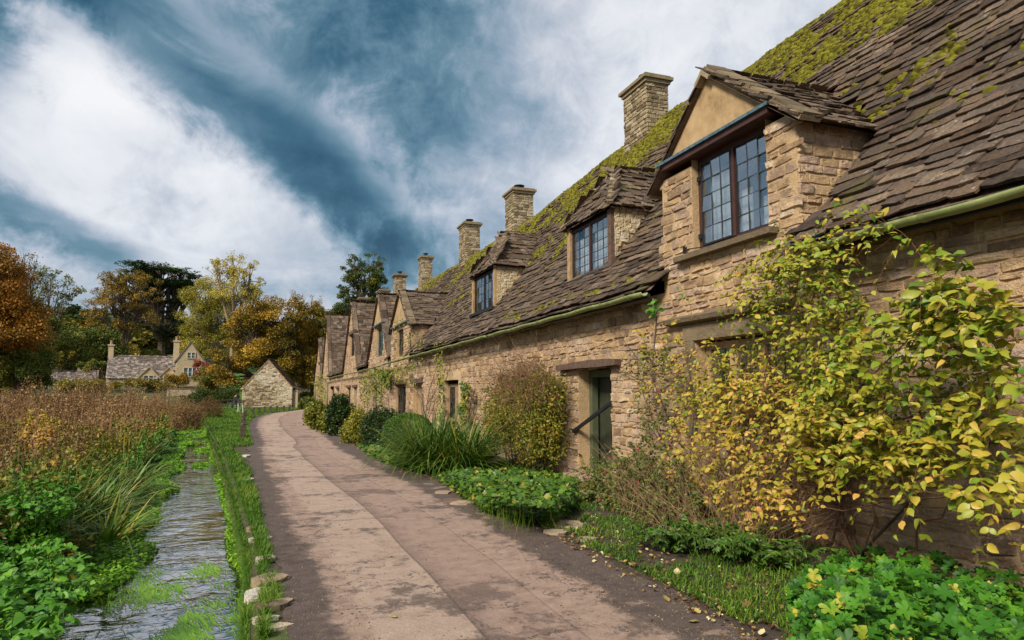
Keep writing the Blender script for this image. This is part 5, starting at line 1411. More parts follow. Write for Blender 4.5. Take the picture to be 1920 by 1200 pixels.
# fuchsia beside the door: arching shoots with hanging flowers
fu = Thing('fuchsia_bush', 'arching fuchsia bush with small leaves and hanging pink flowers right of the green door', 'bush', (4.9, 9.3, 0))
P0 = []; D0 = []; L0 = []
for poly, (xa, xb), n in [([(1090, 960), (1110, 900), (1180, 860), (1280, 870), (1330, 960), (1300, 1030), (1150, 1030)], (4.5, 5.2), 950), ([(1060, 880), (1150, 840), (1240, 830), (1250, 880), (1100, 900)], (4.8, 5.3), 110), ([(1180, 680), (1260, 640), (1300, 740), (1260, 860), (1190, 820)], (5.2, 5.5), 90)]:
    px, py = sample_poly(poly, n, r4); P0.append(onx_v(px, py, r4.uniform(xa, xb, n))); a = r4.uniform(0, 6.28, n); D0.append(np.stack([-np.abs(r4.normal(.3, .3, n)), np.cos(a), np.sin(a) * .7 + .2], 1)); L0.append(r4.uniform(.15, .45, n))
P0 = np.vstack(P0); D0 = np.vstack(D0); L0 = np.concatenate(L0); P0[:, 2] = np.maximum(P0[:, 2], .06)
LP, LY, LZ, LS, fp, own = sprays(P0, D0, L0, .030, .6, np.full(len(P0), .056), r4)
m = LP[:, 2] > .02
emit(fu, None, 'leaf', 'foliage', OVAL_T, LP[m], frames(LY[m], LZ[m]), LS[m], np.clip(r4.normal(.40, .24, m.sum()), .02, .98), 'fuchsia_leaf', 0, smooth=True)
fu.part('shoots', stems_mesh(fp, np.full(len(fp), .0022), 'twig', 'shoots', fu.off(), 3), kind='stuff')
def t_flower():
    V = [(0, 0, 0)]; F = []
    prof = [(.10, -.15), (.16, -.45), (.34, -.75), (.12, -.95)]
    for r_, z in prof: V += [(r_ * math.cos(a), r_ * math.sin(a), z) for a in np.arange(5) * 1.2566]
    for k in range(5): F.append((0, 1 + k, 1 + (k + 1) % 5))
    for j in range(3):
        for k in range(5): a, b_ = 1 + 5 * j + k, 1 + 5 * j + (k + 1) % 5; F += [(a, b_, b_ + 5), (a, b_ + 5, a + 5)]
    return np.array(V, float), np.array(F)
sel = r4.choice(len(fp), 110, replace=False); FPts = np.array([fp[k][-1] for k in sel]); n = len(FPts)
emit(fu, None, 'flower', 'flowers', [t_flower()], FPts, np.tile(np.eye(3), (n, 1, 1)), np.stack([np.full(n, .035)] * 2 + [r4.uniform(.05, .075, n)], 1), r4.random(n), 'fuchsia_flower', 60, 7)
uf = Thing('fern_clump', 'dark green ferns arching in the shade under the left side of the yellow climber', 'plant', (4.7, 7.9, 0))
P0 = []; D0 = []
for (px, py, n) in [(1370, 1062, 46), (1300, 1040, 40), (1430, 1080, 34), (1340, 1010, 30), (1230, 1045, 22)]:
    g = on_z(px, py); az = r4.uniform(0, 6.28, n); P0.append(np.array([g[0] + .25, g[1] + .2, .05]) + r4.normal(0, .10, (n, 3)) * [1, 1, .1]); D0.append(np.stack([np.cos(az) * .7, np.sin(az) * .7, r4.uniform(.6, 1.3, n)], 1))
P0 = np.vstack(P0); D0 = np.vstack(D0); LP, LY, LZ, LS, fpp, own = sprays(P0, D0, r4.uniform(.35, .72, len(P0)), .020, .55, np.full(len(P0), .075), r4)
emit(uf, None, 'leaflet', 'fronds', [t_oval(.18, .2, .05), t_oval(.15, .3, .05)], LP, frames(LY, LZ), LS, np.clip(r4.normal(.30, .2, len(LP)), .02, .98), 'ivy_leaf', 0, smooth=True)
uf.part('stalks', stems_mesh(fpp, np.full(len(fpp), .003), 'twig', 'stalks', uf.off(), 3), kind='stuff')
# woody climber stems trained up between door and window
paths = []
for line in ([(1300, 880), (1260, 780), (1225, 700), (1170, 640), (1105, 655)], [(1280, 900), (1230, 800), (1200, 720), (1195, 650)], [(1290, 900), (1300, 780), (1290, 690)], [(1215, 720), (1160, 690), (1110, 680), (1098, 660), (1105, 640)], [(1290, 880), (1250, 840), (1200, 760)]):
    pts = np.array([on_x(a, b, 5.55) for a, b in line]); pts[1:] += r4.normal(0, .03, (len(pts) - 1, 3)); pts[:, 0] = np.minimum(pts[:, 0], 5.6); paths.append(pts)
vine.part('shoots', stems_mesh(paths, [.012, .010, .012, .008, .009], 'bark', 'shoots', vine.off(), 5), kind='stuff')

# bush on the wall left of the door: green below, brown twiggy crown
wb = Thing('wall_shrub', 'rounded yellow-green shrub with a brown twiggy top growing against the wall left of the door', 'shrub', (5.2, 14.6, 0))
bc = on_x(980, 770, 5.1); b2 = on_x(1010, 815, 5.1)
bush(wb, [(5.15, bc[1] + .2, 1.35, .60, 1.75, .66), (5.1, bc[1] + .7, .95, .5, 1.4, .6), (5.2, bc[1] - .6, 1.6, .45, 1.0, .5), (5.15, bc[1] - .5, .8, .4, 1.1, .65)], 32000, .05, OVAL_T, 'shrub_leaf', r4, .46, .24, .8, jag=.42)
paths = []
for k in range(1500):
    a = r4.uniform(0, 6.28); q = r4.uniform(0, 1) ** .5; c = np.array([5.02 - .22 * r4.random(), bc[1] - .35 + 1.35 * q * math.cos(a), 1.80 + .36 * q * math.sin(a)])
    n = 6; p = c + np.cumsum(r4.normal(0, .05, (n, 3)) + r4.normal(0, .06, 3), 0); p[:, 0] = np.minimum(p[:, 0], 5.6); paths.append(p)
for k in range(180):
    c = np.array([4.72 + .1 * r4.random(), bc[1] + r4.uniform(-1.2, 1.2), r4.uniform(.5, 1.7)]); p = c + np.cumsum(r4.normal(0, .03, (6, 3)) + np.array([0, 0, -.05]), 0); paths.append(p)
wb.part('twigs', stems_mesh(paths[::2], r4.uniform(.002, .004, len(paths)), 'twig', 'twigs', wb.off(), 3), kind='stuff')
wb.part('twigs', stems_mesh(paths[1::3], r4.uniform(.002, .004, len(paths)), 'dry_twig', 'twigs', wb.off(), 3), kind='stuff')

# strap-leaved clump, blades arching
def blade_clump(th, base, n, length, width, r, spread=.35, mat='blade', tone=.5, ind=200, lean=(0, 0), minpx=5):
    az = r.uniform(0, 6.28, n); d = r.uniform(0, 1, n) ** .5 * spread; P = np.stack([base[0] + np.cos(az) * d, base[1] + np.sin(az) * d, np.full(n, base[2])], 1)
    az2 = az + r.normal(0, .5, n); el = r.uniform(.75, 1.45, n); Y = np.stack([np.cos(az2) * np.cos(el) + lean[0], np.sin(az2) * np.cos(el) + lean[1], np.sin(el)], 1)
    Z = np.stack([-np.cos(az2) * np.sin(el), -np.sin(az2) * np.sin(el), np.cos(el)], 1)
    R_ = frames(Y, Z, r.normal(0, .25, n)); L = length * r.uniform(.55, 1.15, n)
    R_[:, :, 2] *= -1; R_[:, :, 0] *= -1   # bend outwards
    R_[:, :, 2] *= -1; R_[:, :, 0] *= -1
    T_ = [t_blade(.25), t_blade(.6), t_blade(.95, 5)]
    Z2 = R_.copy()
    emit(th, None, 'blade', 'blades', T_, P, Z2, np.stack([np.full(n, width) * r.uniform(.7, 1.3, n), L, L], 1), np.clip(r.normal(tone, .2, n), .02, .98), mat, ind, minpx, smooth=True, sizes=L * .4)
dl = Thing('daylily_clump', 'big clump of long arching strap leaves at the path edge before the two-light window', 'plant', (4.0, 15.9, 0))
q = on_z(800, 885)
for dx, dy, n in ((.0, 0, 420), (.25, 1.0, 330), (.5, -.5, 260), (.55, 1.9, 200), (.9, .3, 220)):
    blade_clump(dl, (3.2 + dx, float(q[1]) + dy, 0), int(n * 1.3), 1.45, .030, r4, .30, tone=.50, ind=58)

# clipped and loose shrubs along the wall
def pxell(px, py, X, rx_px, rz_px, depth):
    c = on_x(px, py, X); a = on_x(px - rx_px, py, X); b_ = on_x(px, py - rz_px, X)
    return (c[0], c[1], max(c[2], .2), depth, abs(a[1] - c[1]), abs(b_[2] - c[2]))
box1 = Thing('clipped_box_shrub', 'bright green clipped round shrub beside the strap-leaved clump', 'shrub', (4.3, 21, 0))
def zell(px, basepx, rpx, toppx, Y=None):
    """ellipsoid of a shrub standing on the ground at picture position px, base row basepx, radius and top row in pixels"""
    g = on_z(px, basepx); d = (g - CAMP) @ _F; r_ = rpx * d / FPX; h = (basepx - toppx) * d / FPX
    return (g[0], g[1] + r_ * .6, h * .48, r_, r_ * 1.1, h * .54)
bush(box1, [zell(770, 852, 50, 776)], 16000, .035, [t_quad(.4)], 'box_leaf', r4, .55, .2, .22, up=.3, jag=.05)
bush1 = Thing('dark_round_shrub', 'dark green rounded evergreen shrub left of the clipped bright one', 'shrub', (4.0, 25, 0))
bush(bush1, [zell(716, 845, 40, 766), zell(705, 845, 26, 776), zell(730, 846, 24, 772)], 15000, .045, [t_quad(.45)], 'dark_leaf', r4, .6, .25, .4, jag=.22)
low1 = Thing('low_ground_cover', 'low green leaves around the foot of the dark rounded shrub', 'plant', (3.4, 22, 0))
ground_patch(low1, [(672, 838), (700, 825), (760, 850), (770, 880), (730, 868), (690, 852)], 0, 1600, .10, [t_heart()], 'ivy_leaf', r4, .28, .55, ind=0, stems=False)
ys1 = Thing('yellow_green_shrub', 'loose yellow-green shrub between two dark evergreen shrubs', 'shrub', (4.2, 33, 0))
bush(ys1, [zell(672, 833, 22, 765), zell(655, 832, 18, 790)], 6500, .06, OVAL_T[:2], 'yellow_shrub_leaf', r4, .40, .25, .8, stems='twig', jag=.5)
dk2 = Thing('tall_dark_shrub', 'tall dark evergreen shrub standing before the dark timber lintels of the sixth cottage', 'shrub', (4.2, 42, 0))
bush(dk2, [zell(636, 818, 24, 742), zell(650, 815, 14, 758)], 12000, .075, [t_quad(.45)], 'dark_leaf', r4, .62, .25, .5, jag=.38)
fn = Thing('fern_bush', 'feathery green and brown fern bush at the far end of the cottage border', 'bush', (4.2, 52, 0))
bush(fn, [zell(597, 806, 20, 756), zell(583, 798, 12, 766), zell(612, 812, 14, 770)], 9000, .11, [t_quad(.3)], 'yellow_shrub_leaf', r4, .20, .22, .8, stems='twig', jag=.5)
fn2 = Thing('low_hedge', 'dark low hedge at the bend where the path disappears past the last cottage', 'hedge', (4.6, 70, 0))
bush(fn2, [zell(572, 768, 12, 750), zell(588, 770, 12, 752), zell(576, 764, 14, 744)], 5000, .15, [t_quad(.45)], 'tree_green', r4, .4, .25, .7, nst=0)
# border undergrowth between shrubs and path
ub = Thing('border_plants', 'tangled low green plants along the border at the foot of the far cottages', 'plant', (4.0, 30, 0))
E_ = []
for y in np.arange(24, 66, 1.6): E_.append((float(PR(y)) + .55 + rng.uniform(-.1, .3), y, .15, .55, .9, rng.uniform(.25, .55)))
bush(ub, E_, 16000, .085, OVAL_T[:2], 'yellow_shrub_leaf', r4, .30, .25, .8, nst=0)

# climbers on the walls of the farther cottages
def wall_climber(name, label, cat, polys, n, size, mat, tone, X=5.45, stems=(), group=None):
    th = Thing(name, label, cat, (X, float(on_x(polys[0][0][0], 700, X)[1]), 0), group)
    for poly in polys:
        px, py = sample_poly(poly, n, r4); P = onx_v(px, py, r4.uniform(X - .25, X + .1, n)); k = len(P)
        ok = vnoise(P, 1.6, 4) + r4.uniform(-.3, .6, k) > -.25; P = P[ok]; k = len(P)
        R_ = frames(np.stack([r4.normal(-.3, .4, k), r4.normal(0, .7, k), r4.normal(-.4, .5, k)], 1), np.tile([-1, -.3, .7], (k, 1)) + r4.normal(0, .4, (k, 3)))
        emit(th, None, 'leaf', 'foliage', OVAL_T, P, R_, size * r4.uniform(.6, 1.3, k), np.clip(r4.normal(tone, .2, k), .02, .98), mat, 0)
    if stems:
        ps = []
        for line in stems:
            pts = np.array([on_x(a, b_, X + .08) for a, b_ in line]); q_ = np.linspace(0, len(pts) - 1, 10); p = np.stack([np.interp(q_, range(len(pts)), pts[:, c]) for c in range(3)], 1); p[1:] += r4.normal(0, .02, (9, 3)); ps.append(p)
        th.part('stems', stems_mesh(ps, np.linspace(.016, .007, len(ps)), 'bark', 'stems', th.off(), 4), kind='stuff')
    return th
wall_climber('rose_climber', 'bare twiggy rose spreading up the wall between the far doorway and the two-light window', 'climbing plant',
  [[(735, 600), (760, 590), (800, 640), (790, 700), (740, 690)], [(815, 640), (835, 640), (832, 780), (822, 800), (820, 700)], [(870, 720), (880, 720), (872, 800), (862, 790)], [(728, 690), (775, 680), (780, 720), (735, 715)]], 260, .11, 'yellow_shrub_leaf', .3,
  stems=[[(795, 800), (790, 750), (775, 715), (765, 690), (772, 650)], [(797, 800), (800, 745), (815, 700), (830, 660)], [(796, 800), (790, 740), (765, 700), (748, 690)], [(798, 790), (812, 740), (805, 690), (790, 650)], [(798, 800), (825, 730), (822, 660)], [(790, 745), (760, 720), (740, 715)], [(797, 780), (780, 720), (800, 640)], [(800, 760), (835, 700), (850, 690)],
         [(765, 690), (745, 640), (742, 590)], [(772, 650), (755, 610), (750, 580)], [(830, 660), (800, 620), (780, 600)], [(790, 650), (770, 610), (760, 560)]])
wall_climber('leafy_climber', 'light green leafy climber hanging over the fifth cottage window', 'climbing plant',
  [[(672, 705), (700, 690), (725, 700), (722, 745), (712, 762), (700, 730), (690, 760), (678, 752)], [(700, 690), (735, 695), (728, 730)]], 900, .13, 'shrub_leaf', .25, stems=[[(690, 775), (688, 730), (700, 700)], [(716, 770), (715, 720), (720, 695)]])
wall_climber('slim_wall_climber', 'slim light green climber beside the green drainpipe of the farthest cottages', 'climbing plant',
  [[(594, 705), (606, 700), (612, 745), (600, 765), (594, 740)]], 420, .2, 'yellow_shrub_leaf', .3, stems=[[(602, 770), (602, 735), (600, 710)]])
ivyc = wall_climber('ivy_climber', 'dark ivy sprigs creeping round the two-light stone window', 'climbing plant',
  [[(822, 700), (836, 700), (836, 790), (820, 790)], [(862, 715), (882, 720), (870, 745)], [(858, 760), (872, 762), (868, 790)]], 70, .12, 'ivy_leaf', .15)
# two shoots of ivy at the corner below the gutter end
iv2 = wall_climber('ivy_sprig', 'small bright ivy sprig hanging below the broken gutter end', 'climbing plant', [[(1212, 560), (1238, 562), (1234, 600), (1214, 590)]], 26, .075, 'geranium_leaf', .55, X=5.2, stems=[[(1225, 560), (1228, 620), (1222, 700), (1240, 820)]])

# ------------------------------------------------------------------ grass, verge and litter
def grass_mass(name, label, P, h, wd, r, mat='grass', tone=.5, bend=(.25, .7), lean=.35):
    n = len(P); az = r.uniform(0, 6.28, n); el = r.uniform(1.57 - lean * 1.6, 1.5, n)
    Y = np.stack([np.cos(az) * np.cos(el), np.sin(az) * np.cos(el), np.sin(el)], 1); Z = np.stack([-np.cos(az) * np.sin(el), -np.sin(az) * np.sin(el), np.cos(el)], 1)
    R_ = frames(Y, Z); L = h * r.uniform(.5, 1.3, n); W2 = wd * r.uniform(.7, 1.3, n)
    me = join([t_blade(bend[0], 2), t_blade(bend[1], 3)], P, R_, np.stack([W2, L, L], 1), np.clip(r.normal(tone, .2, n) + .28 * vnoise(P, 1.1, 8) + .12 * vnoise(P, 4.0, 8), .02, .98), mat, name)
    return stuff(name, me, label)
# bank verge between stream and path
n = 70000; y = 5.0 + (r4.random(n) ** 1.7) * 45; a = SR(y) + .0; b_ = PL(y) - .03
wv = np.clip(.34 + .10 * vnoise(np.stack([y, y * 0, y * 0], 1), .9, 2) + .06 * vnoise(np.stack([y, y * 0, y * 0], 1), 2.7, 2), .12, 3)
u = r4.random(n); edge = np.minimum(b_, np.where(y < 22.5, a + wv, b_ + .05)); x = a - .05 + (edge - a + .05) * u
P = np.stack([x, y, ground_h(x, y)], 1); gap = vnoise(np.stack([y, x * 0, y * 0], 1), 1.5, 9) > .60; P = P[~((gap & (y < 14)) | ((y < 9.5) & (vnoise(np.stack([y, x * 0, y * 0], 1), 1.5, 9) > .05) & (x > SR(y) + .10)))]; P[:, 2] = np.maximum(P[:, 2], -.1)
dist = P[:, 1]; grass_mass('verge_grass', 'tufty green grass on the stream bank beside the path', P, .075 + .09 * np.clip(vnoise(P, 1.2, 4), 0, 1) + .002 * dist, .004 + .0006 * dist, r4, tone=.52 + .0 , lean=.9)
# grass hanging down the bank wall
n = 42000; y = 5 + r4.random(n) ** 1.5 * 30; P = np.stack([SR(y) - .01 + 0 * y, y, r4.uniform(-.30, -.02, n)], 1); P = P[vnoise(P * [0, 1, 0], 1.3, 12) > -.55]; n = len(P)
Y = np.stack([-r4.uniform(.1, .6, n), r4.normal(0, .3, n), -r4.uniform(.3, 1, n)], 1); R_ = frames(Y, np.tile([-1, 0, .3], (n, 1)))
stuff('hanging_grass', join([t_blade(.2, 2)], P, R_, np.stack([np.full(n, .008), r4.uniform(.08, .2, n), np.full(n, .1)], 1), np.clip(r4.normal(.4, .2, n), .02, .98), 'grass', 'hanging_grass'), 'grass and moss hanging down the stone bank to the water')
# lawn beyond
n = 60000; y = 27 + r4.random(n) ** 1.2 * 50; x = SR(y) + .05 + (PL(y) - .1 - SR(y)) * r4.random(n); m = ~((x > -2.8) & (y > 81)); P = np.stack([x, y, ground_h(x, y)], 1)[m]
grass_mass('lawn', 'short bright green lawn between the stream and the bend of the path', P, .07 + .0008 * P[:, 1], .012 + .0008 * P[:, 1], r4, tone=.55)
# foot of the wall
n = 70000; y = 3.2 + r4.random(n) ** 1.6 * 40; u = r4.random(n) ** 1.3; x = PR(y) + .1 + u * (5.4 - PR(y)); P = np.stack([x, y, x * 0], 1); P = P[vnoise(P, .9, 5) + .5 * vnoise(P, 4, 6) > -.35]
grass_mass('border_grass', 'thin grass and weeds at the foot of the cottage wall', P, .09 + 0 * P[:, 1], .005 + .0006 * P[:, 1], r4, tone=.35, lean=.7)
# fallen leaves
lt = [t_oval(.34, .3, .2), t_oval(.4, -.2, .12)]
k = 0
for (px, py) in [(1205, 1108), (1240, 1083), (1192, 1080), (1300, 1120), (1330, 1105), (1312, 1150), (1345, 1155), (1255, 1128), (1380, 1152), (1395, 1140), (1408, 1172), (1440, 1165), (1460, 1180), (1290, 1165), (1135, 1110), (1270, 1078), (1365, 1130), (1425, 1190), (1350, 1188), (1075, 1030), (1120, 1052), (1180, 1060), (1220, 1165), (735, 1155), (1010, 990), (905, 960)]:
    g = on_z(px, py, .012); s_ = r4.uniform(.045, .085)
    me = piece_mesh('fallen_leaf', lt[k % 2], k % 2, float(r4.random()), 'litter', True)
    o = single('fallen_leaf', me, 'small dry fallen leaf lying on the path edge below the climber' if px > 1000 else 'small dry fallen leaf lying out on the worn path', 'leaf', 'fallen leaves on the path' if px > 1000 else 'fallen leaves out on the worn path', loc=g)
    o.scale = (s_, s_, s_); o.rotation_euler = (r4.normal(0, .2), r4.normal(0, .2), r4.uniform(0, 6.28)); k += 1
n = 3800; y = 3.5 + r4.random(n) ** 1.4 * 22; x = PR(y) - .12 + np.abs(r4.normal(0, .75, n)); P = np.stack([x, y, np.full(n, .018)], 1); P = P[x < 5.4]; n = len(P)
stuff('leaf_litter', join(lt, P, rand_frames(n, r4, (-.3, .3)), r4.uniform(.012, .045, n), r4.random(n), 'litter', 'leaf_litter'), 'small crumbs of dead leaf litter along the border')
# loose grit on the path
n = 14000; y = 3.8 + r4.random(n) ** 1.6 * 16; u = r4.random(n); u = np.where(r4.random(n) < .7, np.where(r4.random(n) < .5, u * .2, 1 - u * .2), u); x = PL(y) + u * (PR(y) - PL(y)); P = np.stack([x, y, np.full(n, .006)], 1)
stuff('grit', join(DOME_T, P, rand_frames(n, r4, (-.2, .2)), r4.uniform(.0015, .004, n) + .007 * (r4.random(n) ** 12), r4.random(n), 'weathered_stone', 'grit'), 'loose grit scattered on the worn path edges')

# bank: edging stones, flat stones in the path edge
bank = structure('stream_bank', strip(lambda y: SR(y) - .01, lambda y: SR(y) + .10, -6, 60, .4, -.03, 'weathered_stone', 'stream_bank', 1))
Ps = []; Ss = []; y = 3.5
while y < 30:
    for z in (-.72, -.56, -.40, -.27):
        l = r4.uniform(.16, .42); Ps.append((SR(y) + .03 + r4.uniform(-.03, .02), y + r4.uniform(-.1, .1), z)); Ss.append((l * .95, .14, r4.uniform(.05, .10)))
    y += .29
Ps = np.array(Ps); n = len(Ps); R_ = np.tile(np.stack([(0, -1, 0), (0, 0, 1), (-1, 0, 0)], 1).astype(float), (n, 1, 1))
class _H_: pass
hb = _H_(); hb.o = bank; hb.rotz = 0; hb.off = lambda: np.zeros(3)
emit(hb, bank, 'stone', 'bank_stones', STONE_T, Ps, R_, np.array(Ss), r4.random(n), 'weathered_stone', 60, 10)
for (px, py, w_, l_) in [(505, 1090, .30, .34), (492, 1112, .26, .26), (525, 1085, .22, .26), (500, 1050, .2, .2), (488, 1010, .24, .2), (478, 990, .2, .22), (512, 1140, .26, .16), (515, 1175, .24, .12), (496, 1160, .2, .12), (530, 1130, .16, .12), (466, 900, .22, .35), (462, 855, .2, .5)]:
    g = on_z(px, py, .0); mb = MB(); k = 9; a0 = r4.uniform(0, 6); pts = []
    for j in range(k): q_ = r4.uniform(.75, 1.1); pts.append((g[0] + w_ / 2 * q_ * math.cos(a0 + j * 6.283 / k), g[1] + l_ / 2 * q_ * math.sin(a0 + j * 6.283 / k), .0 - .06))
    mb.prism(pts, (0, 0, .06 + r4.uniform(.01, .035)), r4.random()); me = mb.mesh('edging_stone', 'barn_stone', (0, 0, 0)); fix_normals(me)
    o = bpy.data.objects.new('edging_stone', me); COL.objects.link(o); o.parent = bank
pathob = bpy.data.objects['path']
for (px, py, w_, l_) in [(1062, 985, .42, .55), (1040, 1000, .3, .3), (868, 945, .38, .34), (850, 940, .3, .4), (830, 925, .3, .3), (1100, 1012, .25, .2)]:
    g = on_z(px, py, .0); mb = MB(); k = 8; a0 = r4.uniform(0, 6); pts = []
    for j in range(k): q_ = r4.uniform(.8, 1.1); pts.append((g[0] + w_ / 2 * q_ * math.cos(a0 + j * 6.283 / k), g[1] + l_ / 2 * q_ * math.sin(a0 + j * 6.283 / k), -.02))
    mb.prism(pts, (0, 0, .02 + r4.uniform(.016, .03)), r4.random()); me = mb.mesh('paving_stone', 'pink_stone', (0, 0, 0)); fix_normals(me)
    o = bpy.data.objects.new('paving_stone', me); COL.objects.link(o); o.parent = pathob

# ------------------------------------------------------------------ stream plants
def cress(n, yr, side, wd, sz, r):
    y = yr[0] + r.random(n) ** 1.3 * (yr[1] - yr[0]); nz = vnoise(np.stack([y, y * 0, y * 0], 1), .8, 3 if side < 0 else 8)
    w_ = np.clip(wd * (.6 + .9 * nz), .03, None)
    x = (SL(y) - .35 + r.random(n) * (w_ + .4)) if side < 0 else (SR(y) - r.random(n) * w_ * .8 + .02)
    P = np.stack([x, y, WZ + .01 + r.uniform(0, 1, n) ** 2 * (.10 if side < 0 else .06)], 1)
    R_ = rand_frames(n, r, (-.3, .4)); return P, R_, sz * r.uniform(.6, 1.3, n) * (1 + y * .035)
P1, R1, S1 = cress(36000, (8.0, 55), -1, .26, .030, r4); P2, R2, S2 = cress(14000, (7.5, 45), 1, .30, .026, r4)
P3 = []
for (y_, u_, a_, b2_, n_) in [(27, .75, .35, 1.3, 1500), (31, .35, .30, 1.2, 1300), (36, .7, .5, 2.2, 2200), (41, .3, .5, 2.0, 1800), (21.5, .62, .22, .9, 900), (47, .6, .6, 2.5, 1800)]:
    th_ = r4.uniform(0, 6.28, n_); q_ = r4.uniform(0, 1, n_) ** .5; yy_ = y_ + b2_ * q_ * np.sin(th_); P3.append(np.stack([SL(yy_) + (SR(yy_) - SL(yy_)) * u_ + a_ * q_ * np.cos(th_), yy_, WZ + .01 + .10 * (1 - q_) * r4.random(n_)], 1))
P3 = np.vstack(P3); R3 = rand_frames(len(P3), r4, (-.3, .4)); S3 = .028 * r4.uniform(.6, 1.3, len(P3)) * (1 + P3[:, 1] * .035)
P2 = np.vstack([P2, P3]); R2 = np.concatenate([R2, R3]); S2 = np.concatenate([S2, S3])
stuff('watercress', join([t_quad(.5), t_oval(.45, .05, .05)], np.vstack([P1, P2]), np.concatenate([R1, R2]), np.concatenate([S1, S2]), np.clip(r4.normal(.5, .22, len(P1) + len(P2)), .02, .98), 'cress_leaf', 'watercress'), 'bright green watercress floating along both edges of the stream')
# trailing water weed near the surface
n = 15000; px, py = sample_poly([(110, 1200), (190, 1110), (260, 1030), (430, 1060), (455, 960), (470, 1200)], n, r4); P = onz_v(px, py, np.full(n, WZ + .003)); f = vnoise(P * [1, .35, 1], 3.2, 6) + .5 * vnoise(P, 7, 2) + r4.normal(0, .30, len(P)); P = P[f > .62]; n = len(P)
Y = np.tile([.25, -1, 0.0], (n, 1)) + r4.normal(0, .18, (n, 3)) * [1, 1, .02]
stuff('water_weed', join([t_blade(.0, 3)], P, frames(Y, np.tile([0, 0, 1.0], (n, 1))), np.stack([np.full(n, .007), r4.uniform(.10, .30, n), np.full(n, .02)], 1), np.clip(r4.normal(.45, .22, n), .02, .98), 'cress_leaf', 'water_weed'), 'pale green water weed streaming on the surface of the shallow stream')

# ------------------------------------------------------------------ wild meadow on the left bank
r5 = np.random.default_rng(77)
def field(n, y0, y1, x0, x1, pw=1.6, r=r5):
    y = y0 + r.random(n) ** pw * (y1 - y0); L = SL(y) - x1; x = L - r.random(n) ** 1.15 * (x0 + (y - y0) * .62); return x, y
# dry brown dock and willowherb: upright stalks with seed clusters
def dry_plants(name, label, n, y0, y1, hmin, hmax, per, q, r, x0=6, x1=.9, mat='dry_plant', tone=.55, thr=-.3, seed=3, pw=1.6):
    x, y = field(n, y0, y1, x0, x1, pw, r); P0 = np.stack([x, y, ground_h(x, y)], 1); m = vnoise(P0, .35, seed) + .5 * vnoise(P0, 1.1, seed) > thr; P0 = P0[m]; n = len(P0)
    H = r.uniform(hmin, hmax, n) * (1 + .30 * vnoise(P0, .30, 9) + .25 * vnoise(P0, .9, 19)) * np.where(r.random(n) < .07, 1.35, 1)
    lean = r.normal(0, .16, (n, 2)); K = np.repeat(np.arange(n), per); t = r.uniform(.22, 1, len(K)) ** .75; Hk = H[K]
    P = P0[K] + np.stack([lean[K, 0] * Hk * t, lean[K, 1] * Hk * t, Hk * t], 1); sp = .16 * Hk * (1.15 - t)[:] + .02
    P[:, :2] += r.normal(0, 1, (len(K), 2)) * sp[:, None] * .6; P[:, 2] += r.normal(0, .03, len(K))
    R_ = rand_frames(len(K), r, (-.1, 1.3)); S = q * r.uniform(.5, 1.4, len(K)) * (1 + P[:, 1] * .028)
    tn = np.clip(tone + r.normal(0, .12, n)[K] + r.normal(0, .13, len(K)) + .2 * (t - .6) + .22 * vnoise(P, .55, seed + 2), .02, .98)
    V1 = join([t_quad(.22), t_quad(.42), t_quad(.3)], P, R_, S, tn, mat, name)
    stuff(name, V1, label)
    # stems
    Y = np.stack([lean[:, 0], lean[:, 1], np.ones(n)], 1); me = join([t_blade(.02, 2)], P0, frames(Y, np.tile([-.3, -1, .1], (n, 1))), np.stack([.008 + .0009 * P0[:, 1], H, H], 1), np.clip(r.normal(.45, .15, n), 0, .98), mat, name + '_stems')
    stuff(name + '_stems', me, 'thin upright stems of the ' + label)
dry_plants('dry_meadow', 'russet brown seed heads of dock filling the wild meadow', 3600, 12.5, 80, .5, 1.35, 34, .034, r5, x0=7, x1=1.3, tone=.42, thr=.0)
dry_plants('pale_seed_heads', 'pale pinkish dead seed heads towards the back of the meadow', 1900, 24, 84, 1.1, 1.95, 40, .036, r5, x0=9, x1=1.8, tone=.66, thr=.1, seed=21)
dry_plants('meadow_greenery', 'yellow green leaves mixed through the wild meadow', 2600, 9, 75, .3, .9, 26, .050, r5, x0=7, x1=.6, mat='meadow_leaf', tone=.36, thr=-.1, seed=14)
dry_plants('bank_nettles', 'fresh green nettles and cress leaves along the left bank', 2200, 9, 60, .22, .55, 26, .050, r5, x0=.9, x1=.5, mat='nettle_leaf', tone=.5, thr=-.5, seed=5)
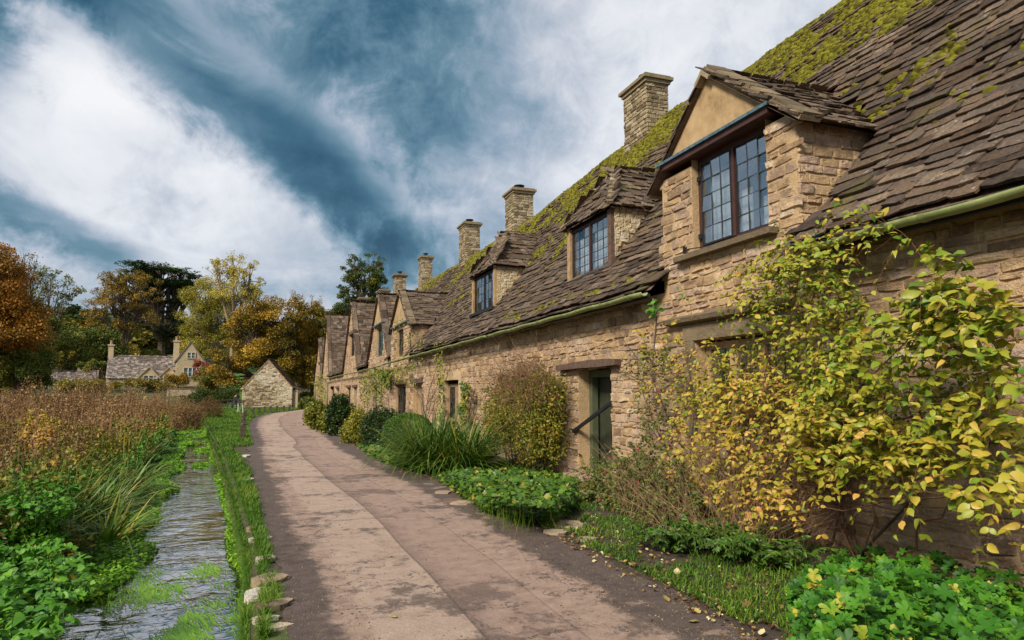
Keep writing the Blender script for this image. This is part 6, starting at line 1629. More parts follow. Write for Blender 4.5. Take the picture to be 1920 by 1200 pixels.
# mounds of different plants, each its own height and colour, dark gaps between them
def mounds(kinds, K, r):
    acc = {k: [[], [], [], []] for k in kinds}
    x, y = field(K, 8.5, 84, 9, .75, 1.25, r)
    for a, b_ in zip(x, y):
        dshore = float(SL(b_)) - a; near = b_ < 19
        names = list(kinds)
        if dshore < 1.5: p = [.06, .08, .10, .12, .60, .04]
        elif near: p = [.16, .06, .24, .16, .30, .08]
        else: p = [.34, .22, .16, .08, .10, .10]
        kd = names[r.choice(6, p=p)]; mat, tn, q, sh, hs = kinds[kd][:5]
        rad = r.uniform(.3, .75) * (1 + b_ * .012); h = r.uniform(.35, .95) * hs * (1 if dshore > 1.2 else .5); n = int(620 * (rad / .5) ** 1.4 * min(1.6, 22 / (b_ + 4)))
        d = norm(r.normal(0, 1, (n, 3))); d[:, 2] = np.abs(d[:, 2]); rr_ = r.uniform(.35, 1, n) ** .6
        c = np.array([a, b_, float(ground_h(a, b_))]); P = c + d * rr_[:, None] * np.array([rad, rad, h]); P += .12 * rad * np.stack([vnoise(P, 3, 1), vnoise(P, 3, 2), vnoise(P, 3, 3)], 1) + r.normal(0, .03, (n, 3))
        acc[kd][0].append(P); acc[kd][1].append(rand_frames(n, r, (-.2, 1.3) if sh else (-.4, .6))); acc[kd][2].append(q * r.uniform(.5, 1.3, n) * (1 + b_ * .030)); acc[kd][3].append(np.clip(tn + r.normal(0, .10) + r.normal(0, .13, n), .02, .98))
    for kd, (P, R_, S, T_) in acc.items():
        if P: stuff(kd, join([t_quad(.22), t_quad(.34)] if kinds[kd][3] else [t_quad(.42), t_oval(.36, .15, .1)], np.vstack(P), np.concatenate(R_), np.concatenate(S), np.concatenate(T_), kinds[kd][0], kd), kinds[kd][5] if len(kinds[kd]) > 5 else kd)
KM = dict(dock_mounds=('dry_plant', .36, .042, True, 1.15), faded_mounds=('dry_plant', .66, .040, True, 1.35), olive_mounds=('meadow_leaf', .22, .060, False, .85), yellow_mounds=('meadow_leaf', .58, .055, False, .8), green_mounds=('nettle_leaf', .42, .062, False, .7), rusty_mounds=('meadow_leaf', .86, .05, True, .95))
LB = dict(dock_mounds='mounds of red-brown dock across the meadow', faded_mounds='mounds of faded pinkish seed heads across the meadow', olive_mounds='mounds of olive green weeds across the meadow', yellow_mounds='mounds of yellowing weeds across the meadow', green_mounds='mounds of fresh green nettles across the meadow', rusty_mounds='mounds of rust-coloured weeds across the meadow')
mounds({k: v + (LB[k],) for k, v in KM.items()}, 1500, r5)
for j_, (px, base, top, rp, D, w_, tn) in enumerate([(175, 775, 696, 30, 34, 'tallest russet shrub in the meadow, left of centre', .48), (60, 770, 708, 34, 36, 'broad russet shrub near the left edge of the meadow', .40), (318, 765, 722, 30, 46, 'pinkish faded shrub nearest the pale house gable', .66), (245, 775, 726, 26, 40, 'pale brown shrub in front of the house dormers', .58), (120, 790, 722, 30, 28, 'dark brown dead shrub between the two russet ones', .30), (392, 785, 745, 20, 48, 'small brown shrub leaning over the far stream', .42), (350, 800, 752, 22, 33, 'rusty low shrub on the far stream bank', .5)]):
    c = at_d(px, (base + top) / 2, D); k_ = D / FPX; rw = rp * k_; zt = at_d(px, top, D)[2]; zc = zt * .5
    t_ = Thing('meadow_shrub', w_, 'shrub', (c[0], c[1], -.16))
    bush(t_, [(c[0], c[1], zc, rw, rw, zt * .52), (c[0] - rw * .7, c[1] + .4, zc * .8, rw * .7, rw * .7, zt * .40), (c[0] + rw * .75, c[1], zc * .7, rw * .6, rw * .6, zt * .36)], 6500, .055, [t_quad(.22), t_quad(.34)], 'dry_plant', r5, tn, .16, .85, up=.8, stems='twig', nst=50, jag=.35)
n = 30000; x, y = field(n, 9, 46, 6, .6, 1.5, r5); P = np.stack([x, y, ground_h(x, y)], 1); P = P[vnoise(P, .7, 31) > -.25]; n = len(P)
Ht = r5.uniform(.35, .95, n) * (1 + .3 * vnoise(P, .6, 7)); az = r5.uniform(0, 6.28, n); el = r5.uniform(.9, 1.5, n); Y = np.stack([np.cos(az) * np.cos(el) + .15, np.sin(az) * np.cos(el), np.sin(el)], 1)
R_ = frames(Y, np.stack([-np.cos(az) * np.sin(el), -np.sin(az) * np.sin(el), np.cos(el)], 1))
stuff('long_grass', join([t_blade(.4, 3), t_blade(.8, 3)], P, R_, np.stack([.009 + .0006 * P[:, 1], Ht, Ht], 1), np.clip(r5.normal(.62, .25, n), .02, .98), 'blade', 'long_grass'), 'long tangled green and straw-coloured grass running through the meadow')
# near left corner: leafy nettles
net = Thing('nettle_patch', 'patch of fresh green leafy nettles in the lower left corner by the water', 'plant', (-2.8, 8, -.2))
Pn = []
P0 = []; D0 = []; L0 = []
for poly, zr, n in [([(-40, 1060), (60, 1010), (120, 1030), (165, 1075), (130, 1150), (60, 1230), (-60, 1230)], (-.1, .22), 190), ([(-30, 900), (60, 870), (150, 900), (140, 960), (20, 980)], (.05, .45), 150), ([(-30, 1100), (120, 1080), (90, 1200), (0, 1250), (-60, 1250)], (-.4, -.1), 90)]:
    px, py = sample_poly(poly, n, r5); P0.append(onz_v(px, py, r5.uniform(*zr, n))); a = r5.uniform(0, 6.28, n); D0.append(np.stack([np.cos(a) * .7, np.sin(a) * .7, np.full(n, .7)], 1)); L0.append(r5.uniform(.15, .35, n))
P0 = np.vstack(P0); D0 = np.vstack(D0); L0 = np.concatenate(L0)
LP, LY, LZ, LS, npth, own = sprays(P0, D0, L0, .035, .4, np.full(len(P0), .085), r5)
emit(net, None, 'leaf', 'foliage', [t_oval(.36, .18, .10), t_oval(.3, .25, .06), t_heart()], LP, frames(LY, LZ), LS, np.clip(r5.normal(.5, .2, len(LP)), .02, .98), 'nettle_leaf', 290, 10, smooth=True)
net.part('stalks', stems_mesh([np.vstack([[p[0] - [0, 0, .35]], p]) for p in npth], np.full(len(npth), .003), 'grass', 'stalks', net.off(), 3), kind='stuff')
# long sedge blades leaning over the bank
sg = Thing('sedge_clump', 'clump of long arching sedge blades leaning over the left bank', 'plant', (-3, 11, -.15))
for (px, py, n, L_) in [(120, 985, 150, .95), (190, 970, 120, .85), (60, 960, 110, 1.0), (230, 930, 90, .8), (150, 930, 100, .9), (90, 1010, 60, .8), (205, 1010, 70, .7), (255, 900, 60, .7), (30, 930, 70, .9), (290, 850, 50, .7)]:
    g = on_z(px, py, -.15); blade_clump(sg, (g[0], g[1], -.15), n, L_, .024, r5, .25, tone=.66, ind=45, lean=(.35, -.15))
dk = Thing('rusty_dock', 'tall rusty orange dock plants in the middle of the meadow', 'plant', (-4.2, 17, -.15))
bush(dk, [(-4.3, 17, .45, .35, .5, .6), (-4.9, 18.5, .55, .35, .5, .7)], 1500, .09, OVAL_T, 'vine_leaf', r5, .85, .12, .9, stems='twig', nst=18)
br = Thing('bramble_mound', 'dark green and russet bramble mound overhanging the left bank', 'shrub', (-2.9, 14, -.2))
bush(br, [(-3.3, 14.5, .15, .75, 1.2, .6), (-3.9, 17.5, .2, .9, 1.5, .65), (-3.7, 12.2, .1, .6, .8, .5), (-5.2, 21, .2, 1.1, 1.8, .7)], 15000, .065, OVAL_T[:2], 'shrub_leaf', r5, .38, .25, .8, stems='twig', nst=60)

# ------------------------------------------------------------------ barn, houses, walls beyond
def gable_block(th, w_, dpt, eave, apex, wall_mat, roof_mat, coping=True, stones=True, along='y', wall_label=None, backing='mortar'):
    """local coordinates: gable front at y=0, x from -w/2..w/2, running back to y=dpt"""
    h = w_ / 2
    mb = MB()
    mb.poly([(-h, 0, -.5), (h, 0, -.5), (h, 0, eave), (0, 0, apex), (-h, 0, eave)]); mb.poly([(-h, dpt, -.5), (-h, dpt, eave), (0, dpt, apex), (h, dpt, eave), (h, dpt, -.5)])
    mb.poly([(h, 0, -.5), (h, dpt, -.5), (h, dpt, eave), (h, 0, eave)]); mb.poly([(-h, 0, -.5), (-h, 0, eave), (-h, dpt, eave), (-h, dpt, -.5)])
    wall = th.part('wall', (mb, backing))
    if stones:
        top = lambda x: eave + (apex - eave) * (1 - abs(x) / h) - .05
        st = lay_stones(-h, h, 0, top, [], (.10, .20), (.18, .5), gap=.02, zmax=apex); n = len(st)
        P = np.stack([st[:, 0], np.full(n, -.004), st[:, 1]], 1); R_, S = stone_RS(n, (1, 0, 0), (0, 0, 1), (0, -1, 0), st[:, 2:4], rng.uniform(.03, .07, n))
        emit(th, wall, 'stone', 'rubble_stonework', STONE_T, P, R_, S, np.clip(.5 + .45 * vnoise(P, .55, 7) + rng.normal(0, .25, n), .02, .98), wall_mat, 0)
        st = lay_stones(0, dpt, 0, lambda y: eave - .05, [], (.12, .22), (.2, .5), gap=.02, zmax=eave); n = len(st)
        P = np.stack([np.full(n, h + .004), st[:, 0], st[:, 1]], 1); R_, S = stone_RS(n, (0, 1, 0), (0, 0, 1), (1, 0, 0), st[:, 2:4], rng.uniform(.03, .06, n))
        emit(th, wall, 'stone', 'rubble_stonework', STONE_T, P, R_, S, rng.random(n), wall_mat, 0)
    roof_slopes(th, -h, h, 0, dpt, eave, apex, roof_mat)
    return wall
def roof_slopes(th, xa, xb, y0, y1, ze, zr, mat, over=.18, exposure=.26, wr=(.3, .55), parent=None):
    xm = (xa + xb) / 2; par = parent or th.part('roof', (MB().poly([(xa - over, y0 - .05, ze - .2), (xm, y0 - .05, zr), (xm, y1 + .05, zr), (xa - over, y1 + .05, ze - .2)]).poly([(xb + over, y0 - .05, ze - .2), (xb + over, y1 + .05, ze - .2), (xm, y1 + .05, zr), (xm, y0 - .05, zr)]), 'old_oak'))
    for s_, xe in ((-1, xa), (1, xb)):
        sl = (zr - ze) / abs(xm - xe); run = abs(xm - xe) + over; L = run * math.hypot(1, sl); tx = -s_ * run / L; tz = run * sl / L; e = [0.0]
        while e[-1] < L - .1: e.append(e[-1] + exposure)
        def pf(U, Vv):
            x = xe + s_ * over + tx * Vv; z = zr - run * sl + tz * Vv + .02 * vnoise(np.stack([U, Vv, U * 0], 1), .8, 3)
            return np.stack([x, U, z], 1), np.tile([s_ * abs(tz), 0, abs(tx)], (len(U), 1)), np.tile([tx, 0, tz], (len(U), 1))
        P, R_, S = slates_on(pf, (y0 - .08, y1 + .08), e, lambda P: np.ones(len(P), bool), wr=wr, thick=.03)
        emit(th, par, 'slate', 'roof_slates', SLATE_T, P, R_, S, rng.random(len(P)), mat, 0)
    th.part('ridge_stones', (MB().prism([(xm - .2, y0 - .08, zr - .12), (xm, y0 - .08, zr + .10), (xm + .2, y0 - .08, zr - .12)], (0, y1 - y0 + .16, 0)), 'weathered_stone'), par)
    return par

barn = Thing('stone_barn', 'small stone barn standing alone with its blank gable end at the bend of the path', 'barn', (.08, 82, 0), rotz=math.radians(-7))
bwl = gable_block(barn, 5.35, 7.5, 2.15, 5.25, 'barn_stone', 'slate')
for s_ in (-1, 1):       # coping up the gable, one slab after another
    m = 9
    for k in range(m):
        t0, t1 = k / m, (k + 1) / m - .012
        a = Vector((s_ * (2.72 * (1 - t0)), -.10, 2.15 + 3.14 * t0 - .05)); b_ = Vector((s_ * (2.72 * (1 - t1)), -.10, 2.15 + 3.14 * t1 - .05))
        me = MB().prism([a, b_, b_ + Vector((0, 0, .13 + .02 * (k % 2))), a + Vector((0, 0, .13 + .02 * (k % 2)))], (0, .26, 0), .6).mesh('coping_stone', 'terracotta' if k % 3 else 'pale_oak', (0, 0, 0)); fix_normals(me)
        barn.part('coping_stone', me, bwl)
barn.part('kneeler', (MB().box(-2.85, -2.5, -.14, .12, 2.02, 2.16, .7), 'pale_stone'), bwl)
barn.part('buttress', (MB().box(2.68, 3.25, .3, 1.2, -.1, 2.0, .5), 'barn_stone'))
barn.part('lean_roof', (MB().prism([(2.55, .1, 2.35), (3.42, .1, 1.98), (3.42, .1, 2.05), (2.55, .1, 2.45)], (0, 7, 0), .5), 'slate'))

def simple_window(th, x0, x1, z0, z1, y, n, fmat='pale_stone'):
    f = th.part('window', (MB().box(x0 - .12, x0, y - .10, y + .08, z0 - .1, z1 + .12).box(x1, x1 + .12, y - .10, y + .08, z0 - .1, z1 + .12).box(x0, x1, y - .101, y + .08, z1, z1 + .12).box(x0, x1, y - .101, y + .08, z0 - .1, z0), fmat))
    w_ = (x1 - x0) / n
    for k in range(n):
        a = x0 + k * w_
        if k: th.part('mullion', (MB().box(a - .06, a + .06, y - .09, y + .06, z0, z1), 'white_paint'), f)
        th.part('pane', (MB().box(a + .06, a + w_ - .06, y - .03, y - .01, z0 + .02, z1 - .02), 'teal_frame'), f)
    th.part('glazing_bars', (MB().box(x0, x1, y - .045, y - .032, (z0 + z1) / 2 - .02, (z0 + z1) / 2 + .02), 'white_paint'), f)
    return f
HR = math.radians(8)
HP = at_d(258, 740, 118); hz = .2
house = Thing('stone_house', 'pale stone house with two small gabled dormers and a tall gable wing among the trees', 'house', (HP[0], HP[1], hz), rotz=HR)
# main range: ridge along local x, front wall at y=0
x0, x1 = -4.2, 5.0
body = MB().box(x0, x1, 0, 6, -.5, 3.6); hw = house.part('wall', (body, 'pale_stone'))
def xroof(th, x0, x1, y0, y1, ze, zr, mat, name='roof', exp=.28):
    ym = (y0 + y1) / 2; par = th.part(name, (MB().poly([(x0, y0 - .2, ze - .2), (x1, y0 - .2, ze - .2), (x1, ym, zr), (x0, ym, zr)]).poly([(x0, y1 + .2, ze - .2), (x0, ym, zr), (x1, ym, zr), (x1, y1 + .2, ze - .2)]).poly([(x0 + .02, y0, ze - .3), (x0 + .02, ym, zr - .03), (x0 + .02, y1, ze - .3)]).poly([(x1 - .02, y0, ze - .3), (x1 - .02, y1, ze - .3), (x1 - .02, ym, zr - .03)]), 'old_oak'))
    run = ym - y0 + .2; sl = (zr - ze + .2) / run; L = run * math.hypot(1, sl); ty, tz = run / L, run * sl / L; e = [0.0]
    while e[-1] < L - .1: e.append(e[-1] + exp)
    def pf(U, Vv): return np.stack([U, y0 - .2 + ty * Vv, ze - .2 + tz * Vv], 1), np.tile([0, -tz, ty], (len(U), 1)), np.tile([0, ty, tz], (len(U), 1))
    P, R_, S = slates_on(pf, (x0 - .1, x1 + .1), e, lambda P: np.ones(len(P), bool), wr=(.3, .6), thick=.03)
    emit(th, par, 'slate', 'roof_slates', SLATE_T, P, R_, S, rng.random(len(P)), mat, 0)
    th.part('ridge_stones', (MB().box(x0 - .1, x1 + .1, ym - .15, ym + .15, zr - .02, zr + .10, .3), 'weathered_stone'), par)
    return par
hr = xroof(house, x0, x1, 0, 6, 3.75, 7.0, 'slate_pale')
for xc in (1.35, 4.05):
    h = 1.55; ye = -.12
    mb = MB().prism([(xc - h, ye, 2.6), (xc + h, ye, 2.6), (xc + h, ye, 3.6), (xc, ye, 5.3), (xc - h, ye, 3.6)], (0, 2.2, 0), .7); me = mb.mesh('dormer', 'pale_stone', (0, 0, 0)); fix_normals(me)
    dm = house.part('dormer', me)
    for s_ in (-1, 1): house.part('coping', (MB().bar((xc + s_ * (h + .05), ye + .9, 3.58), (xc, ye + .9, 5.38), 2.1, .12, up=(0, 0, 1), tone=.8), 'pale_stone'), dm)
    simple_window(house, xc - .62, xc + .62, 3.05, 4.0, ye, 2)
simple_window(house, .9, 2.3, 1.0, 2.0, 0, 2)
wing = MB().prism([(5.0, -1.4, -.5), (9.3, -1.4, -.5), (9.3, -1.4, 5.6), (6.9, -1.4, 9.2), (5.0, -1.4, 6.4)], (0, 7, 0), .75); me = wing.mesh('wall', 'pale_stone', (0, 0, 0)); fix_normals(me); ww = house.part('wall', me)
house.part('roof', (MB().prism([(4.85, -1.5, 6.15), (6.9, -1.5, 9.25), (6.9, -1.5, 9.42), (4.75, -1.5, 6.3)], (0, 7.1, 0), .6).prism([(9.5, -1.5, 5.4), (9.6, -1.5, 5.55), (6.9, -1.5, 9.42), (6.9, -1.5, 9.25)], (0, 7.1, 0), .6), 'slate_pale'))
simple_window(house, 6.1, 8.4, 3.95, 5.25, -1.4, 4); simple_window(house, 6.5, 7.5, 6.8, 7.6, -1.4, 2)
for (xa, xb, ya, yb, za, zb) in ((-4.3, -3.6, 2.6, 3.4, 5.5, 8.6), (4.6, 5.4, 2.2, 3.2, 6, 9.5)):
    cp = MB().box(xa, xb, ya, yb, za, zb, .7); ch = house.part('chimney', (cp, 'pale_stone'))
    house.part('chimney_cap', (MB().box(xa - .12, xb + .12, ya - .12, yb + .12, zb, zb + .18, .6), 'pale_stone'), ch)
    house.part('chimney_pot', (MB().lathe([(.22, 0), (.18, .5), (.24, .55), (.24, .65)], ((xa + xb) / 2, (ya + yb) / 2, zb + .18), 10), 'terracotta'), ch)

lowb = Thing('low_outbuilding', 'long low slate-roofed stone outbuilding left of the pale house', 'outbuilding', (HP[0] - 9.4, HP[1] - 2.0, hz), rotz=HR)
lowb.part('wall', (MB().box(-4.3, 4.0, 0, 5, -.5, 2.9), 'pale_stone')); xroof(lowb, -4.3, 4.2, 0, 5, 2.95, 4.6, 'slate_pale')
lowb.part('gable_wall', (MB().box(-4.75, -4.3, -.2, 5.2, -.5, 4.9, .8).box(1.5, 3.2, 2.3, 2.7, 4.6, 5.2, .3), 'pale_stone'))
for k in range(3): lowb.part('post', (MB().box(-1.2 + k * 1.6, -1.0 + k * 1.6, -.5, -.3, -.5, 2.4), 'pale_oak'))
lb = at_d(8, 740, 95)
lowc = Thing('low_shed', 'low slate-roofed shed at the left edge behind the meadow', 'shed', (lb[0], lb[1], .1), rotz=math.radians(14))
lowc.part('wall', (MB().box(-4, 1.5, 0, 4, -.5, 2.4), 'pale_stone')); xroof(lowc, -4.2, 1.6, 0, 4, 2.4, 4.1, 'slate_pale')
gw = at_d(335, 740, 108)
gwall = Thing('garden_wall', 'long stone garden wall in front of the pale house', 'wall', (gw[0], gw[1], .2), rotz=math.radians(6))
gwall.part('stonework', (MB().box(-1.5, 6.2, 0, .5, -.6, 2.0, .5), 'barn_stone')); 
gwall.part('coping', (MB().box(-1.6, 6.3, -.08, .58, 2.0, 2.12, .4), 'weathered_stone')); gwall.part('gate', (MB().box(-2.4, -1.5, .1, .25, -.4, 1.7, .5), 'frame_green'))
mn = at_d(283, 690, 165)
manor = Thing('pale_gabled_building', 'pale stone gabled building glimpsed between the trunks on the slope', 'building', (mn[0], mn[1], 6.8), rotz=HR)
manor.part('wall', (MB().prism([(-2.4, 0, -1), (2.4, 0, -1), (2.4, 0, 5.6), (0, 0, 8.6), (-2.4, 0, 5.6)], (0, 7, 0), .8), 'pale_stone')); simple_window(manor, -.8, .8, 2.5, 4.2, 0, 2)
manor.part('roof', (MB().prism([(-2.6, -.1, 5.4), (0, -.1, 8.65), (0, -.1, 8.85), (-2.75, -.1, 5.5)], (0, 7.2, 0)).prism([(2.6, -.1, 5.4), (2.75, -.1, 5.5), (0, -.1, 8.85), (0, -.1, 8.65)], (0, 7.2, 0)), 'slate_pale'))

# ------------------------------------------------------------------ trees
r6 = np.random.default_rng(909)
def limb(a, b_, r, n=6, wob=.06):
    t = np.linspace(0, 1, n)[:, None]; L = np.linalg.norm(b_ - a); p = a + (b_ - a) * t; p[:, 2] += np.sin(t[:, 0] * math.pi) * L * .06; p[1:-1] += r.normal(0, wob * L / n, (n - 2, 3)); return p
def tree(name, label, D, basepx, ells, mat, n, leaf, trunk=.35, flat=1.0, clumps=60, crad=.22, bark='bark', branches=True, tsd=.13, tone=.5, group=None, cat='tree', gapthr=-2.0, twigs=0, squash=.75, seed=0, lt=None, trunk_on=True):
    """ells: crown lobes given as picture ellipses (px, py, rx, ry) at distance D"""
    r = np.random.default_rng(1000 + seed)
    k = D / FPX
    n = int(n * 1.5); leaf *= .82
    b_ = at_d(basepx[0], basepx[1], D); b_[2] = float(ground_h(b_[0], b_[1])) - .1
    th = Thing(name, label, cat, tuple(b_), group)
    C = []; W_ = []
    for (px, py, rx, ry) in ells:
        c = at_d(px, py, D); C.append((c, np.array([rx * k, rx * k * .8, ry * k]))); W_.append(rx * ry)
    W_ = np.array(W_, float) / sum(W_)
    cl = []; own = []
    for j, ((c, rd), w_) in enumerate(zip(C, W_)):
        m = max(3, int(clumps * w_)); d = norm(r.normal(0, 1, (m, 3))); q = r.uniform(.25, 1, m) ** .45
        cl.append(c + d * q[:, None] * rd * .88); own += [j] * m
    cl = np.vstack(cl); own = np.array(own); nc = len(cl)
    R0 = np.array([C[j][1][0] for j in own]); cr = R0 * crad * 2 * r.uniform(.6, 1.3, nc)
    cnt = np.maximum(4, (n * cr ** 2 / (cr ** 2).sum()).astype(int)); K = np.repeat(np.arange(nc), cnt)
    d = norm(r.normal(0, 1, (len(K), 3))); q = r.uniform(0, 1, len(K)) ** .55
    P = cl[K] + d * (q * cr[K])[:, None] * np.array([1, 1, squash * flat])
    P += .10 * cr[K][:, None] * np.stack([vnoise(P, .9, 1), vnoise(P, .9, 2), vnoise(P, .9, 3)], 1)
    keep = vnoise(P, 1.6 / max(.6, cr.mean()), 5) > gapthr; P, K, d = P[keep], K[keep], d[keep]
    tn = np.clip(tone + r.normal(0, tsd, nc)[K] + r.normal(0, tsd * .8, len(K)), .02, .98)
    if flat < .5: R_ = rand_frames(len(K), r, (-.2, .3), None, .35)
    else: R_ = frames(d + r.normal(0, .8, d.shape), d + r.normal(0, .6, d.shape) + [0, 0, .4])
    th.part('crown', join(lt or [t_quad(.45), t_quad(.32)], P, R_, leaf * r.uniform(.55, 1.35, len(K)), tn, 'tree_' + mat, 'crown', th.off()), kind=None)
    mb = MB(); top = np.array([b_[0], b_[1], 0]); cm = (np.array([c for c, _ in C]) * W_[:, None]).sum(0)
    fork = b_ + (cm - b_) * .35; fork[:2] = b_[:2] + (cm[:2] - b_[:2]) * .15
    if trunk_on:
        mb.tube(np.vstack([b_, b_ + (fork - b_) * .5 + r.normal(0, .05, 3), fork]), [trunk * 1.25, trunk * .95, trunk * .8], 8)
        for (c, rd), w_ in zip(C, W_):
            p = limb(fork, c - np.array([0, 0, rd[2] * .1]), r); mb.tube(p, np.linspace(trunk * .62, trunk * .25, len(p)), 6)
        if branches:
            for j in range(nc):
                a = fork + (C[own[j]][0] - fork) * r.uniform(.35, 1.0); p = limb(a, cl[j], r); mb.tube(p, np.linspace(trunk * .22, trunk * .05, len(p)), 4, cap=False)
                for _ in range(twigs):
                    e = cl[j] + norm(r.normal(0, 1, 3)) * cr[j] * np.array([1, 1, .8]) * 1.05; pp = limb(cl[j] + (a - cl[j]) * .2, e, r, 4); mb.tube(pp, np.linspace(trunk * .07, trunk * .02, 4), 3, cap=False)
        th.part('trunk', (mb, bark))
    return th
tree('maple_tree', 'broad rust and olive maple filling the middle behind the small barn', 100, (512, 762), [(470, 640, 62, 62), (525, 605, 62, 62), (430, 690, 42, 48), (500, 690, 70, 50), (545, 650, 44, 60), (470, 590, 38, 30), (560, 700, 40, 40)], 'maple', 46000, .26, .45, clumps=190, crad=.13, seed=1, tone=.53, squash=.6, twigs=1)
tree('maple_tree', 'taller rusty maple standing between the middle trees and the far cottages', 104, (585, 762), [(585, 610, 34, 50), (570, 660, 40, 50), (600, 660, 26, 60), (590, 720, 34, 30)], 'maple', 26000, .26, .35, clumps=110, crad=.15, seed=2, tone=.62, squash=.6, twigs=2)
tree('willow_tree', 'feathery yellow-green willow with drooping foliage beside the house gable', 128, (410, 720), [(385, 560, 46, 42), (368, 610, 34, 44), (410, 600, 40, 48), (365, 655, 36, 26), (400, 650, 36, 30)], 'willow', 34000, .22, .35, clumps=120, crad=.15, seed=3, bark='pale_bark', tone=.42, squash=.85)
tree('golden_tree', 'tall golden tree with an open crown of pale branches against the sky', 118, (432, 700), [(405, 505, 26, 26), (440, 500, 36, 28), (470, 520, 28, 34), (440, 545, 46, 34), (480, 560, 24, 30)], 'willow', 12000, .24, .38, clumps=85, crad=.13, seed=4, bark='pale_bark', tone=.68, gapthr=-.1, twigs=4, squash=.7)
tree('cedar_tree', 'dark green cedar with flat spreading tiers above the house', 140, (303, 700), [(300, 505, 62, 9), (262, 512, 38, 9), (340, 512, 34, 9), (290, 528, 60, 9), (335, 536, 42, 9), (250, 545, 40, 8), (325, 560, 36, 9), (270, 575, 36, 8), (318, 590, 30, 10), (290, 610, 34, 12), (316, 625, 32, 16), (330, 650, 26, 14), (225, 560, 26, 7), (218, 524, 26, 8), (356, 524, 30, 8), (372, 534, 18, 6)], 'cedar', 40000, .34, .9, clumps=300, crad=.17, seed=5, flat=.35, squash=.5, tsd=.16, twigs=0, gapthr=-.35)
tree('ochre_tree', 'wide open ochre-leaved tree left of the cedar, sky showing through its branches', 132, (236, 690), [(195, 540, 34, 30), (235, 522, 40, 22), (272, 545, 34, 34), (225, 560, 50, 36), (180, 580, 30, 26), (255, 595, 40, 30), (205, 610, 38, 24)], 'ochre', 17000, .24, .38, clumps=150, crad=.12, seed=6, gapthr=-.15, twigs=3, squash=.5)
tree('slender_tree', 'slender sparse green tree between the orange tree and the open sky', 78, (88, 690), [(95, 520, 30, 14), (110, 545, 32, 14), (85, 560, 26, 18), (120, 575, 26, 14), (100, 600, 34, 16), (88, 630, 34, 20)], 'green', 5200, .20, .14, clumps=70, crad=.16, seed=7, gapthr=-.05, twigs=3, squash=.45, tone=.7)
tree('orange_tree', 'large orange and russet tree at the far left edge', 72, (-10, 740), [(-20, 520, 60, 60), (20, 560, 50, 60), (-10, 610, 76, 50), (40, 590, 36, 40), (12, 490, 24, 28)], 'orange', 36000, .20, .4, clumps=150, crad=.14, seed=8, tone=.5, twigs=1)
tree('bare_tree', 'half bare brown twiggy tree rising beside the large orange tree', 80, (40, 730), [(40, 500, 34, 26), (62, 515, 30, 24), (50, 545, 44, 26)], 'ochre', 2600, .17, .2, clumps=80, crad=.16, seed=9, gapthr=.0, twigs=6, squash=.7, tone=.35)
tree('ochre_shade_tree', 'olive-brown tree mass below the orange tree at the left edge', 76, (30, 745), [(30, 630, 50, 30), (-20, 650, 50, 40), (62, 650, 30, 26)], 'ochre', 16000, .2, .3, clumps=70, crad=.16, seed=10, tone=.62)
tree('round_green_tree', 'round olive green tree at the left behind the meadow', 72, (45, 740), [(25, 675, 32, 26), (62, 668, 30, 26), (45, 700, 46, 26), (10, 690, 20, 20)], 'green', 20000, .17, .2, clumps=90, crad=.15, seed=11, tone=.72, twigs=1)
tree('tall_green_tree', 'tall dark green tree with an airy crown rising behind the far cottages', 96, (686, 740), [(665, 500, 26, 24), (700, 492, 28, 24), (682, 520, 42, 30), (660, 548, 34, 22), (710, 540, 28, 26), (650, 575, 34, 20), (690, 570, 40, 24)], 'green', 26000, .22, .32, clumps=150, crad=.12, seed=12, gapthr=-.15, twigs=3, tone=.42, squash=.55)
tree('pale_green_tree', 'lower yellow-green tree behind the end of the cottage row', 98, (632, 750), [(632, 585, 26, 22), (612, 605, 24, 30), (640, 610, 26, 30)], 'olive', 9000, .22, .25, clumps=50, crad=.17, seed=13, tone=.55, twigs=2)
tree('bare_sapling', 'thin bare twiggy treetop showing above the rust-coloured trees', 112, (565, 740), [(558, 560, 16, 22), (590, 565, 18, 24), (575, 580, 26, 18)], 'ochre', 700, .18, .14, clumps=46, crad=.2, seed=14, gapthr=0, twigs=6)
# shrubs and hedges on the slope
def far_bush(name, label, D, base, ells, mat, n, leaf, seed, tone=.5, group=None, cat='shrub', crad=.2, clumps=40):
    return tree(name, label, D, base, ells, mat, n, leaf, .12, clumps=clumps, crad=crad, seed=seed, tone=tone, group=group, cat=cat, branches=False, trunk_on=True)
far_bush('dark_hedge_tree', 'dark green bushy mass between the ochre tree and the pale house', 128, (200, 715), [(150, 645, 50, 20), (190, 640, 30, 24), (205, 665, 28, 22), (160, 670, 40, 16)], 'green', 17000, .3, 21, .55, cat='hedge', clumps=90)
far_bush('olive_hedge_tree', 'olive green bushes on the slope left of the dark green hedge mass', 124, (115, 700), [(100, 640, 36, 24), (130, 655, 30, 20), (120, 622, 24, 14)], 'green', 10000, .3, 22, .65, cat='hedge', clumps=50)
far_bush('golden_shrub', 'pale golden shrub showing over the roof ridge of the house', 133, (240, 690), [(241, 660, 17, 13)], 'gold', 3000, .25, 23, .6, clumps=16)
far_bush('green_shrub', 'small bright green shrub behind the middle of the house roof', 134, (275, 690), [(278, 665, 20, 8)], 'green', 2200, .25, 24, .7, clumps=14)
far_bush('topiary_bush', 'left-hand clipped dark topiary bush on the slope', 120, (110, 690), [(110, 672, 9, 13)], 'olive', 1800, .22, 25, .5, 'topiary bushes on the slope', clumps=14)
far_bush('topiary_bush', 'right-hand clipped dark topiary bush on the slope', 120, (138, 690), [(138, 673, 9, 13)], 'olive', 1800, .22, 26, .5, 'topiary bushes on the slope', clumps=14)
